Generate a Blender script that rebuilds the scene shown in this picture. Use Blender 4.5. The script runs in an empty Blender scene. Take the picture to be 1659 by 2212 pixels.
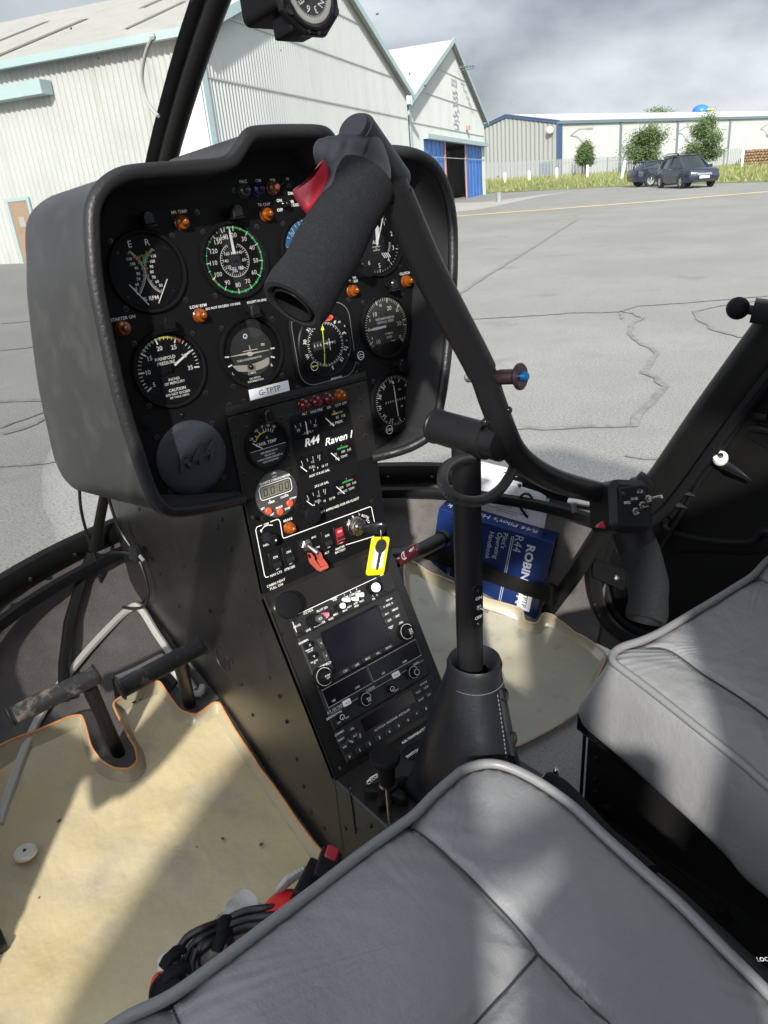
import bpy, math, random
import numpy as np
from mathutils import Vector, Matrix, Quaternion
R_ = math.radians
random.seed(7)
S = bpy.context.scene
COL = S.collection

# ------------------------------------------------------------------ camera
# The helicopter frame is the world: X = right wing side, Y = nose, Z = up, metres, apron at Z = 0.
IMG_W, IMG_H, FPX = 1659.0, 2212.0, 1600.0
def _cam_rot():
    th = math.atan(0.07); d = (IMG_H/2-379.)*math.cos(th); f = FPX
    D = Vector((math.sin(th)*f*f/d, math.cos(th)*f*f/d, f)).normalized()
    L = Vector((3000-IMG_W/2, 379-.07*2170-IMG_H/2, f)); L -= D*L.dot(D); L.normalize()
    up = -D; F = up.cross(L)
    return Matrix((L, F, up))            # world = M @ (right, down, forward)
CM = _cam_rot()
CP = Vector((0, 0, 1.65))
cam_d = bpy.data.cameras.new('camera'); cam = bpy.data.objects.new('camera', cam_d); COL.objects.link(cam)
m3 = Matrix((CM@Vector((1,0,0)), CM@Vector((0,-1,0)), CM@Vector((0,0,-1)))).transposed()
cam.matrix_world = Matrix.Translation(CP) @ m3.to_4x4()
cam_d.sensor_fit = 'VERTICAL'; cam_d.sensor_height = 32.0; cam_d.lens = FPX*32.0/IMG_H
cam_d.clip_start = .02; cam_d.clip_end = 3000
S.camera = cam
# ------------------------------------------------------------------ sky, sun, exposure
SUN_AZ, SUN_EL = 45., 28.                # direction the light travels, from +Y towards +X
S.view_settings.view_transform = 'Standard'; S.view_settings.look = 'None'
S.view_settings.exposure = 0.88; S.view_settings.gamma = 1.0
w = bpy.data.worlds.new('World'); S.world = w; w.use_nodes = True
nt = w.node_tree; nt.nodes.clear()
def N(nt, t, **k):
    n = nt.nodes.new(t)
    for a, b in k.items():
        if a.startswith('i_'):
            key = a[2:]; key = int(key) if key.isdigit() else key.replace('_', ' ')
            n.inputs[key].default_value = b
        else: setattr(n, a, b)
    return n
out = N(nt, 'ShaderNodeOutputWorld'); bg = N(nt, 'ShaderNodeBackground')
sky = N(nt, 'ShaderNodeTexSky', sky_type='NISHITA', sun_disc=False, sun_elevation=R_(SUN_EL), sun_rotation=R_(SUN_AZ+180))
sky.dust_density = 2.0
tc = N(nt, 'ShaderNodeTexCoord'); mp = N(nt, 'ShaderNodeMapping'); mp.inputs['Scale'].default_value = (1.5, 1.5, 3.0)
mp.inputs['Location'].default_value = (1.3, 2.4, 1.1)
nt.links.new(tc.outputs['Generated'], mp.inputs['Vector'])
nz = N(nt, 'ShaderNodeTexNoise', i_Scale=1.7, i_Detail=7.0, i_Roughness=.52, i_Distortion=.0)
nt.links.new(mp.outputs[0], nz.inputs['Vector'])
cr = N(nt, 'ShaderNodeValToRGB')
cr.color_ramp.elements[0].position = .40; cr.color_ramp.elements[0].color = (2.7, 2.95, 3.4, 1)
cr.color_ramp.elements[1].position = .64; cr.color_ramp.elements[1].color = (7.4, 7.75, 8.3, 1)
nt.links.new(nz.outputs[0], cr.inputs[0])
mx = N(nt, 'ShaderNodeMix', data_type='RGBA'); mx.inputs[0].default_value = .90
nt.links.new(sky.outputs[0], mx.inputs[6]); nt.links.new(cr.outputs[0], mx.inputs[7])
# added sky glow to lift the cabin light, strongest towards the sun
dt = N(nt, 'ShaderNodeVectorMath', operation='DOT_PRODUCT'); nt.links.new(tc.outputs['Generated'], dt.inputs[0])
dt.inputs[1].default_value = (-math.sin(R_(SUN_AZ))*math.cos(R_(SUN_EL)), -math.cos(R_(SUN_AZ))*math.cos(R_(SUN_EL)), math.sin(R_(SUN_EL)))
mr0 = N(nt, 'ShaderNodeMapRange'); mr0.inputs[1].default_value = -.1; mr0.inputs[2].default_value = 1.; mr0.inputs[3].default_value = 1.; mr0.inputs[4].default_value = 3.4
nt.links.new(dt.outputs['Value'], mr0.inputs[0])
sc_ = N(nt, 'ShaderNodeVectorMath', operation='SCALE'); nt.links.new(mx.outputs[2], sc_.inputs[0]); nt.links.new(mr0.outputs[0], sc_.inputs['Scale'])
nt.links.new(sc_.outputs[0], bg.inputs[0]); bg.inputs[1].default_value = .07
nt.links.new(bg.outputs[0], out.inputs[0])
sd = bpy.data.lights.new('sun', 'SUN'); sun = bpy.data.objects.new('sun', sd); COL.objects.link(sun)
sd.energy = 3.7; sd.angle = R_(1.4); sd.color = (1., .955, .88)
ldir = Vector((math.sin(R_(SUN_AZ))*math.cos(R_(SUN_EL)), math.cos(R_(SUN_AZ))*math.cos(R_(SUN_EL)), -math.sin(R_(SUN_EL))))
sun.rotation_euler = ldir.to_track_quat('-Z', 'Y').to_euler(); sun.location = (0, 0, 30)

# ------------------------------------------------------------------ measuring helpers (photo point -> point on a real plane)
def ray(u, v): return CM @ Vector((u-IMG_W/2, v-IMG_H/2, FPX))
def onp(u, v, n, p0):
    r = ray(u, v); n = Vector(n); return CP + r*((Vector(p0)-CP).dot(n)/r.dot(n))
def PX(u, v, x): return onp(u, v, (1,0,0), (x,0,0))
def PY(u, v, y): return onp(u, v, (0,1,0), (0,y,0))
def PZ(u, v, z): return onp(u, v, (0,0,1), (0,0,z))
def PD(u, v, d): return CP + ray(u, v)*(d/FPX)
class Fr:
    def __init__(s, o, ex, ey, ez=None):
        s.o = Vector(o); s.x = Vector(ex).normalized(); y = Vector(ey)
        y = y - s.x*y.dot(s.x); s.y = y.normalized(); s.z = s.x.cross(s.y)
    def p(s, a, b, c=0.): return s.o + s.x*a + s.y*b + s.z*c
    def at(s, a, b, c=0., rot=0.):
        x = s.x*math.cos(rot)+s.y*math.sin(rot); y = -s.x*math.sin(rot)+s.y*math.cos(rot)
        return Fr(s.p(a, b, c), x, y)
    def px(s, u, v, off=0.):               # photo point on the plane at height off, in frame coordinates
        q = onp(u, v, s.z, s.p(0,0,off)) - s.o
        return q.dot(s.x), q.dot(s.y)
def frz(o, z, xh=(1,0,0)):                  # frame whose z is the given axis
    z = Vector(z).normalized(); xh = Vector(xh)
    if abs(z.dot(xh.normalized())) > .95: xh = Vector((0,1,0))
    x = (xh - z*xh.dot(z)).normalized(); y = z.cross(x)
    return Fr(o, x, y)

# ------------------------------------------------------------------ meshes
class MB:
    def __init__(s): s.v = []; s.f = []; s.m = []
    def add(s, vs, fs, m=0):
        b = len(s.v); s.v += [tuple(x) for x in vs]
        for f in fs: s.f.append(tuple(i+b for i in f)); s.m.append(m)
    def loft(s, rings, m=0, closed=True, cap0=False, cap1=False):
        n = len(rings[0]); vs = [p for r in rings for p in r]; fs = []
        for i in range(len(rings)-1):
            for j in range(n if closed else n-1):
                k = (j+1) % n; fs.append((i*n+j, i*n+k, (i+1)*n+k, (i+1)*n+j))
        if cap0: fs.append(tuple(range(n-1, -1, -1)))
        if cap1: fs.append(tuple((len(rings)-1)*n+j for j in range(n)))
        s.add(vs, fs, m)
    def prism(s, fr, pts, c0, c1, ch=0., m=0, cm=None):
        if _area(pts) < 0: pts = pts[::-1]
        r = [[fr.p(a, b, c0) for a, b in pts]]
        if ch: r.append([fr.p(a, b, c1-ch) for a, b in pts]); r.append([fr.p(a, b, c1) for a, b in inset(pts, ch)])
        else: r.append([fr.p(a, b, c1) for a, b in pts])
        s.loft(r, m, True, True, cm is None)
        if cm is not None: s.add(r[-1], [tuple(range(len(pts)))], cm)
    def box(s, fr, a0, a1, b0, b1, c0, c1, ch=0., m=0):
        s.prism(fr, rrect((a0+a1)/2, (b0+b1)/2, a1-a0, b1-b0, ch, 2 if ch else 0), c0, c1, ch*.8, m)
    def lathe(s, fr, prof, n=24, m=0, cap0=True, cap1=True, kn=0., kf=2):
        rings = []
        for i, (r, c) in enumerate(prof):
            rr = max(r, 1e-5)
            rings.append([fr.p(*( (rr*(1-kn*((j//kf) % 2)))*t for t in (math.cos(2*math.pi*j/n), math.sin(2*math.pi*j/n))), c) for j in range(n)])
        s.loft(rings, m, True, cap0, cap1)
    def tube(s, pts, r, n=12, m=0, cap=True, closed=False, flat=None):
        pts = [Vector(p) for p in pts]; k = len(pts)
        if not isinstance(r, list): r = [r]*k
        if len(r) < k: r = r+[r[-1]]*(k-len(r))
        T = []
        for i in range(k):
            a = pts[(i-1) % k] if closed else pts[max(i-1, 0)]; b = pts[(i+1) % k] if closed else pts[min(i+1, k-1)]
            T.append((b-a).normalized())
        nrm = T[0].orthogonal().normalized(); rings = []
        if flat is not None: nrm = (Vector(flat) - T[0]*Vector(flat).dot(T[0])).normalized()
        for i in range(k):
            nrm = (nrm - T[i]*nrm.dot(T[i])).normalized(); bn = T[i].cross(nrm)
            rx, ry = r[i] if hasattr(r[i], '__len__') else (r[i], r[i])
            rings.append([pts[i]+nrm*(rx*math.cos(2*math.pi*j/n))+bn*(ry*math.sin(2*math.pi*j/n)) for j in range(n)])
        if closed: rings.append(rings[0])
        s.loft(rings, m, True, cap and not closed, cap and not closed)
    def sphere(s, c, r, n=16, m=0, sc=(1,1,1)):
        c = Vector(c); rings = []
        for i in range(n//2+1):
            t = math.pi*i/(n//2); rr = max(math.sin(t), 1e-4)
            rings.append([c+Vector((r*sc[0]*rr*math.cos(2*math.pi*j/n), r*sc[1]*rr*math.sin(2*math.pi*j/n), -r*sc[2]*math.cos(t))) for j in range(n)])
        s.loft(rings, m)
    def quad(s, a, b, c, d, m=0): s.add([a, b, c, d], [(0,1,2,3)], m)
    def stroke(s, fr, pts, w, c=0., m=0):        # flat painted line in a frame plane
        pts = [Vector((p[0], p[1])) for p in pts]; k = len(pts); L = []
        for i in range(k):
            d = pts[min(i+1,k-1)]-pts[max(i-1,0)]
            if d.length < 1e-9: d = Vector((1,0))
            d.normalize(); nn = Vector((-d.y, d.x))*w/2; L.append((pts[i]+nn, pts[i]-nn))
        vs = []; 
        for a, b in L: vs += [fr.p(a.x, a.y, c), fr.p(b.x, b.y, c)]
        s.add(vs, [(2*i+1, 2*i+3, 2*i+2, 2*i) for i in range(k-1)], m)
    def poly(s, fr, pts, c=0., m=0):
        if _area(pts) < 0: pts = pts[::-1]
        s.add([fr.p(a, b, c) for a, b in pts], [tuple(range(len(pts)))], m)
    def build(s, name, mats, parent=None, label=None, sharp=38, cat=None, group=None, kind=None, smooth=True):
        me = bpy.data.meshes.new(name); me.from_pydata(s.v, [], s.f)
        if not isinstance(mats, (list, tuple)): mats = [mats]
        for mt in mats: me.materials.append(mt)
        me.polygons.foreach_set('material_index', s.m)
        if smooth:
            me.polygons.foreach_set('use_smooth', [True]*len(s.f)); me.set_sharp_from_angle(angle=R_(sharp))
        me.update()
        o = bpy.data.objects.new(name, me); COL.objects.link(o)
        if parent: o.parent = parent
        tag(o, label, cat, group, kind)
        return o
def tag(o, label=None, cat=None, group=None, kind=None):
    for k, v in (('label', label), ('category', cat), ('group', group), ('kind', kind)):
        if v: o[k] = v
    return o
def thing(name, label, cat, loc=(0,0,0), group=None):
    o = bpy.data.objects.new(name, None); o.empty_display_size = .1; COL.objects.link(o)
    tag(o, label, cat, group); o['_base'] = 1
    return o
def _area(p): return sum(p[i][0]*p[(i+1)%len(p)][1]-p[(i+1)%len(p)][0]*p[i][1] for i in range(len(p)))/2
def inset(pts, d):
    n = len(pts); o = []
    for i in range(n):
        a = Vector(pts[i-1]); b = Vector(pts[i]); c = Vector(pts[(i+1)%n])
        e1 = b-a; e2 = c-b
        if e1.length < 1e-9 or e2.length < 1e-9: o.append((b.x, b.y)); continue
        e1.normalize(); e2.normalize(); n1 = Vector((-e1.y, e1.x)); n2 = Vector((-e2.y, e2.x)); nn = n1+n2
        if nn.length < 1e-6: nn = n1
        nn.normalize(); k = d/max(nn.dot(n1), .4); q = b+nn*k; o.append((q.x, q.y))
    return o
def rrect(cx, cy, w, h, r=0., n=4):
    if r <= 0 or n == 0: return [(cx-w/2, cy-h/2), (cx+w/2, cy-h/2), (cx+w/2, cy+h/2), (cx-w/2, cy+h/2)]
    r = min(r, w/2-1e-6, h/2-1e-6); o = []
    for sx, sy, a0 in ((1,-1,-90), (1,1,0), (-1,1,90), (-1,-1,180)):
        for i in range(n+1):
            a = R_(a0+90*i/n); o.append((cx+sx*(w/2-r)+r*math.cos(a), cy+sy*(h/2-r)+r*math.sin(a)))
    return o
def spl(pts, n=6, closed=False):                 # Catmull-Rom
    P = [Vector(p) for p in pts]; k = len(P); o = []
    for i in range(k if closed else k-1):
        g = lambda j: P[j % k] if closed else P[min(max(j, 0), k-1)]
        a, b, c, d = g(i-1), g(i), g(i+1), g(i+2)
        for t in range(n):
            t /= n; o.append(.5*((2*b)+(-a+c)*t+(2*a-5*b+4*c-d)*t*t+(-a+3*b-3*c+d)*t**3))
    if not closed: o.append(P[-1])
    return o
def spl2(pts, n=6, closed=False): return [(p.x, p.y) for p in spl([(a, b, 0) for a, b in pts], n, closed)]
def arc(cx, cy, r, a0, a1, n=24): return [(cx+r*math.cos(R_(a0+(a1-a0)*i/n)), cy+r*math.sin(R_(a0+(a1-a0)*i/n))) for i in range(n+1)]
def chaikin(p, k=2, w=.16):
    for _ in range(k):
        o = []
        for i in range(len(p)):
            a, b = p[i], p[(i+1) % len(p)]; o += [(a[0]+(b[0]-a[0])*w, a[1]+(b[1]-a[1])*w), (b[0]+(a[0]-b[0])*w, b[1]+(a[1]-b[1])*w)]
        p = o; w = .25
    return p
# text as flat paint
_tc = {}
def _text(s, bold, shear):
    k = (s, bold, shear)
    if k not in _tc:
        cu = bpy.data.curves.new('t', 'FONT'); cu.body = s; cu.size = 1; cu.resolution_u = 2; cu.offset = bold; cu.shear = shear
        cu.space_line = .92; cu.align_x = 'CENTER'
        ob = bpy.data.objects.new('t', cu); me = bpy.data.meshes.new_from_object(ob)
        vs = [tuple(v.co) for v in me.vertices]; fs = [tuple(p.vertices) for p in me.polygons]
        bpy.data.objects.remove(ob); bpy.data.curves.remove(cu); bpy.data.meshes.remove(me)
        if vs:
            x0 = min(v[0] for v in vs); x1 = max(v[0] for v in vs); y0 = min(v[1] for v in vs); y1 = max(v[1] for v in vs)
            vs = [(v[0]-(x0+x1)/2, v[1]-(y0+y1)/2) for v in vs]
            _tc[k] = (vs, fs, x1-x0, y1-y0)
        else: _tc[k] = ([], [], 1, 1)
    return _tc[k]
CAPH = .70
def text(mb, fr, s, a, b, h, c=0., m=0, rot=0., bold=.012, shear=0., wf=1., al='C'):
    vs, fs, W, H = _text(s, bold, shear); k = h/CAPH; cr_, sr = math.cos(rot), math.sin(rot); o = []
    dx = {'C': 0, 'L': W/2, 'R': -W/2}[al]*k*wf
    for x, y in vs:
        x = x*k*wf+dx; y = y*k; o.append(fr.p(a+x*cr_-y*sr, b+x*sr+y*cr_, c))
    mb.add(o, fs, m)

# ------------------------------------------------------------------ materials
def mat(name, col, rough=.5, metal=0., bump=None, spec=.5, var=None, trans=0., alpha=1., coat=0., emis=None, sheen=0.):
    m = bpy.data.materials.new(name); m.use_nodes = True; t = m.node_tree; b = t.nodes['Principled BSDF']
    b.inputs['Base Color'].default_value = (*col, 1); b.inputs['Roughness'].default_value = rough
    b.inputs['Metallic'].default_value = metal; b.inputs['Specular IOR Level'].default_value = spec
    b.inputs['Transmission Weight'].default_value = trans; b.inputs['Alpha'].default_value = alpha
    b.inputs['Coat Weight'].default_value = coat; b.inputs['Sheen Weight'].default_value = sheen
    if emis: b.inputs['Emission Color'].default_value = (*emis[0], 1); b.inputs['Emission Strength'].default_value = emis[1]
    co = N(t, 'ShaderNodeTexCoord')
    if var:                                       # list of (scale, colour, lo, hi[, stretch]) noise blotches over the base
        cur = None
        for vv in var:
            sc, c2, lo, hi = vv[:4]
            mpn = N(t, 'ShaderNodeMapping'); t.links.new(co.outputs['Object'], mpn.inputs[0])
            if len(vv) > 4: mpn.inputs['Scale'].default_value = vv[4]
            nz = N(t, 'ShaderNodeTexNoise', i_Scale=sc, i_Detail=6., i_Roughness=.6); t.links.new(mpn.outputs[0], nz.inputs[0])
            mr = N(t, 'ShaderNodeMapRange'); mr.inputs[1].default_value = lo; mr.inputs[2].default_value = hi
            t.links.new(nz.outputs[0], mr.inputs[0])
            mxn = N(t, 'ShaderNodeMix', data_type='RGBA'); t.links.new(mr.outputs[0], mxn.inputs[0])
            if cur is None: mxn.inputs[6].default_value = (*col, 1)
            else: t.links.new(cur, mxn.inputs[6])
            mxn.inputs[7].default_value = (*c2, 1); cur = mxn.outputs[2]
        t.links.new(cur, b.inputs['Base Color'])
    if bump:                                      # list of (kind, scale, strength, distance[, stretch])
        prev = None
        for bb in bump:
            kind, sc, st, di = bb[:4]; 
            mpn = N(t, 'ShaderNodeMapping'); t.links.new(co.outputs['Object'], mpn.inputs[0])
            if len(bb) > 4: mpn.inputs['Scale'].default_value = bb[4]
            if kind == 'n': tx = N(t, 'ShaderNodeTexNoise', i_Scale=sc, i_Detail=5., i_Roughness=.6); o_ = tx.outputs[0]
            elif kind == 'v': tx = N(t, 'ShaderNodeTexVoronoi', i_Scale=sc); tx.feature = 'SMOOTH_F1'; o_ = tx.outputs[0]
            elif kind == 'e': tx = N(t, 'ShaderNodeTexVoronoi', i_Scale=sc); tx.feature = 'DISTANCE_TO_EDGE'; o_ = tx.outputs[0]
            elif kind == 'r': tx = N(t, 'ShaderNodeTexNoise', i_Scale=sc, i_Detail=5., i_Roughness=.55, i_Distortion=.6); tx.noise_type = 'RIDGED_MULTIFRACTAL'; o_ = tx.outputs[0]
            elif kind == 'w': tx = N(t, 'ShaderNodeTexWave', i_Scale=sc); o_ = tx.outputs[1]
            t.links.new(mpn.outputs[0], tx.inputs[0])
            bn = N(t, 'ShaderNodeBump'); bn.inputs['Strength'].default_value = st; bn.inputs['Distance'].default_value = di
            t.links.new(o_, bn.inputs['Height'])
            if prev: t.links.new(prev, bn.inputs['Normal'])
            prev = bn.outputs[0]
        t.links.new(prev, b.inputs['Normal'])
    return m
def glassmat(name, tint=(1,1,1), rough=.0, refl=.5, film=None):
    m = bpy.data.materials.new(name); m.use_nodes = True; t = m.node_tree; t.nodes.clear()
    o = N(t, 'ShaderNodeOutputMaterial'); tr = N(t, 'ShaderNodeBsdfTransparent'); gl = N(t, 'ShaderNodeBsdfGlossy')
    tr.inputs[0].default_value = (*tint, 1); gl.inputs['Roughness'].default_value = rough
    fr_ = N(t, 'ShaderNodeFresnel'); fr_.inputs[0].default_value = 1.45
    mu = N(t, 'ShaderNodeMath', operation='MULTIPLY'); mu.inputs[1].default_value = refl
    t.links.new(fr_.outputs[0], mu.inputs[0]); mx_ = N(t, 'ShaderNodeMixShader')
    t.links.new(mu.outputs[0], mx_.inputs[0]); t.links.new(tr.outputs[0], mx_.inputs[1]); t.links.new(gl.outputs[0], mx_.inputs[2])
    last = mx_.outputs[0]
    if film:                                      # a thin film of dust on the pane: diffuse grey in small specks
        df = N(t, 'ShaderNodeBsdfDiffuse'); df.inputs[0].default_value = (.75, .76, .76, 1)
        co = N(t, 'ShaderNodeTexCoord'); nz = N(t, 'ShaderNodeTexNoise', i_Scale=film[0], i_Detail=8., i_Roughness=.7)
        t.links.new(co.outputs['Object'], nz.inputs[0])
        mr = N(t, 'ShaderNodeMapRange'); mr.inputs[1].default_value = .4; mr.inputs[2].default_value = .8
        mr.inputs[3].default_value = film[1]; mr.inputs[4].default_value = film[2]; t.links.new(nz.outputs[0], mr.inputs[0])
        m2 = N(t, 'ShaderNodeMixShader'); t.links.new(mr.outputs[0], m2.inputs[0]); t.links.new(last, m2.inputs[1]); t.links.new(df.outputs[0], m2.inputs[2])
        last = m2.outputs[0]
    t.links.new(last, o.inputs[0])
    return m
M = dict(
 panel=mat('panel_paint', (.007,.007,.0075), .5, spec=.14, bump=[('n', 900, .2, .0003)]),
 hood=mat('hood_vinyl', (.014,.014,.015), .42, spec=.4, bump=[('v', 330, .5, .0006), ('n', 140, .3, .0006)]),
 podside=mat('pod_paint', (.022,.022,.021), .42, bump=[('n', 700, .2, .0004)], var=[(30, (.05,.05,.047), .5, .8)]),
 console=mat('console_paint', (.012,.0115,.011), .36, bump=[('n', 600, .2, .0005), ('n', 14, .25, .003)], var=[(9, (.020,.0195,.018), .5, .75)]),
 blk=mat('black_satin', (.008,.008,.009), .42, spec=.18),
 blkm=mat('black_matte', (.007,.007,.008), .6, spec=.12),
 blkg=mat('black_gloss', (.010,.010,.011), .16, spec=.25),
 tube=mat('tube_paint', (.009,.009,.010), .4, spec=.25, bump=[('n', 900, .15, .0003)]),
 foam=mat('foam', (.011,.012,.014), .95, spec=.2, bump=[('n', 700, .8, .0010)], var=[(500, (.024,.025,.028), .5, .8)]),
 grip=mat('grip_plastic', (.030,.032,.038), .45, bump=[('n', 1200, .15, .0002)]),
 red=mat('red_switch', (.36,.014,.03), .4),
 redmatte=mat('guard_red', (.42,.085,.055), .5, bump=[('n', 400, .2, .0004)]),
 redfab=mat('red_nylon', (.62,.015,.02), .55, bump=[('w', 300, .3, .0006)]),
 white=mat('white_paint_ink', (.88,.88,.86), .6),
 grn=mat('green_ink', (.05,.42,.10), .6), yel=mat('yellow_ink', (.75,.55,.03), .6), redi=mat('red_ink', (.62,.06,.04), .6),
 lime=mat('lime_ink', (.62,.85,.08), .6), blu=mat('blue_ink', (.03,.16,.35), .5), cyan=mat('sky_blue_ink', (.06,.35,.55), .5), brn=mat('brown_ink', (.10,.05,.03), .6),
 dial=mat('dial_black', (.009,.009,.010), .6, spec=.12), dialg=mat('dial_grey', (.03,.032,.03), .6), dialo=mat('dial_olive', (.05,.05,.04), .6, spec=.15),
 chrome=mat('chrome', (.62,.60,.56), .25, 1.), steel=mat('steel', (.42,.41,.39), .35, 1.), darkst=mat('dark_steel', (.06,.06,.06), .32, .8),
 screw=mat('screw_black', (.03,.03,.03), .3, .6),
 amber=mat('amber_lens', (.26,.06,.004), .2, trans=.0, coat=.5), amberin=mat('amber_core', (.95,.5,.12), .2),
 redlens=mat('dark_red_lens', (.10,.008,.012), .12, coat=.6), blulens=mat('dark_blue_lens', (.015,.025,.10), .15, coat=.5), clrlens=mat('clear_lens', (.06,.065,.065), .15, coat=.5), brlens=mat('brown_lens', (.22,.07,.03), .25, coat=.4),
 lcd=mat('lcd', (.17,.17,.13), .3), lcdd=mat('lcd_digit', (.012,.012,.01), .5), scr=mat('screen_glass', (.006,.005,.009), .18),
 chron=mat('chrono_grey', (.055,.055,.055), .5), orange=mat('orange_button', (.62,.09,.03), .4),
 label=mat('label_tape', (.86,.89,.93), .45), ink=mat('ink_black', (.015,.015,.018), .6),
 ytag=mat('yellow_tag', (.80,.66,.01), .3), maroon=mat('maroon_handle', (.07,.012,.018), .25),
 leather=mat('boot_leather', (.009,.010,.013), .4, bump=[('v', 420, .25, .0004), ('n', 30, .4, .003)]),
 spk=mat('cover_leather', (.028,.031,.042), .38, bump=[('n', 380, .7, .0012, (1,1,2.2))]),
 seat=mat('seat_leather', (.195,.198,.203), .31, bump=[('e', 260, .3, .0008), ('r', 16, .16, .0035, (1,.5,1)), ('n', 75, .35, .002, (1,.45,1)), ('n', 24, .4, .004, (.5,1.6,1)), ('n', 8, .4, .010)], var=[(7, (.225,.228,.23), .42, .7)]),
 piping=mat('seat_piping', (.18,.183,.185), .4, bump=[('n', 300, .4, .001)]),
 seam=mat('seat_seam', (.03,.03,.032), .7),
 boxm=mat('seat_box_black', (.012,.012,.012), .32, spec=.25, bump=[('n', 40, .15, .002)]),
 carpet=mat('carpet', (.12,.11,.107), 1., spec=.1, bump=[('n', 900, .8, .0012)], var=[(600, (.05,.045,.043), .45, .75), (11, (.16,.147,.14), .45, .75)]),
 carpetl=mat('carpet_light', (.34,.33,.32), 1., spec=.1, bump=[('n', 420, 1., .004)], var=[(300, (.16,.155,.15), .5, .75)]),
 mat=mat('floor_mat_vinyl', (.49,.42,.275), .33, bump=[('n', 700, .25, .0005), ('n', 6, .5, .012), ('n', 3, .4, .02, (1,.35,1))], var=[(4.5, (.52,.43,.22), .42, .66), (700, (.34,.29,.20), .55, .8), (14, (.37,.33,.25), .52, .75), (42, (.20,.16,.11), .70, .76)]),
 mat2=mat('dull_mat_vinyl', (.33,.315,.25), .32, bump=[('n', 5, .4, .012)], var=[(6, (.38,.36,.27), .45, .7), (30, (.24,.22,.17), .6, .75)]), rim2=mat('clear_rim', (.50,.42,.30), .2, coat=.3, alpha=.8),
 radio=mat('radio_face', (.018,.018,.019), .42, spec=.4), btn=mat('button_rubber', (.030,.030,.031), .5, spec=.4),
 rim=mat('mat_rim', (.62,.30,.12), .25, coat=.3, alpha=.9),
 matclear=mat('mat_clear_wall', (.50,.44,.30), .25, coat=.3, alpha=.68),
 bead=mat('bead_rubber', (.42,.42,.39), .55), frame=mat('frame_black', (.008,.008,.008), .35, spec=.25, bump=[('n', 50, .1, .002)]),
 inner=mat('door_trim', (.006,.006,.006), .6, spec=.12, bump=[('n', 300, .5, .001)]),
 quilt=mat('door_fabric', (.006,.006,.006), .8, spec=.1, bump=[('w', 160, .6, .0015), ('w', 160, .5, .0015, (1, -1, 1))]),
 bluebk=mat('binder_blue', (.008,.024,.105), .3, bump=[('n', 200, .15, .0005)]), paper=mat('paper', (.68,.70,.74), .6), plast=mat('white_nylon', (.75,.75,.73), .35),
 strap=mat('strap', (.006,.006,.006), .75, spec=.25), silver=mat('silver_ink', (.46,.50,.60), .5),
 braid=mat('braided_sleeve', (.035,.035,.036), .35, bump=[('w', 260, .6, .001, (1,1,.6)), ('w', 260, .6, .001, (1,-1,.6))]),
 cable=mat('cable', (.012,.012,.013), .4), graycl=mat('grey_pouch', (.44,.43,.41), .75, bump=[('n', 60, .5, .004)]),
 worn=mat('worn_pedal', (.014,.014,.015), .55, bump=[('n', 500, .6, .0006)], var=[(38, (.15,.12,.10), .56, .66), (160, (.10,.095,.09), .60, .75)]),
 glass=glassmat('instrument_glass', refl=.45, rough=.02), wshield=glassmat('windshield', (.985,.99,.985), refl=.35, film=(14, .005, .05)),
)

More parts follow.
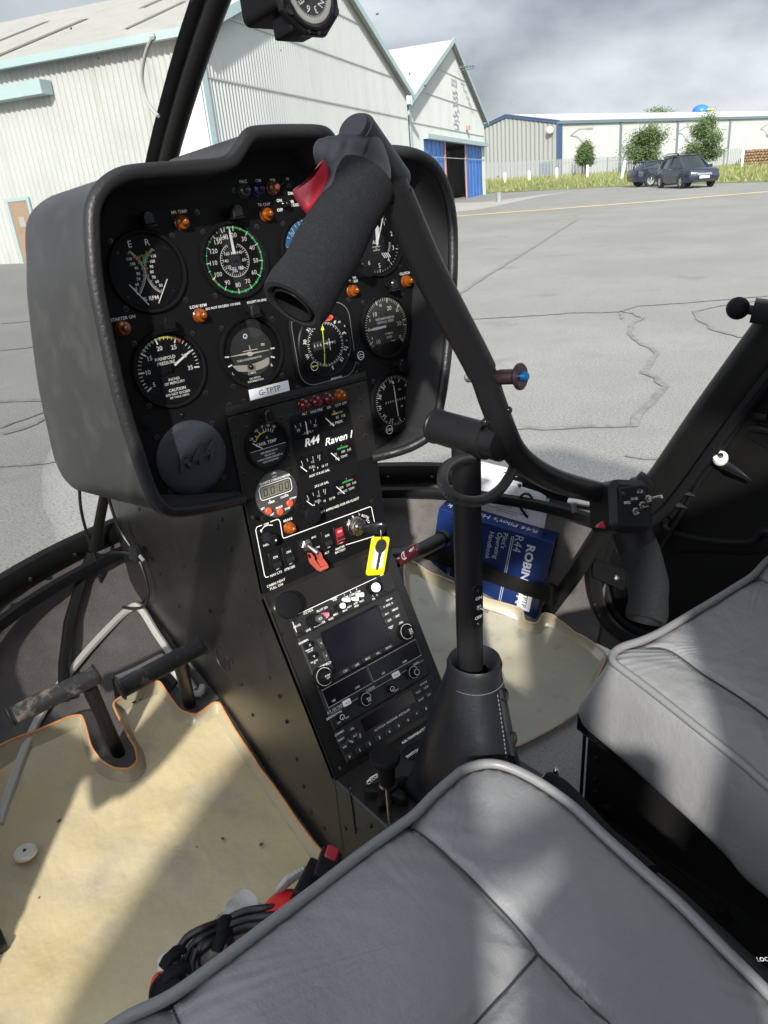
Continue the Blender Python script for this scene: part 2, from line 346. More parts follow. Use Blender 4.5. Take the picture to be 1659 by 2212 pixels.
# ================================================================== OUTSIDE
def _bframe():
    VD = Vector((1186-IMG_W/2, 4830-IMG_H/2, FPX)).normalized(); up = -(CM@VD)
    g = CM@Vector((1397-IMG_W/2, 366-IMG_H/2, FPX)); g -= up*g.dot(up); g.normalize()
    return up, g, up.cross(g)
BU, BG, BH = _bframe()
A0 = PZ(20, 570, 0)
C1 = onp(446, 250, BG, A0); C1 -= BU*(C1.dot(BU)-A0.dot(BU))
BF = Fr(C1, BG, BU)                       # x along the gable, y up, z = -BH (towards the apron in front of the gables)
OM = dict(
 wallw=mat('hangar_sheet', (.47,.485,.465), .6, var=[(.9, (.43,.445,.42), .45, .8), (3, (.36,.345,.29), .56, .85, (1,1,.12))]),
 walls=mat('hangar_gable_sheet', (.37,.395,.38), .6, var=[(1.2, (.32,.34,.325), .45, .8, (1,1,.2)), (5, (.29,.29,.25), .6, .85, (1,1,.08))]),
 roofw=mat('hangar_roof_sheet', (.44,.435,.40), .7, var=[(1.4, (.38,.37,.32), .5, .75), (5, (.30,.29,.25), .62, .85, (1,.3,1))]),
 roofdirt=mat('roof_dirt_strip', (.20,.19,.17), .9),
 teal=mat('pale_teal_trim', (.36,.47,.47), .6), tealw=mat('pale_teal_shade', (.32,.45,.46), .5),
 brown=mat('hangar_door_brown', (.30,.21,.145), .7, var=[(3, (.25,.15,.09), .5, .8)]),
 bdoor=mat('hangar_door_blue', (.03,.13,.42), .5, var=[(.8, (.05,.19,.50), .45, .7)]), dark=mat('hangar_inside', (.012,.012,.013), .9),
 pink=mat('faded_red_post', (.40,.20,.17), .7),
 asphalt=mat('apron_asphalt', (.245,.242,.224), .95, spec=.2, bump=[('n', 45, .6, .008), ('n', 2.5, .3, .03)], var=[(.35, (.295,.290,.268), .4, .66), (60, (.10,.098,.092), .46, .74), (3.5, (.215,.212,.198), .5, .8), (110, (.42,.41,.38), .56, .72), (1.1, (.20,.19,.165), .60, .72)]),
 conc=mat('apron_concrete', (.36,.35,.31), .95, var=[(.7, (.29,.28,.25), .45, .7)]),
 crack=mat('tar_crack', (.15,.148,.14), .9, var=[(14, (.225,.22,.205), .38, .62)]), yline=mat('faded_yellow_line', (.66,.52,.20), .9, var=[(1.5, (.48,.42,.26), .5, .7)]),
 grass=mat('grass_ground', (.12,.15,.04), 1., var=[(.6, (.21,.205,.08), .4, .7), (9, (.08,.12,.025), .5, .75)]),
 blade=mat('grass_blade', (.17,.20,.06), .9, var=[(2, (.28,.26,.11), .45, .7)]),
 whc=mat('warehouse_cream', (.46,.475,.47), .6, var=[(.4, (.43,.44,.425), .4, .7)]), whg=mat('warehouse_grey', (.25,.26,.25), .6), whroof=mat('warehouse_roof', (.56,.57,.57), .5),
 navy=mat('warehouse_navy_trim', (.04,.075,.17), .5), slate=mat('warehouse_slate_trim', (.12,.16,.19), .5),
 galv=mat('galvanised', (.27,.29,.29), .5, .2), wpost=mat('marker_white', (.78,.78,.75), .6),
 leaf=mat('leaf_green', (.055,.095,.025), .8, var=[(2.2, (.10,.15,.045), .4, .7)]), bark=mat('bark', (.09,.075,.06), .9),
 carp=mat('car_paint_navy', (.018,.025,.045), .22, .3, coat=.6), carg=mat('car_glass', (.02,.028,.03), .06), tyre=mat('tyre', (.012,.012,.012), .8), alloy=mat('alloy', (.4,.41,.42), .35, .7), hl=mat('headlight_glass', (.6,.62,.63), .12), plate=mat('number_plate_white', (.7,.7,.68), .4),
 logs=mat('stacked_timber', (.22,.14,.08), .95, var=[(4, (.34,.22,.12), .4, .6), (9, (.07,.045,.03), .5, .65)]),
 dome=mat('blue_dome', (.03,.16,.50), .4), yellowp=mat('yellow_part', (.6,.5,.05), .5), lampw=mat('lamp_white', (.7,.7,.7), .4), letter=mat('faded_lettering', (.36,.39,.44), .7), letters=mat('faded_smear', (.40,.425,.44), .8),
)
def hseg(fr, x0, x1, zt, zb=-1.5, pitch=.17, amp=.034):
    """corrugated upright sheet in frame fr (x along, y up, z out); zt(x) gives the top height"""
    n = int((x1-x0)/pitch*2); a = []
    for i in range(n+1):
        x = x0+(x1-x0)*i/n; a.append((x, amp if i % 2 else -amp, zt(x)))
    vs = []
    for x, c, t in a: vs += [fr.p(x, zb, c), fr.p(x, t, c)]
    return vs, [(2*i, 2*i+2, 2*i+3, 2*i+1) for i in range(n)]

def roof_sheet(mb, fr, xa, ya, xb, yb, c0, c1, pitch=.17, amp=.02, m=0):
    """corrugated roof slope from eave (xa,ya) to ridge (xb,yb); ribs run down the slope, repeated along depth c0..c1"""
    n = int(abs(c1-c0)/pitch*2); vs = []
    nx, ny = -(yb-ya), (xb-xa); L = math.hypot(nx, ny); nx /= L; ny /= L
    if ny < 0: nx, ny = -nx, -ny
    for i in range(n+1):
        c = c0+(c1-c0)*i/n; o = amp if i % 2 else -amp
        vs += [fr.p(xa+nx*o, ya+ny*o, c), fr.p(xb+nx*o, yb+ny*o, c)]
    mb.add(vs, [(2*i, 2*i+2, 2*i+3, 2*i+1) for i in range(n)], m)

def hangar(name, label, x0, x1, zc, eave, ridge, depth, detail):
    fr = BF.at(0, 0, zc)
    t = thing(name, label, 'hangar', group=None); xm = (x0+x1)/2
    top = lambda x: eave+(ridge-eave)*(1-abs(x-xm)/(xm-x0))
    op = (x0+2.4, x1-.9, 3.25) if detail == 2 else None
    g = MB()
    if op:
        g.add(*hseg(fr, x0, op[0], top)); g.add(*hseg(fr, op[1], x1, top)); g.add(*hseg(fr, op[0], op[1], top, op[2]))
    else: g.add(*hseg(fr, x0, x1, top))
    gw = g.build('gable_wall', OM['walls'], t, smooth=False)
    for yy in (2.45, 3.9, 5.35, 6.7):
        xs = [x for x in (x0+.2+i*.1 for i in range(int((x1-x0)*10)-3)) if top(x) > yy+.15 and not (op and yy < op[2] and op[0] < x < op[1])]
        if xs: g = MB(); g.box(fr, xs[0], xs[-1], yy-.02, yy+.02, .028, .042); g.build('sheet_lap', OM['galv'] if 0 else OM['walls'], gw, smooth=False)
    sf = Fr(fr.p(x0, 0, 0), fr.z*-1, BU)       # long side wall, x away from the gable
    sv = MB(); 
    frs = Fr(fr.p(x0, 0, 0), -fr.z, BU)
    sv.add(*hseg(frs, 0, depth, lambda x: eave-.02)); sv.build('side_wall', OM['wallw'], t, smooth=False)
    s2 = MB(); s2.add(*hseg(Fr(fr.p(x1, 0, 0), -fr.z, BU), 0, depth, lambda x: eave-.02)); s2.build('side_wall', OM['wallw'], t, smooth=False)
    rs = MB(); ov = .3; k = (ridge-eave)/(xm-x0)
    roof_sheet(rs, fr, x0-ov, eave-ov*k+.05, xm, ridge+.05, .25, -depth); roof_sheet(rs, fr, x1+ov, eave-ov*k+.05, xm, ridge+.05, .25, -depth)
    rf = rs.build('roof', OM['roofw'], t, smooth=False)
    # dirt strips / patched roof lights lying along the slope
    if detail == 1:
        d = MB()
        for c, a, b, ww in ((-6.2, .08, .55, .34), (-2.4, .15, .5, .22), (-8.7, .3, .7, .3), (-4.1, .55, .9, .3), (-11.4, .1, .5, .3)):
            q = lambda s, cc: fr.p(x0-ov+(xm-x0+ov)*s, eave-ov*k+.05+(ridge-eave+ov*k)*s+.035, cc)
            d.quad(q(a, c), q(a, c-ww), q(b, c-ww), q(b, c))
        d.build('roof_stain', OM['roofdirt'], rf, smooth=False)
    # barge boards on the gable, gutter along the eave, corner trim
    for sx, name_ in ((1, 'barge_board'), (-1, 'barge_board')):
        e = MB(); xa = xm-sx*(xm-x0+ov+.05); n_ = Vector((-(ridge-eave)*sx, (xm-x0), 0)).normalized()
        pa = (xa, eave-ov*k-.01); pb = (xm, ridge+.06)
        e.prism(fr, [(pa[0], pa[1]+.09), (pa[0], pa[1]-.16), (pb[0], pb[1]-.16), (pb[0], pb[1]+.09)], .27, .31)
        e.build(name_, OM['teal'], t, smooth=False)
    e = MB(); xg = x0-ov-.04
    e.prism(fr, [(xg-.1, eave-ov*k-.12), (xg+.06, eave-ov*k-.12), (xg+.06, eave-ov*k+.06), (xg-.1, eave-ov*k+.06)], -depth, .26)
    e.build('gutter', OM['teal'], t, smooth=False)
    e = MB()
    e.box(fr, x0-.05, x0+.22, -1.5, eave-.1, .03, .07); e.box(frs, -.06, .2, -1.5, eave-.1, .03, .075)
    e.build('corner_trim', OM['teal'], t, smooth=False)
    if detail == 2:
        e = MB(); e.box(fr, op[0]-.1, x1+.05, op[2], op[2]+.22, .05, .3); e.build('lintel', OM['teal'], t, smooth=False)
        W = op[1]-op[0]
        for a, b, mt_ in ((0, .30, 'bdoor'), (.66, 1.0, 'bdoor')):
            e = MB(); e.box(fr, op[0]+W*a, op[0]+W*b, -1.5, op[2], -.12, -.05)
            for q in range(1, 5): xx = op[0]+W*(a+(b-a)*q/5); e.box(fr, xx-.03, xx+.03, -1.5, op[2], -.05, -.02)
            e.build('sliding_door', OM[mt_], t, smooth=False)
        for a in (.30, .655): e = MB(); e.box(fr, op[0]+W*a-.12, op[0]+W*a+.12, -1.5, op[2], -.04, .02); e.build('door_post', OM['pink'], t, smooth=False)
        e = MB(); e.box(fr, op[0], op[1], -1.5, op[2], -6.2, -6.0); e.box(fr, op[0], op[1], op[2], op[2]+.1, -6, -.2); e.build('interior', OM['dark'], t, smooth=False)
        # faded lettering high on the gable
        e = MB(); text(e, fr, 'UKCTUS', 29.3, 6.35, .34, .045, 0, bold=.03, wf=.8); e.build('lettering', OM['letter'], t, smooth=False)
        e = MB()
        for i in range(9):
            a = 28.8+random.uniform(-.2, .3); b = 5.9-i*.24
            e.stroke(fr, spl2([(a, b), (a+.5, b+random.uniform(-.1, .16)), (a+.95, b+random.uniform(-.05, .12)), (a+1.35, b+random.uniform(-.1, .1))], 4), random.uniform(.05, .13), .046)
        e.build('faded_emblem', OM['letters'], t, smooth=False)
        e = MB(); p = fr.p(30.3, 7.2, .1)
        e.tube([p, p+fr.z*.9+fr.x*.2], .03, 6)
        for k_ in range(5): q = p+fr.z*(.25+.15*k_)+fr.x*.05*k_; e.tube([q-fr.x*.55, q+fr.x*.55], .018, 5)
        e.tube([p+fr.z*.2-fr.y*.15, p+fr.z*.85-fr.y*.1+fr.x*.4], .02, 5)
        e.build('aerial', OM['slate'], t, smooth=False)
        e = MB(); e.box(fr, 32.0, 32.22, 4.05, 4.3, .03, .25, .02); e.build('lamp', OM['pink'], t, smooth=False)
    else:
        # beam rail, doors on the long side; frs.x runs away from the gable, z faces the helicopter
        zf = frs
        sgn = 1 if frs.z.dot(CP-fr.p(x0, 0, -5)) > 0 else -1
        e = MB(); e.box(zf, 4.3, depth, 4.0, 4.32, *( (.03, .45) if sgn > 0 else (-.45, -.03) )); e.build('door_rail', OM['teal'], t, smooth=False)
        c0, c1 = (.02, .06) if sgn > 0 else (-.06, -.02)
        e = MB(); e.box(zf, 5.98, 6.64, -1.5, 1.62, c0, c1); o = e.build('side_door', OM['brown'], t, label='plain brown plywood personnel door', smooth=False)
        e = MB(); e.box(zf, 6.22, 6.42, .95, 1.22, c0, c1+(.01 if sgn > 0 else 0)) if sgn > 0 else e.box(zf, 6.22, 6.42, .95, 1.22, c0-.01, c1); e.build('notice', OM['conc'], o, smooth=False)
        e = MB(); e.box(zf, 5.16, 5.72, -1.5, 1.22, c0, c1); o = e.build('side_door', OM['wallw'], t, label='white door in a pale teal frame', smooth=False)
        e = MB()
        for a, b, y0, y1 in ((5.09, 5.16, -1.5, 1.3), (5.72, 5.79, -1.5, 1.3), (5.16, 5.72, 1.22, 1.3)): e.box(zf, a, b, y0, y1, c0*1.3, c1*1.3)
        for a, b, y0, y1 in ((5.90, 5.98, -1.5, 1.7), (6.64, 6.72, -1.5, 1.7), (5.98, 6.64, 1.62, 1.7)): e.box(zf, a, b, y0, y1, c0*1.3, c1*1.3)
        e.build('door_frame', OM['tealw'], t, smooth=False)
    return t
hangar('hangar', 'large white corrugated hangar on the left with teal gutter and brown side door', 0, 17.9, 0, 4.9, 8.05, 24, 1)
hangar('hangar', 'second white gabled hangar with blue sliding doors standing open on a dark interior', 19.45, 38.0, -.39, 4.82, 8.32, 26, 2)

# ---- ground
def sheet(name, pts, z, m, kind='structure'):
    mb = MB(); mb.add([(p[0], p[1], z) for p in pts], [tuple(range(len(pts)))]); 
    o = mb.build(name, m, smooth=False); tag(o, kind=kind); return o
def ccw(p): return p if _area(p) > 0 else p[::-1]
sheet('ground', [(-400,-400), (600,-400), (600,600), (-400,600)], -.06, OM['grass'])
g2 = lambda u, v: tuple(PZ(u, v, 0))[:2]
ap = [(-60,-60), (60,-60), tuple(PZ(1900, 380, 0))[:2], g2(1659, 393), g2(1545, 396), g2(1390, 401), g2(1200, 410), g2(1050, 418), (44, 60), (-60, 60)]
sheet('apron', ccw(ap), 0, OM['asphalt'])
def strip(name, pxs, wd, m, z, jit=0.):
    mb = MB(); pts = []
    P = [PZ(u, v, 0) for u, v in pxs]
    out_ = []
    for i in range(len(P)-1):
        n = max(1, int((P[i+1]-P[i]).length/.12)) if jit else 1
        for k in range(n):
            q = P[i].lerp(P[i+1], k/n); 
            if jit: q = q+Vector((random.gauss(0, jit), random.gauss(0, jit), 0))
            out_.append(q)
    out_.append(P[-1])
    mb.stroke(Fr((0,0,0), (1,0,0), (0,1,0)), [(p.x, p.y) for p in out_], wd, z); 
    o = mb.build(name, m, smooth=False); tag(o, kind='structure'); return o
strip('yellow_line', [(960, 469), (1150, 455), (1400, 436), (1659, 414), (2000, 386)], .38, OM['yline'], .006)
cr_ = OM['crack']
for pxs, wd in (([(985, 640), (1045, 600), (1110, 560), (1160, 530), (1205, 500), (1245, 476)], .055),
                ([(980, 692), (1100, 686), (1230, 677), (1345, 674), (1372, 678), (1388, 688), (1362, 704), (1360, 722), (1376, 740), (1402, 752), (1418, 764), (1400, 790), (1388, 806)], .035),
                ([(1388, 806), (1418, 818), (1436, 836), (1420, 856), (1398, 880), (1378, 904), (1372, 922), (1260, 924), (1100, 928), (985, 934)], .045),
                ([(1340, 690), (1343, 672), (1375, 662), (1480, 655), (1659, 640)], .03), ([(1500, 672), (1510, 690), (1550, 716), (1600, 730)], .04), ([(1505, 672), (1560, 660), (1659, 648)], .025),
                ([(0, 758), (60, 752), (100, 742)], .03), ([(0, 700), (70, 694), (140, 690)], .03), ([(0, 940), (50, 928), (95, 905)], .05), ([(0, 868), (100, 866), (180, 872)], .06), ([(0, 925), (60, 905), (110, 885)], .03), ([(0, 1012), (110, 1000), (190, 985)], .03),
                ([(1659, 1010), (1500, 1000), (1350, 985)], .03)):
    strip('surface_crack', pxs, wd*1.35, cr_, .008, jit=.012)
sheet('concrete_strip', ccw([g2(880, 470), g2(880, 440), g2(1045, 437), g2(1240, 412), g2(1170, 424), g2(1040, 452)]), .004, OM['conc'])
# grass bank up to the fence
FB = [PD(1030, 396, 74), PD(1204, 386, 76), PD(1345, 379, 77), PD(1500, 371, 76), PD(1605, 362, 74), PD(1800, 352, 70)]
FE = [PZ(1040, 418, 0), PZ(1200, 410, 0), PZ(1390, 401, 0), PZ(1545, 396, 0), PZ(1659, 393, 0), PZ(1830, 384, 0)]
mb = MB(); n = 14; vs = []
for i in range(6):
    for j in range(n+1):
        t_ = j/n; q = FE[i].lerp(FB[i]*1.0+(FB[i]-FE[i])*.25, t_); q.z += .25*math.sin(math.pi*t_)*random.uniform(.5, 1)+.012; vs.append(q)
mb.add(vs, [(i*(n+1)+j, (i+1)*(n+1)+j, (i+1)*(n+1)+j+1, i*(n+1)+j+1) for i in range(5) for j in range(n)])
tag(mb.build('grass_bank', OM['grass']), kind='structure')
mb = MB()
for _ in range(5200):
    i = random.random()*4.999; a = int(i); b = i-a; t_ = random.random()**.8*.98
    q0 = FE[a].lerp(FE[a+1], b); q1 = FB[a].lerp(FB[a+1], b); q = q0.lerp(q1, t_); h_ = random.uniform(.12, .3)*(1+1.3*t_); q.z += .1*math.sin(math.pi*t_)
    an = random.random()*6.28; dx, dy = math.cos(an)*.07, math.sin(an)*.07
    mb.add([q-Vector((dx, dy, 0)), q+Vector((dx, dy, 0)), q+Vector((random.gauss(0,.08), random.gauss(0,.08), h_))], [(0,1,2)])
mb.build('rough_grass', OM['blade'], kind='stuff', smooth=False)
for k in range(1, 1): pass

# ---- warehouse
wc = PD(1205, 388, 84); hz = lambda u: 419-.0956*(u-830)
wm = CM@Vector((2862-IMG_W/2, hz(2862)-IMG_H/2, FPX)); wm -= BU*wm.dot(BU); wm.normalize(); wn = BU.cross(wm)  # wn: to the left along the gable
WF = Fr(wc, wm, BU)                        # x along the long wall, z = away or towards
top_ = onp(1207, 262, wn if abs(wn.dot(ray(1207,262).normalized()))>.2 else WF.z, wc); WH = (top_-wc).dot(BU)
apx = onp(1095, 250.5, wm, wc)-wc; wa, wh2 = abs(apx.dot(wn)), apx.dot(BU); sg = 1 if apx.dot(wn) > 0 else -1
t = thing('warehouse', 'long cream warehouse with grey end wall and navy trim behind the palisade fence', 'warehouse')
GF = Fr(wc, wn*sg, BU)
mb = MB(); LW = 90.
zs = 1 if WF.z.dot(CP-wc) > 0 else -1
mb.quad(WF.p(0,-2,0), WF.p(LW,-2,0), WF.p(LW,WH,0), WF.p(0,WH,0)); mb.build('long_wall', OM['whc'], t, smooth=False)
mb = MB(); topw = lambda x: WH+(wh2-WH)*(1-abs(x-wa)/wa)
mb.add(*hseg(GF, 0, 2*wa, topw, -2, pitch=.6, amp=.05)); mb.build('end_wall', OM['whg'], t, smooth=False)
mb = MB(); e_ = lambda a, x, y: wc+wn*sg*a+wm*x+BU*y
mb.quad(e_(-.3,-.3,WH+.05), e_(-.3,LW,WH+.05), e_(wa,LW,wh2+.15), e_(wa,-.3,wh2+.15)); mb.quad(e_(2*wa+.3,-.3,WH+.05), e_(2*wa+.3,LW,WH+.05), e_(wa,LW,wh2+.15), e_(wa,-.3,wh2+.15))
mb.build('roof', OM['whroof'], t, smooth=False)
mb = MB(); mb.box(WF, -.2, LW, WH-.28, WH+.04, *((.02, .32) if zs > 0 else (-.32, -.02))); mb.build('eaves_trim', OM['slate'], t, smooth=False)
GZ = 1 if GF.z.dot(CP-wc) > 0 else -1
mb = MB(); z0, z1 = (.08, .2) if GZ > 0 else (-.2, -.08)
mb.prism(GF, [(-.3, WH-.25), (wa, wh2-.15), (2*wa+.3, WH-.25), (2*wa+.3, WH+.1), (wa, wh2+.2), (-.3, WH+.1)], z0, z1); mb.build('verge_trim', OM['navy'], t, smooth=False)
mb = MB(); z0, z1 = (.02, .2) if zs > 0 else (-.2, -.02)
mb.box(WF, -.25, .55, -2, WH-.28, z0, z1); mb.build('corner_column', OM['navy'], t, smooth=False)
for u in (1339, 1461, 1573):
    q = onp(u, 300, WF.z, wc)-wc; x = q.dot(wm); mb = MB(); mb.box(WF, x-.14, x+.14, -2, WH-.28, z0, z1); mb.build('downpipe', OM['slate'], t, smooth=False)
for u, v in ((1232, 292), (1462, 286), (1642, 278)):
    q = onp(u, v, WF.z, wc)-wc; p = WF.p(q.dot(wm), q.dot(BU), .1*zs); mb = MB(); o_ = WF.z*zs
    mb.tube([p, p+o_*.9+BU*.5+WF.x*.3, p+o_*1.9+BU*.45+WF.x*.7], .07, 6); mb.box(frz(p+o_*1.9+BU*.4+WF.x*.7, BU), -.4, .4, -.2, .2, -.1, .1); mb.build('wall_lamp', OM['galv'], t, smooth=False)
q = onp(1180, 377, wm, wc)-wc; a = abs(q.dot(wn)); mb = MB(); mb.box(GF, a-.9, a+.9, -2, q.dot(BU)+1.3, *((.06,.15) if GZ > 0 else (-.15,-.06))); mb.build('end_door', OM['navy'], t, smooth=False)
mb = MB(); mb.sphere(onp(1194, 281, wm, wc)+GF.z*GZ*.5, .42, 12); mb.build('flood_lamp', OM['lampw'], t)

# blue dome on something beyond the warehouse roof, scrap of yellow beside it
p = PD(1514, 233, 130); t = thing('play_dome', 'blue dome with yellow bits poking up beyond the warehouse roof', 'dome', )
mb = MB(); mb.sphere(p-BU*.5, 1.4, 18, sc=(1,1,.75)); mb.tube([p-BU*8, p], .5, 8); mb.build('canopy', OM['dome'], t)
mb = MB(); 
for du in (16, 24): q = PD(1514+du, 237, 129); mb.sphere(q, .28, 8, sc=(1.5,1.5,.6)); mb.tube([q-BU*8, q], .1, 6)
mb.build('fin', OM['yellowp'], t)

# ---- palisade fence
t = thing('palisade_fence', 'grey galvanised palisade fence running along the grass in front of the warehouse', 'fence')
pal = MB(); rail = MB(); posts = []
tot = 0
for i in range(4):
    a, b = FB[i], FB[i+1]; L = (b-a).length; d = (b-a)/L; k = int(L/.16)
    hh = 1.75
    for j in range(k):
        p = a+d*(j*.16)
        if i == 3 and j*.16 > L*.98: continue
        pal.quad(p, p+d*.10, p+d*.10+BU*hh, p+BU*hh); pal.add([p+BU*hh, p+d*.10+BU*hh, p+d*.05+BU*(hh+.14)], [(0,1,2)])
    for z in (.35, 1.45):
        rail.tube([a+BU*z, b+BU*z], .03, 4)
    for j in range(int(L/2.7)+1): posts.append(a+d*(j*2.7))
pal.build('pales', OM['galv'], t, smooth=False); rail.build('rails', OM['galv'], t, smooth=False)
for p in posts: mb = MB(); mb.tube([p-BU*.2, p+BU*1.8], .06, 4); mb.build('fence_post', OM['galv'], t, smooth=False)
t = None
# ---- white marker posts
for i, (u, v, h_, ln, lab) in enumerate(((1091, 391, .9, 0, 'white marker post nearest the second hangar'), (1143, 386, .85, 0, 'short white marker post left of the navy warehouse corner'), (1203, 383, 1., 0, 'white marker post in front of the navy warehouse corner'),
    (1269, 376, .95, 0, 'white marker post below the smallest tree'), (1345, 375, 1.2, .3, 'leaning white marker post left of the parked cars'), (1602, 358, 1.55, .06, 'tallest white marker post beside the timber stack'))):
    p = PD(u, v, 66 if i != 4 else 60); up_ = (BU+WF.x*ln).normalized(); mb = MB(); f_ = frz(p-up_*.4, up_)
    mb.lathe(f_, [(.11, 0), (.11, h_+.15), (.08, h_+.2)], 10); tag(mb.build('marker_post', OM['wpost']), lab, 'marker post', 'white marker posts on the grass')
# ---- timber stack at right
a = PD(1607, 362, 73); b = PD(1720, 356, 70); d = (b-a).normalized(); f_ = Fr(a, d, BU)
mb = MB()
for r_i in range(6):
    for k in range(34):
        c = Vector((k*.27+.13*(r_i % 2), .15+r_i*.26, 0)); mb.lathe(frz(f_.p(c.x, c.y, -.6), f_.z), [(.12, 0), (.13, .05), (.13, 1.2+random.uniform(-.1, .15)), (.1, 1.3)], 7)
tag(mb.build('timber_stack', OM['logs']), 'brown stacked timber at the right end of the palisade fence', 'timber stack')
# ---- small bin at hangar corner
p = PZ(1052, 438, 0)*1.0; mb = MB(); mb.lathe(frz(p+Vector((.6,-.3,0)), BU), [(.14, 0), (.16, .42), (.17, .45), (.05, .48)], 12); tag(mb.build('waste_bin', OM['galv']), 'small grey bin at the corner of the second hangar', 'bin')

# ---- trees
def tree(u, v, dep, h_, wd, seed, lab, trunk, lean=.0):
    rn = random.Random(seed); base = PD(u, v, dep); t = thing('young_tree', lab, 'tree', group='trees in front of the warehouse')
    mb = MB(); mb.tube([base-BU*.5, base+BU*trunk, base+BU*h_*.6+BG*lean, base+BU*h_*.93+BG*lean*2], [.11, .09, .05, .015], 7)
    cl = []
    for i in range(24):
        z = trunk+(h_-trunk)*(.08+.9*rn.random()); k = 1-((z-trunk)/(h_-trunk)-.35)**2*1.5; an = rn.random()*6.28; rr = wd/2*max(k, .15)*rn.uniform(.45, 1.05)
        tip = base+BU*(z+rn.uniform(-.1, .4))+BG*(math.cos(an)*rr+lean)+BH*(math.sin(an)*rr); st = base+BU*(z*.72)+BG*lean*.6
        mb.tube([st, st.lerp(tip, .6)+BU*.1, tip], [.035, .02, .006], 5); cl += [(st.lerp(tip, q), .2+.55*wd/6*q) for q in (.35, .6, .8, 1.)]
    mb.build('trunk', OM['bark'], t)
    lf = MB()
    for c, rr in cl:
        for _ in range(150):
            p = c+Vector([rn.gauss(0, 1) for _ in range(3)])*rr*.62; a = Vector([rn.gauss(0, 1) for _ in range(3)]).normalized(); b = a.orthogonal().normalized(); s_ = rn.uniform(.07, .13)
            lf.add([p-a*s_, p+b*s_*.5, p+a*s_, p-b*s_*.5], [(0,1,2,3)])
    lf.build('crown', OM['leaf'], t, smooth=False)
tree(1263, 377, 73, 2.5, 1.4, 3, 'smallest and thinnest tree, left of the other two', .9, .15)
tree(1394, 372, 72, 3.8, 3.9, 5, 'middle tree with a wide loose crown just left above the parked cars', .9, .1)
tree(1517, 366, 72, 4.2, 3.7, 11, 'tree nearest the right, dense pointed crown above the parked car roof', .9, .05)
p = PD(1420, 242, 120); mb = MB(); rn = random.Random(2)
for _ in range(500):
    q = p+Vector([rn.gauss(0, 1) for _ in range(3)])*Vector((1.3,1.3,.35)).length*.35*Vector((1,1,.3)).length*.5
    q = p+BG*rn.gauss(0, 1.0)+BH*rn.gauss(0, 1)+BU*rn.gauss(0, .35); a = Vector([rn.gauss(0, 1) for _ in range(3)]).normalized(); b = a.orthogonal(); lfz = .16
    mb.add([q-a*lfz, q+b*lfz*.5, q+a*lfz, q-b*lfz*.5], [(0,1,2,3)])
far = thing('far_tree', 'dark treetop just showing over the warehouse roof left of the blue dome', 'tree')
mb.build('crown', OM['leaf'], far, smooth=False); mb = MB(); mb.tube([p-BU*9, p], [.25, .1], 6); mb.build('trunk', OM['bark'], far)

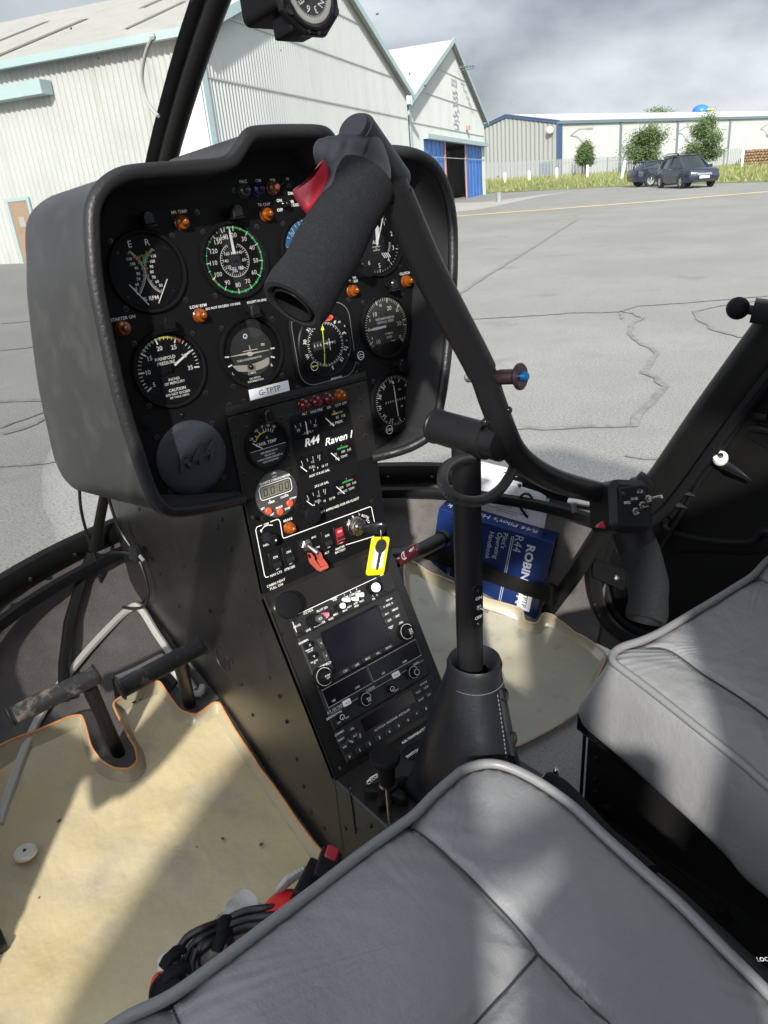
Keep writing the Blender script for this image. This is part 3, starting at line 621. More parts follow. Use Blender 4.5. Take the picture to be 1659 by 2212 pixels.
# ---- cars
def car(name, base, heading, lab, Lc=4.35, Wc=1.78, Hc=1.7, suv=True):
    hd = Vector((heading[0], heading[1], 0)).normalized(); f = Fr(base, Vector((hd.y, -hd.x, 0)), (0,0,1))   # x = car's right, y = up, z = ?
    z = f.z                                  # z = x cross y
    fwd = hd; rt = Vector((hd.y, -hd.x, 0)); up = Vector((0,0,1))
    P = lambda a, b, c: base+fwd*a+rt*b+up*c
    t = thing(name, lab, 'car', group='cars parked on the apron edge')
    # body: cross sections along the length (a, half width low, half width shoulder, z bottom, z shoulder)
    secs = [(-Lc/2, .70, .68, .42, .85), (-Lc/2+.06, .80, .78, .32, .98), (-Lc/2+.5, .88, .86, .26, 1.02), (-.6, .89, .87, .25, 1.0), (.55, .89, .87, .25, .99), (Lc/2-1.0, .89, .86, .26, .99), (Lc/2-.35, .87, .83, .28, .95), (Lc/2-.08, .82, .76, .30, .88), (Lc/2, .76, .70, .36, .78)]
    mb = MB(); rings = []
    for a, w0, w1, z0, z1 in secs:
        r = []
        for sx in (1, -1):
            q = [(w0*.93, z0), (w0, z0+.1), (w0*1.01, (z0+z1)/2), (w1, z1-.05), (w1*.9, z1)]
            r += [P(a, sx*x, y) for x, y in (q if sx > 0 else q[::-1])]
        rings.append(r)
    mb.loft(rings, 0, True, True, True); body = mb.build('body', OM['carp'], t, sharp=50)
    # greenhouse
    zr = Hc-.06
    gh = [(-Lc/2+.22, .66, .97, .97) if suv else (-Lc/2+.3, .62, .97, .97), (-Lc/2+.5, .70, .99, zr-.04) if suv else (-Lc/2+.95, .62, .98, zr-.03), (-.6, .72, .99, zr), (.1, .70, .99, zr-.03), (1.0, .66, .96, .97)]
    mb = MB(); rings = []
    tops = []
    for a, w1, z0, z1 in gh:
        zz = max(z1, z0+.02); k = .80 if z1 > 1.2 else 1
        rings.append([P(a, .80, z0), P(a, w1*k*.98, zz-.06 if z1 > 1.2 else z0+.01), P(a, w1*k*.86, zz), P(a, -w1*k*.86, zz), P(a, -w1*k*.98, zz-.06 if z1 > 1.2 else z0+.01), P(a, -.80, z0)])
    mb.loft(rings, 0, False, False, False); mb.build('windows', OM['carg'], t, sharp=30)
    mb = MB(); rings = [[P(a, x*.86*w_*.8, zz+.012) for x in (1, .5, 0, -.5, -1)] for a, w_, zz in ((-Lc/2+(.42 if suv else .9), .70, zr-.05), (-.6, .74, zr+.01), (.16, .72, zr-.03))]
    mb.loft(rings, 0, False); mb.build('roof', OM['carp'], t)
    for sx in (1, -1):
        mb = MB()
        for (a0, z0_), (a1, z1_) in (((-1.6, .98), (-1.5, zr-.08)), ((-.45, .98), (-.5, zr-.03)), ((.95, .98), (.1, zr-.06))): mb.tube([P(a0, sx*.81, z0_), P(a1, sx*.60, z1_)], .035, 5)
        mb.tube([P(-1.5, sx*.62, zr-.05), P(-.5, sx*.62, zr-.01), (P(.1, sx*.6, zr-.05))], .03, 5); mb.build('window_frame', OM['carp'], t)
        if suv: mb = MB(); mb.tube([P(-1.6, sx*.52, zr+.02), P(-1.4, sx*.52, zr+.08), P(-.1, sx*.52, zr+.08), P(.05, sx*.52, zr+.0)], .022, 6); mb.build('roof_rail', OM['tyre'], t)
        mb = MB(); mb.box(frz(P(.72, sx*.98, 1.03), fwd), -.1, .1, -.07, .07, -.05, .05, .02); mb.build('mirror', OM['carp'], t)
        mb = MB(); c = P(Lc/2-.16, sx*.60, .70); fr_ = Fr(c, rt, up); mb.prism(fr_, rrect(0, 0, .34, .17, .05), -.12, .09, .02) if fr_.z.dot(fwd) > 0 else mb.prism(fr_, rrect(0, 0, .34, .17, .05), -.09, .12, .02); mb.build('headlight', OM['hl'], t)
        for a in (-Lc/2+.82, Lc/2-.86):
            mb = MB(); c = P(a, sx*.70, .335); wf = frz(c, rt*sx, fwd); mb.lathe(wf, [(.20, 0), (.335, 0), (.335, .16), (.30, .2), (.215, .2)], 24, cap1=False); wh = mb.build('wheel', OM['tyre'], t)
            mb = MB(); mb.lathe(wf, [(.22, .15), (.215, .19), (.05, .17), (.04, .19)], 20, kn=.0); 
            for k in range(5): an = k*2*math.pi/5; mb.tube([wf.p(.04*math.cos(an), .04*math.sin(an), .2), wf.p(.2*math.cos(an), .2*math.sin(an), .19)], .025, 5)
            mb.build('rim', OM['alloy'], wh)
            mb = MB(); mb.tube([P(a+.39*math.cos(q), sx*.885, .33+.39*math.sin(q)) for q in [math.pi*k/10 for k in range(11)]], .035, 6); mb.build('wheel_arch', OM['tyre'], t)
    mb = MB(); fr_ = Fr(P(Lc/2, 0, .5), rt, up); s_ = 1 if fr_.z.dot(fwd) > 0 else -1
    def bx(a, b, c_, d, m_=0, k=.02): mb.box(fr_, a, b, c_, d, *((0, k) if s_ > 0 else (-k, 0)), .0, m_)
    bx(-.38, .38, .13, .22); mb.build('grille', OM['alloy'], t, smooth=False)
    mb = MB(); bx(-.26, .26, -.03, .09, k=.04); o = mb.build('number_plate', OM['plate'], t, smooth=False)
    mb = MB(); bx(-.6, .6, -.2, -.07, k=.035); mb.build('bumper_grille', OM['tyre'], t, smooth=False)
    return t
vd = Vector((.862,.504,0)); rd = Vector((.504,-.862,0))
cb = PZ(1484, 407, 0); hd = -vd*math.cos(R_(24))+rd*math.sin(R_(24))
car('parked_car', cb+vd*1.6-rd*.1, hd, 'dark navy four-by-four with roof bars facing right, parked on the apron')
cb2 = PZ(1420, 405, 0); car('parked_car', cb2+vd*3.2+rd*.2, (vd*.45+rd*.9), 'dark hatchback seen from behind, partly hidden by the four-by-four', 4.0, 1.7, 1.5, False)

# ================================================================== CABIN SHELL
XC = .457
PF = Fr(PY(506.6, 562, .74), (1,0,0), (0, math.sin(R_(5.8)), math.cos(R_(5.8))))     # instrument panel face, z towards the pilot
AF = Fr((.359, .702, 1.198), (1,0,0), (0, math.sin(R_(28.7)), math.cos(R_(28.7))))   # radio console face
def P_(u, v, off=0.): return PF.px(u, v, off)
def A_(u, v, off=0.): return AF.px(u, v, off)
FLZ = .82
cab = thing('helicopter_cabin', 'helicopter nose cabin: black frames, curved windshield, centre post and grey carpeted footwells', 'helicopter')
def ell(z_yc, z_ys, xs, sx=1., sy=1., n=28, ext=0.):
    o = []
    for i in range(n+1):
        t = math.pi*(i/n-.5); o.append((XC+xs*sx*math.sin(t), z_ys+(z_yc-z_ys)*sy*math.cos(t)))
    if ext: o = [(o[0][0], o[0][1]-.01)]+o+[(o[-1][0], o[-1][1]-.01)]
    return o
prof = [(1.10, 1.0, 1.0), (1.04, .995, .965), (.977, .99, .88), (.915, .98, .75), (.865, .97, .55), (.835, .96, .38), (.822, .95, .25)]
mb = MB(); rings = [[(x, y, z) for x, y in ell(1.25, .68, .583, sx, sy, 32, .24)] for z, sx, sy in prof]
rings.append([(XC+(x-XC)*.9, y-.02, FLZ) for x, y in ell(1.25, .68, .583, .94, .2, 32, .24)])
mb.loft(rings, 0, False); mb.add(rings[-1], [tuple(range(len(rings[-1])))])
mb.build('nose_carpet', M['carpet'], cab)
mb = MB(); f0 = Fr((0,0,0), (1,0,0), (0,1,0))
mb.prism(f0, [(-.14,-.7), (1.05,-.7), (1.05,.64), (-.14,.64)], FLZ-.03, FLZ-.002); mb.prism(f0, [(.557,-.4), (1.03,-.4), (1.03,.60), (.557,.60)], FLZ-.001, FLZ+.004); mb.build('floor_carpet', M['carpetl'], cab, smooth=False)
mb = MB(); mb.prism(f0, [(-.02,.1), (.99,.1), (.99,.95), (.8,1.02), (.1,1.02), (-.02,.9)], .60, FLZ-.035)
mb.build('belly', M['frame'], cab, smooth=False)
# lower windshield frame
bow = [Vector((x, y, 1.105)) for x, y in ell(1.25, .68, .583, 1, 1, 40)]
mb = MB(); mb.tube(bow, (.024, .015), 10, flat=(0,0,1)); mb.build('lower_window_frame', M['frame'], cab)
mb = MB(); mb.tube([p+Vector(((XC-p.x)*.05, -(p.y-.5)*.045, -.028)) for p in bow], (.012, .009), 8, flat=(0,0,1)); mb.build('frame_inner_rail', M['blk'], cab)
mb = MB(); 
for i in range(2, 40, 2): 
    p = bow[i]+Vector(((XC-bow[i].x)*.03, -(bow[i].y-.5)*.03, .0)); mb.sphere(p, .004, 6)
mb.build('rivet_row', M['screw'], cab)
# windshield
lv = [(1.10,1.25,.68,.583), (1.161,1.245,.625,.581), (1.319,1.222,.541,.578), (1.472,1.155,.455,.572), (1.60,1.063,.385,.565), (1.692,.984,.33,.555), (1.826,.812,.235,.525), (1.93,.62,.15,.49), (2.02,.38,.02,.44)]
def gl(sgn):
    mb = MB(); rings = []
    for z, yc, ys, xs in lv:
        rings.append([(XC+sgn*xs*math.sin(t), ys+(yc-ys)*math.cos(t), z) for t in [math.pi/2*i/16 for i in range(17)]])
    rr = spl_r(rings, 3); mb.loft(rr, 0, False)
    return mb
def spl_r(rings, n):
    cols = [spl([Vector(r[j]) for r in rings], n) for j in range(len(rings[0]))]
    return [[cols[j][i] for j in range(len(cols))] for i in range(len(cols[0]))]
gl(-1).build('windshield', M['wshield'], cab, label='left half of the curved windshield'); gl(1).build('windshield', M['wshield'], cab, label='right half of the curved windshield')
post = spl([(XC, yc, z) for z, yc, ys, xs in lv], 5)
mb = MB(); mb.tube([p+Vector((.002,-.012,-.006)) for p in post], (.0118, .0115), 14, flat=(1,0,0)); mb.build('centre_post', M['frame'], cab)
mb = MB(); mb.tube([p+Vector((-.004,.004,.003)) for p in post], (.0135, .003), 8, flat=(1,0,0)); mb.build('post_seal', M['blkm'], cab)
for sgn in (-1, 1):
    side = spl([(XC+sgn*xs, ys, z) for z, yc, ys, xs in lv], 4)
    mb = MB(); mb.tube([p+Vector((-sgn*.006, -.034, -.016)) for p in side], (.032, .012), 12, flat=(0,1,.4)); mb.build('door_pillar', M['frame'], cab)
    mb = MB(); mb.tube([p+Vector((-sgn*.02, -.070, -.02)) for p in side], (.009, .009), 8); mb.build('door_seal', M['blkm'], cab)
rn_ = random.Random(9); mb = MB()
for _ in range(90):
    k = rn_.uniform(0, 6.99); i = int(k); f_ = k-i; z, yc, ys, xs = [lv[i][j]+(lv[i+1][j]-lv[i][j])*f_ for j in range(4)]; t = rn_.uniform(-1.3, .9)
    n_ = Vector((math.sin(t), math.cos(t), .5)).normalized(); c_ = Vector((XC+xs*math.sin(t), ys+(yc-ys)*math.cos(t), z))-n_*.002; q_ = frz(c_, n_); r_ = rn_.uniform(.0006, .0016); e_ = rn_.uniform(1, 2.2); a_ = rn_.random()*3
    mb.poly(q_.at(0,0,0,a_), [(r_*e_*math.cos(j*1.05)*rn_.uniform(.6,1), r_*math.sin(j*1.05)*rn_.uniform(.6,1)) for j in range(6)], 0)
mb.build('insect_specks', mat('speck', (.09,.085,.075), .9), cab, kind='stuff', smooth=False)
# roof with overhead frame, rear pillars
rf = [[(XC+x*w_, y, 2.02+.06*(1-(abs(x)**2))-dz) for x in (-1,-.8,-.5,-.2,.2,.5,.8,1)] for y, w_, dz in ((.38,.1,.0), (.25,.30,-.01), (.05,.42,-.03), (-.4,.45,-.04), (-1.1,.45,-.02), (-1.5,.4,.1))]
mb = MB(); mb.loft(rf, 0, False); mb.loft([[(a, b, c+.02) for a, b, c in r] for r in rf], 0, False); mb.build('roof', M['frame'], cab)
for sgn in (-1, 1):
    mb = MB(); mb.tube([(XC+sgn*.585, -.30, .80), (XC+sgn*.585, -.30, 1.3), (XC+sgn*.56, -.30, 1.7), (XC+sgn*.44, -.29, 2.03)], (.035,.02), 10, flat=(0,1,0)); mb.build('rear_pillar', M['frame'], cab)
mb = MB(); mb.prism(Fr((0,-1.3,0), (1,0,0), (0,0,1)), rrect(XC, 1.3, 1.1, 1.2, .2, 4), 0, .03); mb.build('rear_bulkhead', M['frame'], cab)
mb = MB(); f_ = Fr((0,-.30,0), (1,0,0), (0,0,1)); mb.prism(f_, spl2([(-.13,.8), (.0,.8), (.0,1.50), (-.16,1.512), (-.225,1.50), (-.243,1.44), (-.243,.8)], 1, True), -.015, .015); mb.build('seat_shade_slab', M['frame'], cab, smooth=False)  # added slab, its edge shaped to bound the sun patch on the seat
rdt = thing('sun_blocker', 'added unseen black door shape that shades the near seat and left footwell', 'door')  # added blocker, outlined to cast the shadow pattern on seat and floor
mb = MB(); mb.prism(f_, [(-.92,.80), (-.30,.80), (-.30,1.60), (-.34,1.79), (-.68,1.79), (-.80,1.70), (-.88,1.62), (-.925,1.55)], -.02, .02, .005); mb.build('door_skin', M['inner'], rdt)  # blocker panel, outlined from the shadow edges on floor and seat
mb = MB(); mb.tube([(-.31,-.30,1.565), (-.10,-.30,1.531)], .017, 10); mb.build('shade_bar', M['frame'], rdt)  # added bar, casts the dark stripe between the two seat patches
mb = MB(); mb.prism(f_, [(-.38,1.80), (-.05,1.80), (-.05,1.99), (-.38,1.93)], -.02, .02, .005); mb.build('shade_header', M['inner'], rdt)  # added block, shades the binder and the far grip
mb = MB(); mb.tube([(-.34,-.30,1.62), (-.36,-.30,1.85)], .012, 8); mb.build('shade_upright', M['frame'], rdt)  # added strut linking the two blocker panels
# strut beside the console and the rib going down into the left footwell
mb = MB(); s0 = PX(203, 1188, .30); s1 = PX(232, 1040, .335); mb.tube([s0, s1, s1+(s1-s0)*.6], (.009,.006), 8, flat=(1,0,0)); mb.build('side_strut', M['frame'], cab)
mb = MB(); rib = [(215,1190,.300,1.13), (178,1260), (150,1340), (136,1440), (133,1500)]
def onnose(u, v):
    """where the view ray meets the carpeted nose surface (marching on its profile)"""
    r = ray(u, v).normalized(); t_ = .7
    while t_ < 2.5:
        p = CP+r*t_
        zz = nosez(p.x, p.y)
        if zz is None or p.z <= zz: return p
        t_ += .004
    return p
def nosez(x, y):
    for i in range(len(prof)-1):
        z0, a0, b0 = prof[i]; z1, a1, b1 = prof[i+1]
    if y <= .68: return FLZ if abs(x-XC) < .56 else None
    dx = (x-XC)/.583
    def f(k): z, sx, sy = k; return (dx/sx)**2+((y-.68)/(.57*sy))**2-1
    if f(prof[0]) > 0: return None
    for i in range(len(prof)-1):
        a, b = f(prof[i]), f(prof[i+1])
        if a <= 0 < b: k = -a/(b-a); return prof[i][0]+(prof[i+1][0]-prof[i][0])*k
    return FLZ
mb.tube([onnose(u, v)+Vector((0,-.012,.012)) for u, v in ((196,1205), (172,1270), (148,1350), (137,1440), (136,1520))], (.009,.005), 8, flat=(1,0,0)); mb.build('nose_rib', M['frame'], cab)
# grey rubber bead edging
onfloor_ = lambda u, v: onnose(u, v)+Vector((0,-.004,.008))
mb = MB(); b1 = [onnose(u, v)+Vector((0,0,.008)) for u, v in ((0,1790), (30,1700), (72,1590), (120,1505), (180,1428), (240,1362), (280,1325))]
apex = PX(302, 1313, .352); b2 = [onfloor_(340,1378), onfloor_(385,1443), onfloor_(420,1497)]
mb.tube(spl(b1+[apex]+b2, 4), .0065, 8); mb.build('bead', M['bead'], cab)
mb = MB(); mb.tube(spl([onnose(u, v)+Vector((0,0,.008)) for u, v in ((255,1475), (300,1455), (352,1428), (360,1440), (395,1478), (408,1500), (432,1507), (440,1490))], 3), .0065, 8); mb.build('bead', M['bead'], cab)
# dark well and perforated plate between the pedals
mb = MB(); q = [onnose(u, v)+Vector((0,-.004,.005)) for u, v in ((242,1470), (352,1430), (384,1470), (350,1520), (275,1560), (250,1530))]
mb.add(q, [tuple(range(6))]); pl = mb.build('pedal_well_plate', M['blk'], cab, smooth=False)
mb = MB()
for i in range(6):
    for j in range(3):
        mb.lathe(frz(onnose(254+i*13+j*3, 1502-i*6+j*14)+Vector((0,-.006,.006)), (0,-.3,1)), [(.0042, 0), (.0042, .0015)], 10)
mb.build('plate_hole', M['blkm'], pl)
for px_ in (((395,1495),(425,1470),(436,1500),(445,1560),(418,1580),(398,1545)), ((225,1640),(255,1625),(300,1670),(298,1700),(262,1690),(235,1660))):
    mb = MB(); q = [PZ(u, v, FLZ+.004) for u, v in px_]; mb.add(q, [tuple(range(len(q)))]); mb.build('pedal_slot', M['blkm'], cab, smooth=False)
# right side: door opening flange, rib, small hardware
DX = 1.015
mb = MB(); mb.tube(spl([PX(u, v, DX) for u, v in ((1400,1035), (1330,1110), (1292,1180), (1283,1255), (1300,1325), (1345,1375), (1410,1402), (1500,1412), (1620,1400))], 4), (.006,.017), 8, flat=(1,0,0)); mb.build('door_opening_flange', M['frame'], cab)
wp_ = [PX(u, v, 1.028) for u, v in ((1283,1255), (1300,1325), (1345,1375), (1410,1402), (1500,1412), (1620,1400))]
mb = MB(); mb.prism(Fr((1.028,0,0), (0,1,0), (0,0,1)), [(.72,.815), (.72,1.0)]+[(p.y, p.z) for p in wp_]+[(.1,wp_[-1].z), (.1,.815)], 0, .012); mb.build('side_carpet', M['carpet'], cab, smooth=False)
mb = MB(); mb.prism(Fr((1.062,0,0), (0,1,0), (0,0,1)), [(.78,.80), (.78,1.06), (.70,1.12), (.58,1.18), (-.3,1.2), (-.3,.80)], 0, .008); mb.build('door_opening_back', M['inner'], cab, smooth=False)
mb = MB(); mb.tube(spl([PX(u, v, DX+.02) for u, v in ((1400,1060), (1345,1130), (1310,1190), (1302,1255), (1320,1318), (1360,1358), (1420,1380), (1500,1390))], 4), (.005,.011), 8, flat=(1,0,0)); mb.build('door_gasket', M['blkm'], cab)
mb = MB(); a = PX(1316, 1130, 1.01); b = PX(1240, 1245, 1.0); c = PX(1165, 1345, .99); mb.tube([a, b, c], (.006,.014), 8, flat=(1,0,0)); mb.build('side_rib', M['frame'], cab)
mb = MB(); f_ = Fr(PX(1318, 1240, 1.0), (0,1,0), (0,0,1)); mb.prism(f_, rrect(0, 0, .065, .036, .006), -.004, .004, .001); o = mb.build('bracket', M['blk'], cab); mb = MB(); mb.sphere(PX(1332, 1248, .995), .006, 8); mb.build('bolt', M['steel'], o)
mb = MB()
for u, v in ((1300,1180), (1287,1220), (1285,1305), (1297,1330), (1345,1392)): mb.sphere(PX(u, v, DX-.006), .004, 8)
mb.build('rivet_row', M['darkst'], cab)
mb = MB(); a = PX(1228, 1082, .99); b = PX(1300, 1092, 1.0); mb.tube([a, b], (.006,.004), 8); mb.tube([PX(1238,1085,.985), PX(1240,1105,.985)], .006, 8); mb.build('hinge_fitting', M['steel'], cab)
for u, v in ((1366,1054), (1355,1068)): mb = MB(); mb.lathe(frz(PX(u+5, v-15, 1.0), (-1,0,0)), [(.007,0), (.007,.005), (.004,.007)], 12); mb.build('pillar_bolt', M['screw'], cab)

# door (right front), its trim and fittings
dr = thing('cabin_door', 'black moulded right cabin door with quilted fabric pocket and white latch wheel', 'door')
D2 = Fr((1.055,0,0), (0,-1,0), (0,0,1))     # x = aft, y = up, z = inward (-X)
def dp(u, v, x=1.04): p = PX(u, v, x); return (-p.y, p.z)
front = [dp(u, v) for u, v in ((1395,1055), (1310,1190), (1310,1260), (1335,1325), (1380,1365), (1440,1380))]
low = [(.35, .83)]; sill = [(.35, 1.33)]
outl = spl2(front, 3)+[(-.40,.85), (.35,.83), (.35,1.31), (-.36,1.31)]
mb = MB(); mb.prism(D2, outl, -.02, .004); mb.build('door_skin', M['inner'], dr)
mb = MB(); mb.prism(D2, [(-.46,1.31), (.35,1.31), (.35,1.335), (-.47,1.335)], -.02, .02, .004); mb.build('window_sill', M['inner'], dr)
wl = spl([(1.045, y, z) for y, z in ((.60,1.13), (.545,1.23), (.50,1.33), (.43,1.47), (.33,1.68), (.22,1.86), (.10,1.97))], 4)
mb = MB(); mb.tube([p+Vector((0,-.03,-.012)) for p in wl], (.030,.012), 10, flat=(0,1,.4)); mb.build('door_frame', M['inner'], dr)
mb = MB(); mb.tube([p+Vector((-.012,-.04,-.01)) for p in wl], (.008,.006), 8); mb.build('inner_ridge', M['blk'], dr)
# window corner: broad rounded frame around the opening
wo = [dp(u, v) for u, v in ((1560,905), (1640,770), (1700,680))]
mb = MB(); mb.prism(D2, [dp(u, v) for u, v in ((1385,1075), (1440,985), (1500,893), (1600,740), (1660,650), (1760,500), (1850,560), (1730,700), (1659,812), (1648,838), (1644,860), (1650,882), (1664,897), (1700,905))]+[(.35,1.31), (.35,1.22), (-.45,1.12)], -.004, .010, .003)
mb.build('window_surround', M['inner'], dr)
mb = MB(); mb.tube(spl([PX(u, v, 1.035) for u, v in ((1659,900), (1625,892), (1605,870), (1600,840), (1612,805), (1640,760), (1680,700))], 4), (.007,.006), 8); mb.build('window_bead', M['blk'], dr)
pk = [dp(u, v, 1.035) for u, v in ((1432,1130), (1450,1085), (1490,1010), (1530,948), (1560,928), (1620,926))]+[(.1,1.27), (.1,1.13), (-.3,1.115)]+[dp(u, v, 1.035) for u, v in ((1659,1150), (1620,1172), (1560,1172), (1500,1164), (1450,1150))]
mb = MB(); mb.prism(D2, spl2(pk, 3, True), .004, .012, .003); mb.build('door_pocket', M['quilt'], dr)
mb = MB(); mb.tube([D2.p(a, b, .012) for a, b in spl2(pk, 4, True)], (.006,.006), 8, closed=True); mb.build('pocket_rim', M['blk'], dr)
mb = MB(); mb.prism(D2, spl2([dp(u, v, 1.03) for u, v in ((1440,1200), (1520,1200), (1620,1205), (1700,1190))], 2)+[(-.25,1.06), (-.25,.90)]+[dp(u, v, 1.03) for u, v in ((1440,1350), (1385,1330), (1360,1280))], .004, .01, .002); mb.build('lower_trim_panel', M['quilt'], dr)
mb = MB(); f_ = frz(PX(1556, 990, 1.02), (-.55,-.25,.85)); mb.lathe(f_, [(.005,-.0055), (.0100,-.005), (.0112,.0), (.0100,.005), (.0036,.0056), (.0036,.003)], 28); wh = mb.build('latch_wheel', M['plast'], dr); mb = MB(); mb.lathe(f_, [(.004,.004), (.004,.0085), (.002,.0095)], 10); mb.build('screw', M['darkst'], wh)
mb = MB(); mb.tube([PX(1515,965,1.03), PX(1545,993,1.025), PX(1590,1018,1.025), PX(1625,1040,1.03)], [(.006,.003),(.010,.004),(.007,.003),(.0015,.0015)], 8, flat=(0,0,1)); mb.build('latch_lever', M['blkg'], dr)
mb = MB(); mb.tube([PX(1560,945,1.025), PX(1500,1060,1.025), PX(1420,1200,1.025)], .0035, 8); mb.build('latch_rod', M['blkg'], dr)
for u, v in ((1480,1064), (1463,1090)): mb = MB(); mb.tube([PX(u-16,v-12,1.02), PX(u,v,1.015), PX(u+22,v+8,1.02)], [(.001,.001),(.006,.004),(.001,.001)], 8); mb.build('rod_guide', M['blkm'], dr)
mb = MB(); mb.prism(D2, [(-.42,1.335), (.35,1.335), (.35,1.95), (.0,1.95), (-.25,1.7)], -.012, -.008); mb.build('window_pane', M['wshield'], dr, smooth=False)
# camera-mount ball on the pillar
t = thing('ball_mount', 'black rubber ball mount clamped on the right door pillar', 'mount')
b0 = PX(1594, 666, 1.0); b1 = PX(1640, 672, 1.01)
rr = 24/FPX*(b0-CP).dot(CM@Vector((0,0,1)))
mb = MB(); mb.sphere(b0, rr, 28); mb.build('ball', M['blkm'], t); mb = MB(); mb.tube([b0.lerp(b1,.3), b1], rr*.42, 14); mb.build('stem', M['blk'], t)
mb = MB(); mb.box(frz(b1, (b1-b0)), -.014, .014, -.014, .014, -.008, .02, .003); mb.build('clamp', M['blk'], t)

# ------------------------------------------------------------------ floor mats
from mathutils.geometry import delaunay_2d_cdt
def matobj(label, px_, wall, mb_='mat', rm='rim'):
    t = thing('floor_mat', label, 'floor mat')
    pts = [onfloor(u, v) for u, v in px_]; q = [(p.x, p.y) for p in pts]
    if _area(q) < 0: q = q[::-1]
    q = chaikin(q); n = len(q)
    Z = lambda a, b, h=0.: (a, b, floorz(a, b)+.007+h)
    ins = inset(q, .010); x0, x1 = min(a for a, b in q), max(a for a, b in q); y0, y1 = min(b for a, b in q), max(b for a, b in q)
    P = [Vector(p) for p in ins]; P += [Vector((x0+.022*i, y0+.022*j)) for i in range(1, int((x1-x0)/.022)+1) for j in range(1, int((y1-y0)/.022)+1)]
    r_ = delaunay_2d_cdt(P, [], [list(range(n))], 1, 1e-6)
    g = MB(); g.add([Z(p.x, p.y, .0012*math.sin(p.x*60)*math.sin(p.y*47)) for p in r_[0]], [tuple(f) for f in r_[2]]); g.build('mat_base', M[mb_], t, sharp=80)
    g = MB(); g.loft([[Z(a, b) for a, b in ins], [Z(a, b, .004) for a, b in inset(q, .005)], [Z(a, b, wall) for a, b in q]], 0, True); g.build('mat_wall', M['matclear'], t, sharp=80)
    g = MB(); g.tube([Z(a, b, wall) for a, b in q], .0020, 6, closed=True); g.build('mat_rim', M[rm], t)
    return t
def floorz(x, y):
    z = nosez(x, y)
    return FLZ if z is None else max(z, FLZ)
def onfloor(u, v):
    r = ray(u, v).normalized(); t_ = .5
    while t_ < 2.5:
        p = CP+r*t_
        if p.z <= FLZ+.002: return PZ(u, v, FLZ+.002)
        zz = nosez(p.x, p.y)
        if zz is not None and p.z <= zz: return p
        t_ += .003
    return p
LM = matobj('yellowed clear vinyl mat on the left footwell floor with cut-outs round the pedals', [(-60,1668), (0,1640), (60,1615), (120,1590), (160,1574), (184,1570), (192,1590), (204,1640), (225,1668), (252,1686), (285,1688), (304,1668), (300,1640), (276,1600), (250,1548), (262,1532), (330,1500), (350,1496), (366,1520), (398,1562), (430,1568), (464,1543), (479,1543), (492,1567), (550,1658), (599,1725), (644,1793), (688,1853), (760,1920), (600,2230), (300,2480), (-200,2500), (-260,2100), (-140,1800)], .015)
RM = matobj('dull cream vinyl mat on the right footwell floor beyond the control stick', [(872,1232), (905,1238), (930,1258), (1000,1290), (1080,1322), (1128,1338), (1132,1362), (1158,1368), (1172,1346), (1200,1352), (1260,1392), (1312,1432), (1290,1480), (1266,1545), (1200,1590), (1105,1640), (1010,1620), (930,1480), (880,1340)], .014, 'mat2', 'rim2')
# ridges and a stud on the left mat
def tub(name, pts, r, m, parent=None, label=None, cat=None, **k):
    g = MB(); g.tube(pts, r, **k); o = g.build(name, m, parent); tag(o, label, cat); return o
for a, b in (((560,2040),(860,1800)), ((470,2110),(640,1960))):
    p = PZ(*a, FLZ+.008); q = PZ(*b, FLZ+.008)
    tub('mat_ridge', [p, p.lerp(q,.5), q], [(.004,.002), (.016,.004), (.004,.002)], M['mat'], LM, n=10, flat=(1,-.6,0))
st = thing('snap_stud', 'round clear plastic stud standing on the left mat', 'stud'); sp = onfloor(63, 1864)+Vector((0,0,.008)); g = MB(); g.lathe(Fr(sp, (1,0,0), (0,1,0)), [(.005,0), (.006,.007), (.0145,.009), (.0145,.013), (.012,.015)], 24); g.build('stud_cap', mat('clear_stud', (.62,.62,.55), .25, coat=.4), st); g = MB(); g.sphere(sp+Vector((0,0,.015)), .0025, 8); g.build('pin', M['darkst'], st)
for u, v, r_ in ((131,1783,.008), (483,1822,.006), (566,1835,.007), (428,1840,.003), (88,1950,.004)):
    g = MB(); rn_ = random.Random(u); g.poly(Fr(onfloor(u, v)+Vector((0,0,.0095)), (1,0,0), (0,1,0)), [(r_*.6*rn_.uniform(.5,1)*math.cos(q*.6), r_*.6*rn_.uniform(.5,1)*math.sin(q*.6)) for q in range(10)], 0); g.build('mat_stain', mat('stain', (.10,.085,.06), .9), LM, smooth=False)
g = MB(); g.box(Fr(onfloor(6, 2040)+Vector((0,0,.006)), (1,0,0), (0,1,0)), -.03, .004, -.018, .022, 0, .010, .002); tag(g.build('fuel_drain_cover', M['darkst']), 'small dark block at the left edge of the left mat', 'cover')

# ------------------------------------------------------------------ pedals
def pedal(a, b, base, mid, lab, cap):
    t = thing('rudder_pedal', lab, 'pedal', group='anti-torque pedals in the left footwell')
    d = (b-a).normalized(); f_ = Fr(a, d, Vector((0,-.3,1))); L = (b-a).length
    up_ = (mid-base).normalized()
    g = MB(); g.tube([a, b], (.0130,.0095), 18, flat=(0,.5,1)); g.build('foot_bar', M['worn'], t)
    for e, s_ in ((a, -1), (b, 1)): g = MB(); g.lathe(frz(e, d*s_), [(.0128,-.001), (.0160,.0), (.0160,.0018), (.0140,.0025), (.012,.0005)], 20); g.build('end_flange', M['darkst'], t)
    g = MB(); g.tube(spl([mid, mid.lerp(base,.5), base], 3), .0100, 16); g.build('pedal_arm', M['blk'], t)
    g = MB(); g.tube([base, base+(base-mid).normalized()*.035], (.016), 16); o = g.build('pedal_socket', M['blk'], t); g = MB(); g.sphere(base+Vector((-.0,-.016,.004)), .0045, 10); g.build('rivet', M['steel'], o)
    return t
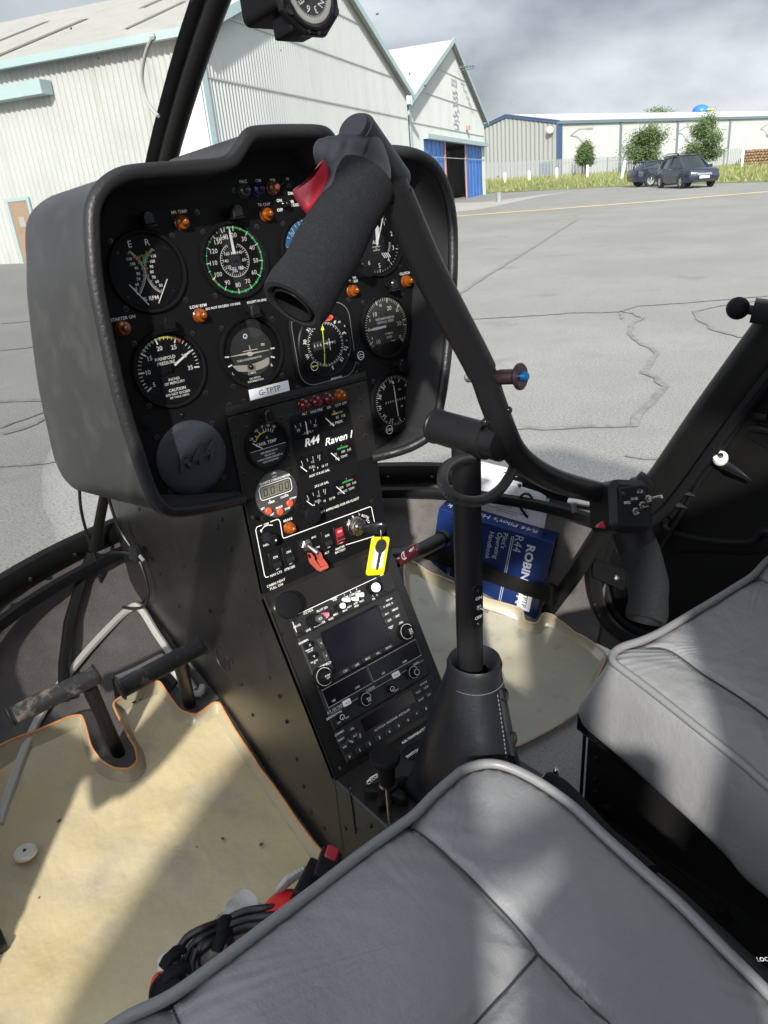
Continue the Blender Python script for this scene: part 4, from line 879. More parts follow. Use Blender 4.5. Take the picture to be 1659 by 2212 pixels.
pa = PY(22, 1550, .915); pb = PY(208, 1458, .915)
pedal(pa, pb, PZ(262, 1640, FLZ+.03), PY(192, 1482, .918), 'left pedal, its arm dropping into the slot cut in the yellowed mat', 1)
pa = PY(262, 1488, .87); pb = PY(436, 1394, .87)
pedal(pa, pb, PZ(412, 1530, FLZ+.03), PY(388, 1425, .872), 'right pedal, its worn bar almost touching the console side', 1)

# ================================================================== SEATS
SF = Fr((0, .41, 1.1), (1,0,0), (0, 1, .19))
def s_(u, v): return SF.px(u, v)
def seat(label, outl, seams, crown, depth, side_out=.012, boxp=None, flare=False):
    """outl: closed outline in seat-plane coordinates (counter-clockwise); seams: polylines; a cushion, its piping and its box"""
    t = thing('helicopter_chair', label, 'seat', group='grey leather front seats')
    O = [Vector(p) for p in outl]; n = len(O); c = sum(O, Vector((0,0)))/n
    segs = [(Vector(a), Vector(b), k) for sm, k in seams for a, b in zip(sm[:-1], sm[1:])]
    def sd(p):
        m = 1e9
        for a, b, k in segs:
            d = b-a; t_ = max(0, min(1, (p-a).dot(d)/d.length_squared)); m = min(m, (p-(a+d*t_)).length/k)
        return m
    rn = random.Random(len(outl))
    OA = np.array([(p.x, p.y) for p in O]); OB = np.roll(OA, -1, 0); OD = OB-OA; OL2 = (OD**2).sum(1)
    def edged(x, y):
        q = np.array((x, y)); t_ = np.clip(((q-OA)*OD).sum(1)/OL2, 0, 1); return float(np.sqrt((((OA+OD*t_[:, None])-q)**2).sum(1)).min())
    def hgt(q, sunk=0.):
        e = edged(q.x, q.y); h = crown*(1-math.exp(-e/.05))-.006*math.exp(-e/.006)
        h += .0022*math.sin(q.x*31+q.y*13)*math.sin(q.y*37-q.x*9)*min(1, e/.05)
        s1 = sd(q) if sunk == 0 else 0.
        h -= .0050*math.exp(-(s1/.005)**2)+.0045*math.exp(-(s1/.024)**2)
        # radiating puckers beside the seams and the piping
        a_ = math.atan2(q.y-c.y, q.x-c.x); h += .0009*math.sin(a_*95+q.x*40)*math.exp(-e/.03)+.0007*math.sin(q.x*210+q.y*160)*math.exp(-s1/.03)*(1-math.exp(-s1/.006))
        return h
    K = 70; rings = []
    for i in range(K+1):
        r = 1-(i/K)**1.1*.999
        rings.append([SF.p(q.x, q.y, hgt(q)) for q in (c+(p-c)*r for p in O)])
    g = MB(); g.loft(rings[::-1], 0, True, True)
    # cushion side
    prof_ = [(0, -.004), (.45, -.012), (1.0, -.04), (1.0, -depth*.7), (.6, -depth*.93), (.0, -depth)]
    if flare: prof_ = [(0, -.004), (.12, -.010), (.5, -.05), (.92, -depth*.84), (1.0, -depth*.93), (.85, -depth), (.3,-depth-.001)]
    OUT = inset([(p.x, p.y) for p in O], -side_out)
    rr = []
    for k, z in prof_: rr.append([SF.p(O[i].x+(OUT[i][0]-O[i].x)*k, O[i].y+(OUT[i][1]-O[i].y)*k, z) for i in range(n)])
    g.loft(rr[::-1], 0, True); g.build('cushion', M['seat'], t, sharp=60)
    g = MB(); g.tube([SF.p(p.x, p.y, .002) for p in O], .0050, 10, closed=True); g.build('piping', M['piping'], t)
    g = MB()
    for sm, k in seams:
        pts = []
        for a, b in zip(sm[:-1], sm[1:]):
            m_ = max(1, int((Vector(b)-Vector(a)).length/.006)); pts += [Vector(a).lerp(Vector(b), j/m_) for j in range(m_)]
        pts.append(Vector(sm[-1])); P3 = [SF.p(p.x, p.y, hgt(p, 1)+.0014) for p in pts]
        if k >= 1: g = MB(); g.tube(P3, .0010*k, 6); g.build('seam', M['seam'], t)
    if boxp:
        g = MB(); g.prism(Fr((0,0,0), (1,0,0), (0,1,0)), boxp, FLZ+.002, 1.04, 0); g.build('seat_box', M['boxm'], t, smooth=False)
    return t, c
# left seat: visible edge traced, the rest mirrored about what a cushion of this width must be
front = [s_(u, v) for u, v in ((254,2214), (371,2154), (488,2070), (585,1996), (683,1922), (760,1862), (810,1825), (852,1795), (895,1763), (935,1722), (973,1688), (1005,1664), (1054,1652), (1103,1662), (1168,1695), (1233,1742), (1270,1776), (1314,1818), (1390,1886), (1469,1957), (1560,2050), (1659,2149))]
print('left seat', front[0], front[-1])
fx0, fy0 = front[0]; lx, ly = front[-1]
out_l = [(-.075, -.42), (.30, -.42), (.375,-.38), (lx-.006, ly-.03)]+front[::-1]+[(fx0-.05, fy0-.004), (-.07, fy0-.02), (-.098, fy0-.06), (-.105, fy0-.14)]
OL = spl2(out_l, 5, True)
if _area(OL) < 0: OL = OL[::-1]
sm = lambda L: [s_(u, v) for u, v in L]
seamsL = [(spl2(sm([(891,1776), (940,1822), (972,1856), (1010,1893), (1054,1940), (1100,1988), (1142,2037), (1162,2066), (1200,2106), (1237,2149), (1307,2212), (1400,2290)]), 3), 1.),
          (spl2(sm([(1160,2064), (1130,2100), (1096,2141), (1063,2176), (1030,2212), (960,2290)]), 3), 1.), (spl2(sm([(366,2156), (378,2185), (395,2225), (430,2300)]), 3), 1.)]
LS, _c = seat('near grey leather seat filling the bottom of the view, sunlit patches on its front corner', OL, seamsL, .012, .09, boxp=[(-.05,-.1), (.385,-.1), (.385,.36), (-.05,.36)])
rfx = [s_(u, v) for u, v in ((1740,1160), (1700,1188), (1659,1211), (1625,1246), (1582,1274), (1539,1301), (1480,1336), (1422,1370), (1380,1388), (1344,1400), (1325,1414), (1324,1432), (1348,1452), (1386,1480), (1450,1530), (1510,1578), (1585,1638), (1659,1702), (1760,1790))]
print('right seat', rfx[0], rfx[-1], rfx[11])
bx_, by_ = rfx[-1]
out_r = [(bx_+.03, -.40), (1.0, -.40), (1.02, -.2), (1.02, rfx[0][1]-.05)]+rfx
OR = spl2(out_r, 6, True)
if _area(OR) < 0: OR = OR[::-1]
seamsR = [(spl2(sm([(1405,1388), (1440,1396), (1475,1418), (1520,1453), (1590,1500), (1659,1548), (1760,1625)]), 3), 1.), (spl2(sm([(1622,1240), (1640,1242), (1659,1250), (1760,1300)]), 3), 1.)]
RS, _c = seat('far grey leather seat at the right edge standing on a black metal box', OR, seamsR, .007, .102, side_out=.021, flare=True)
# right seat box: side face lies under the cushion's inner edge
g = MB(); bxp = []
q0 = PX(1272, 1572, .66); q1 = PX(1659, 1862, .655)
Bf = Fr((.66,0,0), (0,-1,0), (0,0,1))       # x aft, y up, z = -X
g.add([ (.66, q0.y, FLZ), (.66, q0.y, q0.z), (.655, q1.y, q1.z), (.652, -.15, q1.z-.05), (.652, -.15, FLZ), (.66,q0.y-.0, FLZ)], [(0,4,3,2,1)])
g.add([(.66,q0.y,FLZ), (.66,q0.y,q0.z), (1.0,q0.y,q0.z), (1.0,q0.y,FLZ)], [(0,1,2,3)]); g.add([(.66,q0.y,q0.z),(.655,q1.y,q1.z),(.652,-.15,q1.z-.05),(1.0,-.15,q1.z-.05),(1.0,q0.y,q0.z)], [(0,1,2,3,4)])
bx2 = g.build('seat_box', M['boxm'], RS, smooth=False)
g = MB(); g.tube([(.654, q0.y+.004, q0.z-.002), (.649, q1.y, q1.z-.004), (.646,-.15,q1.z-.054)], .005, 8); g.tube([(.656,q0.y+.003,q0.z-.004), (.656,q0.y+.003,FLZ)], .0025, 6); g.build('box_edge', M['blkg'], RS)
for u, v in ((1290,1595), (1288,1640), (1287,1685), (1287,1712)): g = MB(); p = PX(u, v, .656); g.sphere(p, .0045, 10, sc=(.5,1,1)); g.build('rivet', M['blkg'], bx2)
g = MB()
for p in (PX(1268,1560,.65),): g.box(Fr(p, (0,-1,0), (0,0,1)), -.012, .004, -.016, .008, -.004, .006, .002)
g.build('hinge', M['blkg'], RS)
# unseen seat backs, made tall and wide to shade the seats
def back(x0, x1, parent, top):
    g = MB(); f_ = Fr((0,-.17,0), (1,0,0), (0,-.14,1)); g.prism(f_, rrect((x0+x1)/2, (1.0+top)/2, x1-x0, top-1.0, .06, 5), -.02, .07, .02); g.build('backrest', M['seat'], parent)
back(.01, .49, LS, 1.86); back(.51, 1.0, RS, 1.86)

# ================================================================== BETWEEN THE SEATS
tn = thing('centre_tunnel', 'black painted metal tunnel between the seats with bolts and white placard lettering', 'tunnel cover')
TZ = .99
g = MB(); e1 = PZ(1100,1625,TZ); e2 = PZ(1266,1728,TZ); tp = [(.359,.588), (.556,.592), (e1.x,e1.y), (e2.x,e2.y), (e2.x-.03,e2.y-.05), (.50,.30), (.45,.05), (.42,-.2), (.39,-.2), (.359,.1)]
g.prism(Fr((0,0,0), (1,0,0), (0,1,0)), tp, FLZ, TZ-.0, .002); g.build('tunnel_cover', M['console'], tn, sharp=30)
g = MB(); g.prism(Fr((0,0,0), (1,0,0), (0,1,0)), [(.40,.46), (.662,.46), (.662,-.25), (.40,-.25)], FLZ, .852, .002); g.build('lower_ledge', M['boxm'], tn, sharp=30)
Tf = Fr((0,0,TZ), (1,0,0), (0,1,0)); LZ = .852
def t_(u, v): p = PZ(u, v, TZ); return p.x, p.y
g = MB()
for s1, u, v in (('MAX WEIGHT', 1106,1640), ('250 LBS.', 1112,1652), ('SEE PILOT\'S', 1118,1664), ('HANDBOOK', 1124,1676)):
    a, b = t_(u+6, v+3); text(g, Tf, s1, a, b, .0058, .0008, al='R')
a, b = t_(800, 1683); text(g, Tf, 'CYCLIC FRICTION', a-.008, b-.004, .0044, .0008, al='L', rot=.12)
g.stroke(Tf, [t_(793,1690), t_(802,1680), t_(818,1671), t_(832,1664)], .0016, .0008)
g.build('placard', M['white'], tn, smooth=False)
for u, v in ((1307,1752), (1557,1975)):
    g = MB(); p = PZ(u, v+12, LZ); f_ = Fr(p, (1,0,0), (0,1,0)); g.lathe(f_, [(.009,0), (.009,.004), (.006,.004), (.006,.016), (.008,.016), (.008,.021), (.003,.023)], 6); g.build('bolt', M['blkg'], tn)
g = MB()
for u, v in ((1385,1700),): pass
p0 = PZ(1324,1760,LZ+.001); p1 = PZ(1593,1992,LZ+.001); g.tube([p0, p1], .0012, 4)
p0 = PZ(1225,1745,TZ); 
g.build('cover_seam', M['blkg'], tn)
g = MB(); pts = [PZ(u, v, TZ+.02) for u, v in ((1180,1692), (1212,1712), (1250,1752), (1300,1808), (1370,1868), (1400,1895))]; g.tube(spl(pts, 4), [(.014,.018)]*21, 14); tg = g.build('collective_sleeve', M['foam']); tag(tg, 'black foam sleeve lying along the inner edge of the near seat', 'lever sleeve')
g = MB(); pts = [PZ(u, v, TZ+.012) for u, v in ((1395,1890), (1470,1950), (1560,2035), (1640,2110), (1700,2170))]; g.tube(pts, .010, 12); 
cl_ = g.build('lever_tube', M['tube']); tag(cl_, 'thin black lever tube in the gap beside the near seat', 'lever')
g = MB(); f_ = Fr(PZ(1478,1952,TZ+.020), (.75,-.66,0), (.66,.75,.2)); text(g, f_, 'TILT', 0, 0, .0042, 0, bold=.02); f_ = Fr(PZ(1652,2072,TZ+.026), (.75,-.66,0), (.66,.75,.2)); text(g, f_, 'LOCK', 0, 0, .0034, 0, bold=.02)
o = g.build('placard', M['white'], cl_, smooth=False)
# wire and pin at the tunnel edge
t = thing('lock_pin', 'small steel pin on a bent wire at the tunnel edge behind the near seat corner', 'pin'); g = MB(); g.tube(spl([PZ(1168,1688,TZ+.01), PZ(1178,1675,TZ+.012), PZ(1190,1674,TZ+.012), PZ(1199,1684,TZ+.005)], 4), .0014, 6); g.build('wire', M['chrome'], t); p = PZ(1199,1690,TZ); g = MB(); g.lathe(Fr(p,(1,0,0),(0,1,0)), [(.004,0), (.004,.012), (.003,.014), (.003,.02), (.001,.022)], 12); g.build('pin', M['chrome'], t)

# ================================================================== CYCLIC STICK
cy = thing('cyclic_stick', 'black T-bar control stick with two foam grips and a braided cable loop', 'control stick')
YP = .452
top = PX(1004, 930, XC+.0); bot = Vector((XC, YP, 1.10))
g = MB(); g.tube([(XC,YP,1.08), (XC,YP,1.44)], .0135, 24); post_o = g.build('post', M['tube'], cy)
p0 = PX(942, 922, XC); p1 = PX(1062, 957, XC); p0 = Vector((XC, p0.y, 1.432)); p1 = Vector((XC, p1.y, 1.432))
g = MB(); f_ = frz(p0, p1-p0); L = (p1-p0).length
g.lathe(f_, [(.0145,0), (.0168,.0), (.0168,.002), (.0160,.003), (.0160,L-.012), (.0172,L-.011), (.0172,L-.004), (.0150,L-.003), (.0150,L+.012)], 30); g.build('pivot_tube', M['tube'], cy)
YB = p1.y-.008
bar = [(845,400), (890,505), (930,592), (985,695), (1040,800), (1062,862), (1086,925), (1110,975), (1150,1012), (1200,1038), (1260,1056), (1320,1070), (1350,1078)]
bp = spl([PY(u, v, YB) for u, v in bar], 4)
g = MB(); rads = [.0114]*len(bp); g.tube(bp, rads, 20); g.build('crossbar', M['tube'], cy)
k = 16
g = MB(); g.tube([bp[0].lerp(bp[4],.2)] + bp[4:17], .0124, 20); g.build('bar_sleeve', M['tube'], cy)
# quick-release pin
q = PY(1052, 815, YB); ax = (CM@Vector((1,-.06,-.25))).normalized(); f_ = frz(q, Vector((.22,-.96,.12)))
g = MB(); g.lathe(f_, [(.0055,.010), (.0062,.013), (.0062,.026), (.0050,.027), (.0050,.028), (.0100,.0285), (.0108,.0295), (.0108,.0315), (.0098,.0325), (.003,.0325)], 28); o = g.build('release_pin', mat('anodised_plum', (.05,.03,.035), .3, .7), cy)
g = MB(); g.lathe(f_, [(.0038,.032), (.0038,.0365), (.0025,.0375)], 16); g.build('pin_button', mat('pin_blue', (.01,.12,.35), .3, .6), o)
g = MB(); g.lathe(frz(q, f_.z*-1), [(.004,.012), (.004,.019), (.002,.021)], 12); g.build('pin_tip', M['steel'], cy)
for u, v, d in ((1098,886,.0), (1048,912,0)): p = PY(u, v, YB-.009); g = MB(); g.sphere(p, .0036, 10); g.build('screw', M['blkg'], cy)
# lanyard loop of braided sleeve
lp = [PY(u, v, y) for u, v, y in ((1020,990,.44), (990,994,.43), (962,1012,.42), (957,1045,.41), (985,1076,.40), (1035,1082,.40), (1075,1062,.405), (1100,1030,.41), (1112,1002,.418))]
lps = spl(lp, 6)
g = MB(); g.tube(lps, .0047, 14); g.build('cable_loop', M['braid'], cy)
# left grip
def grip(axis, r, name='foam_grip', hollow=True):
    g = MB(); n = len(axis); rr = [r*(1.0+.03*math.sin(i*.8)) for i in range(n)]; g.tube(axis, rr, 30, cap=False)
    a, b = axis[-2], axis[-1]; d = (b-a).normalized(); f_ = frz(b, d)
    g.lathe(f_, [(rr[-1],-.0005), (rr[-1]*.97,.0016), (rr[-1]*.82,.0022), (rr[-1]*.72,.0), (rr[-1]*.70,-.03)] , 30, cap0=False, cap1=True)
    return g.build(name, M['foam'], cy)
ga = spl([PD(u, v, d) for u, v, d in ((786,392,.485), (752,455,.478), (706,540,.468), (668,605,.46), (634,656,.455))], 5)
grip(ga, .0213)
g = MB(); f_ = frz(ga[-1]-(ga[-1]-ga[-2]).normalized()*.004, ga[-1]-ga[-2]); g.lathe(f_, [(.0150,0), (.0135,.006), (.0125,.006), (.0118,-.03)], 28, cap0=False); g.build('grip_liner', M['blkg'], cy)
# left grip head: body swelling from grip to bar, capped top, hooked finger rest
hb = [PD(u, v, d) for u, v, d in ((748,462,.478), (772,415,.484), (800,365,.492), (806,322,.50), (795,290,.505))]
top_d = (PD(762,276,.50)-PD(800,400,.515)).normalized()
def blob(name, pts, m):           # pts: (u, v, depth, rx, ry) cross-sections swept along; rx lies across the view
    P3 = [PD(u, v, d) for u, v, d, rx, ry in pts]; P3s = spl(P3, 5)
    R3 = spl([(p[3], p[4], 0) for p in pts], 5)
    g = MB(); g.tube(P3s, [(r.x, r.y) for r in R3], 26, flat=CM@Vector((1,.3,0))); return g.build(name, m, cy)
blob('grip_head', ((738,478,.478,.0212,.0205), (752,445,.480,.0218,.0205), (766,405,.484,.0225,.0195), (776,368,.488,.0215,.0175), (782,335,.492,.0170,.0150), (782,305,.496,.0120,.0120), (778,290,.498,.0085,.0085)), M['grip'])
# the T-socket that the bar enters, with its round cap
c0 = PD(766,283,.497); c1 = PD(840,398,.515)
g = MB(); f_ = frz(PD(768,281,.486), PD(846,402,.532)-PD(768,281,.486)); L = (PD(846,398,.530)-PD(768,281,.486)).length
g.lathe(f_, [(.0001,-.0040), (.0100,-.0036), (.0112,-.0025), (.0116,-.0008), (.0128,-.0006), (.0136,.001), (.0140,.010), (.0158,L-.006), (.0160,L), (.0145,L+.002), (.0135,L+.002)], 28); g.build('bar_socket', M['grip'], cy)
g = MB(); hk = spl([PD(u, v, d) for u, v, d in ((775,362,.488), (742,348,.486), (715,338,.484), (696,332,.483), (684,331,.483), (677,331,.483))],4); hr = [.019,.019,.018,.018,.0165,.016,.0155,.015,.0130,.012,.0115,.011,.0095,.009,.0085,.0078,.007,.0062,.005,.0038,.002]; g.tube(hk, hr, 18); g.build('finger_rest', M['grip'], cy)
tr = [(684,352), (664,380), (634,410), (652,440), (668,458), (684,430), (700,395), (700,365)]
f_ = Fr(PD(675,405,.470), CM@Vector((1,0,0)), CM@Vector((0,-1,0)))
g = MB(); g.prism(f_, spl2([f_.px(u, v) for u, v in ((700,350),(686,362),(676,382),(655,400),(634,414),(640,428),(655,448),(670,460),(690,440),(712,400),(710,366))], 3, True), -.006, .005, .0022); g.build('trigger', M['red'], cy, label='red trigger under the raised left grip', sharp=50)
# right grip
ga = spl([PD(u, v, d) for u, v, d in ((1372,1172,.775), (1390,1215,.772), (1399,1262,.768), (1400,1305,.764), (1395,1337,.760))], 5)
grip(ga, .0203)
hx = CM@Vector((.94,.02,.33)); hy = CM@Vector((-.12,-.98,.05)); hc = PD(1345,1096,.762)
f_ = Fr(hc, hx, hy)
g = MB(); g.prism(f_, rrect(.0, .0, .052, .054, .012, 5), -.020, .018, .006); g.build('switch_box', M['blk'], cy)
sp_ = [(-.012,.020), (.0235,.018), (.026,-.020), (.0,-.024), (-.012,-.008)]
ff = Fr(PD(1372,1098,.745), CM@Vector((.93,-.10,.35)), CM@Vector((.12,-.98,.0)))
fp = [ff.px(u, v) for u, v in ((1338,1053), (1388,1046), (1408,1116), (1363,1126), (1342,1090))]
g = MB(); g.prism(ff, spl2(fp, 2, True) if False else fp, -.012, .0, .0015); o = g.build('switch_plate', M['blk'], cy)
g = MB()
for u, v, s1, h in ((1355,1086,'FREQ',.0027), (1371,1077,'CH SEL',.0025), (1383,1062,'HYD',.0028), (1397,1093,'OFF',.0022)): a, b = ff.px(u-1, v); text(g, ff, s1, a, b, h, .0006, bold=0, wf=.85)
g.build('placard', M['white'], o, smooth=False)
for u, v, ln in ((1369,1104,.008), (1383,1091,.009), (1396,1077,.014)):
    a, b = ff.px(u, v); q = ff.at(a, b, 0); g = MB(); g.lathe(q, [(.0042,0), (.0042,.003), (.003,.003), (.003,.006)], 6); g.build('toggle_base', M['chrome'], cy); g = MB(); g.tube([q.p(0,0,.004), q.p(.004,.002,.004+ln)], [.0013,.0019], 10); g.build('toggle', M['chrome'] if ln > .012 else M['blkg'], cy)
for u, v in ((1347,1066), (1381,1060), (1399,1115), (1364,1122)): a, b = ff.px(u, v); g = MB(); g.lathe(ff.at(a, b, 0), [(.0022,0), (.0018,.0006)], 8); g.build('screw', M['darkst'], cy)
blob('grip_neck', ((1352,1120,.768,.019,.018), (1364,1150,.772,.0205,.020), (1374,1178,.774,.0208,.0205)), M['blk'])
f_ = Fr(PD(1305,1130,.755), CM@Vector((1,0,0)), CM@Vector((0,-1,0)))
g = MB(); g.prism(f_, [f_.px(u, v) for u, v in ((1306,1114),(1298,1126),(1288,1139),(1308,1143),(1345,1146),(1345,1120))], -.006, .006, .002); g.build('trigger', M['red'], cy, label='red trigger on the lowered right grip')
# small white caution lettering along the bar
g = MB(); q0 = PY(1196,1000,YB-.0128); q1 = PY(1268,1038,YB-.0128); d_ = (q1-q0).normalized(); f_ = Fr((q0+q1)/2+Vector((0,-.003,.012))-Vector((0,0,.013)), d_, (0,.5,1)); text(g, f_, 'LOW-G PUSHOVERS PROHIBITED', 0, .0085, .0038, .0, bold=.02); o = g.build('placard', M['white'], cy, smooth=False)
# intercom switch plate on the post
g = MB(); f_ = Fr((XC-.15*.0118, YP-.988*.0118, 0), (.988,-.15,0), (0,0,1)); zc = PY(1024, 1312, YP-.012).z
c_ = f_.at(.0005, zc, 0)
g.prism(c_, rrect(0, 0, .013, .052, .0062, 5), -.002, .0028, .0008); o = g.build('intercom_plate', M['blk'], cy)
for y_ in (.018, -.020): g = MB(); g.lathe(c_.at(0, y_, .0026), [(.0028,0), (.001,.0018)], 10); g.build('screw', M['blkg'], cy)
g = MB(); text(g, c_, 'ON', 0, .0105, .0036, .0036, bold=.03); text(g, c_, 'OFF', -.0005, -.0115, .0036, .0036, bold=.03); g.build('placard', M['white'], o, smooth=False)
g = MB(); g.lathe(c_.at(0, 0, .0026), [(.0034,0), (.0034,.002), (.0022,.003)], 10); g.tube([c_.p(0,0,.004), c_.p(.004,-.002,.013)], [.0009,.0013], 8); g.build('toggle', M['chrome'], cy)

# leather boot round the stick
bt = thing('stick_boot', 'black leather boot with snap studs wrapped round the base of the control stick', 'boot')
lev = []
for z, c_px, hw, dy in ((1.172,1018,.026,.030), (1.15,1012,.030,.034), (1.10,1008,.039,.050), (1.05,1004,.050,.065), (1.02,1003,.058,.074), (.993,1001,.064,.082)):
    c = PY(c_px, 1450, YP); lev.append((z, c, hw, dy))
g = MB(); rings = []
prf = [(1.172,.0140,.015),(1.181,.0200,.021),(1.186,.0262,.0275),(1.181,.0280,.0300),(1.172,.0276,.0298),(1.163,.0292,.0315),(1.145,.0322,.0362),(1.12,.0362,.0425),(1.09,.0400,.0495),(1.055,.0435,.0570),(1.02,.0468,.0635),(1.004,.0480,.0665),(1.001,.0492,.0678),(.992,.0496,.0682)]
for z, rx, ry in prf:
    ring = []
    for j in range(56):
        a = 2*math.pi*j/56; k = 1+(.045*math.sin(3*a+z*46)+.030*math.sin(5*a-z*80)+.012*math.sin(9*a+z*150))*(1.17-z)/.18*1.3; x = math.cos(a); y = math.sin(a)
        pw = .62+.38*min(1, max(0, (z-1.0)/.17)); sx = math.copysign(abs(x)**pw, x); sy = math.copysign(abs(y)**pw, y)
        ring.append((XC+.0035-(1.172-z)*.05+rx*sx*k, YP-.002+ry*sy*k+(1.172-z)*.05, z))
    rings.append(ring)
g.loft(rings[::-1], 0); g.build('boot_cover', M['leather'], bt, sharp=60)
def bsurf(a, z, off=.0015):
    for i in range(len(prf)-1):
        if prf[i+1][0] <= z <= prf[i][0] and i > 2: k = (prf[i][0]-z)/(prf[i][0]-prf[i+1][0]); rx = prf[i][1]+(prf[i+1][1]-prf[i][1])*k; ry = prf[i][2]+(prf[i+1][2]-prf[i][2])*k; break
    pw = .62+.38*min(1, max(0, (z-1.0)/.17)); x, y = math.cos(a), math.sin(a); k = 1+(.045*math.sin(3*a+z*46)+.030*math.sin(5*a-z*80)+.012*math.sin(9*a+z*150))*(1.17-z)/.18*1.3
    return Vector((XC+.0035-(1.172-z)*.05+(rx+off)*math.copysign(abs(x)**pw, x)*k, YP-.002+(ry+off)*math.copysign(abs(y)**pw, y)*k+(1.172-z)*.05, z))
a0 = R_(-82)
g = MB()
for i in range(30): z = 1.158-.150*i/30; g.tube([bsurf(a0-.12, z, .0012), bsurf(a0-.12, z-.0028, .0012)], .0006, 5)
for i in range(40): a = -math.pi*.95+i*.075; g.tube([bsurf(a, 1.1635, .0012), bsurf(a+.05, 1.1635, .0012)], .0005, 5)
g.build('stitching', mat('stitch', (.13,.13,.13), .7), bt)
for z, m_ in ((1.150,'blkg'), (1.098,'darkst'), (1.040,'blkg')):
    c = bsurf(a0+.22, z, .001); n_ = (c-Vector((XC, YP, z))).normalized(); g = MB(); g.lathe(frz(c, n_+Vector((0,0,.25))), [(.0078,-.001), (.0078,.0012), (.0055,.0028), (.002,.0032)], 20); g.build('snap_stud', M[m_], bt)
g = MB(); pts = [bsurf(a0+.02, z, .002) for z in [1.162-.005*i for i in range(32)]]; g.tube(pts, [(.0008,.0022)]*len(pts), 6); g.build('flap_edge', M['leather'], bt)

# friction knob and the tall pull knob in front of the boot
t = thing('friction_knob', 'black star-shaped friction knob lying flat on the tunnel', 'knob')
c = PZ(838, 1706, TZ+.01); f_ = Fr((c.x, c.y, TZ), (1,0,0), (0,1,0)); star = [( (.0205+.0085*math.cos(5*a+.5))*math.cos(a), (.0205+.0085*math.cos(5*a+.5))*math.sin(a)) for a in [2*math.pi*i/60 for i in range(60)]]
g = MB(); g.prism(f_, star, .004, .016, .003); g.lathe(f_, [(.012,0), (.012,.02), (.006,.022)], 20); g.build('star_grip', M['blkm'], t)
t = thing('pull_knob', 'round black pull knob on a tall chrome rod beside the near seat', 'knob')
rb = PZ(843, 1775, TZ); kt = PX(838, 1640, rb.x-.001); kt = Vector((rb.x, rb.y, PY(840, 1632, rb.y).z))
g = MB(); g.tube([rb, kt-Vector((0,0,.02))], .0028, 12); g.build('rod', M['chrome'], t)
f_ = Fr(kt, (1,0,0), (0,1,0)); g = MB(); g.lathe(f_, [(.0085,-.034), (.0095,-.030), (.0095,-.022), (.010,-.020), (.0095,-.012), (.0155,-.004), (.0165,-.001), (.0163,.003), (.015,.0045), (.006,.005)], 32); g.build('knob_head', M['blkm'], t)
g = MB(); g.lathe(f_, [(.0055,-.040), (.0088,-.038), (.0088,-.034)], 20); g.build('collar', M['chrome'], t)
t = thing('air_temp_plate', 'small black hexagonal plate with slots on the console foot, partly behind the boot', 'plate')
g = MB(); hp = [t_(u, v) for u, v in ((866,1628), (880,1612), (905,1600), (935,1596), (930,1618), (905,1640), (880,1642))]; g.prism(Tf, hp, .0005, .0025, .0006); g.build('plate', M['blk'], t)
g = MB(); a, b = t_(868, 1607); text(g, Tf, 'AIR TEMPERATURE', a, b, .0040, .001, al='L'); a, b = t_(878, 1640); text(g, Tf, 'SWITCH', a, b, .004, .003, al='L'); g.build('placard', M['white'], t, smooth=False)

# ================================================================== INSTRUMENT PANEL
def zc(x0, y0, s): return lambda x, y: (x0+x*s, y0+y*s)
z4 = zc(216, 378, .26038); z5 = zc(540, 378, .27667); z6 = zc(216, 756, .26038); z7 = zc(486, 810, .22784); z1b = zc(540, 1134, .29294)
ip = thing('instrument_panel', 'black instrument panel with round gauges in a padded hood beneath the centre post', 'instrument panel')
LIPO = .07
lipx = [(528,1085), (450,1103), (375,1112), (345,1095), (322,1058), (298,985), (262,870), (232,740), (208,620), (200,540), (198,470), (205,430), (225,398), (262,372), (310,362), (400,356), (475,350), (505,338), (528,305), (545,284), (575,278), (640,276), (700,278), (722,292), (740,322), (765,327), (845,320), (905,328), (945,352), (970,395), (984,450), (989,520), (986,640), (972,800), (955,900), (940,940), (905,965), (860,982), (810,994)]
lof = {0:.012, 1:.045, 2:.064, len(lipx)-5:.062, len(lipx)-4:.052, len(lipx)-3:.042, len(lipx)-2:.022, len(lipx)-1:.008}
lip3 = spl([(*P_(u, v, lof.get(i, LIPO)), lof.get(i, LIPO)-.006) for i, (u, v) in enumerate(lipx)], 3); lip = [(p.x, p.y) for p in lip3]; LC = [max(p.z, .0)/.064 for p in lip3]
def off_open(pts, d):
    o = []; n = len(pts)
    for i in range(n):
        a = Vector(pts[max(i-1,0)]); b = Vector(pts[min(i+1,n-1)]); t = (b-a).normalized(); o.append((pts[i][0]+t.y*d, pts[i][1]-t.x*d))
    return o
# lip runs clockwise: left bottom -> top -> right bottom; its right-hand side is the inside
def L3(d, c, ex=0.): 
    q = off_open(lip, d); return [PF.p(a, b, c*(LC[i] if c > 0 else 1)) for i, (a, b) in enumerate(q)]
inn = +1
backx = []
for a, b in lip:
    k = -.006-.026*max(0, min(1, (-b+.02)/.2)); xx = a-.049
    backx.append((a+(k if xx < 0 else -k)*min(1, abs(xx)/.12), b+.004))
def back3(c, k): return [PF.p(lip[i][0]+(backx[i][0]-lip[i][0])*k, lip[i][1]+(backx[i][1]-lip[i][1])*k, c*(LC[i] if c > 0 else 1)) for i in range(len(lip))]
g = MB(); g.loft([back3(-.115, .93), back3(-.105, 1.0), back3(-.04, .62), back3(.0, .38), back3(.045, .08), L3(-.002, .062)], 0, False)
bk = back3(-.115, .93); g.add(bk, [tuple(range(len(bk)))])
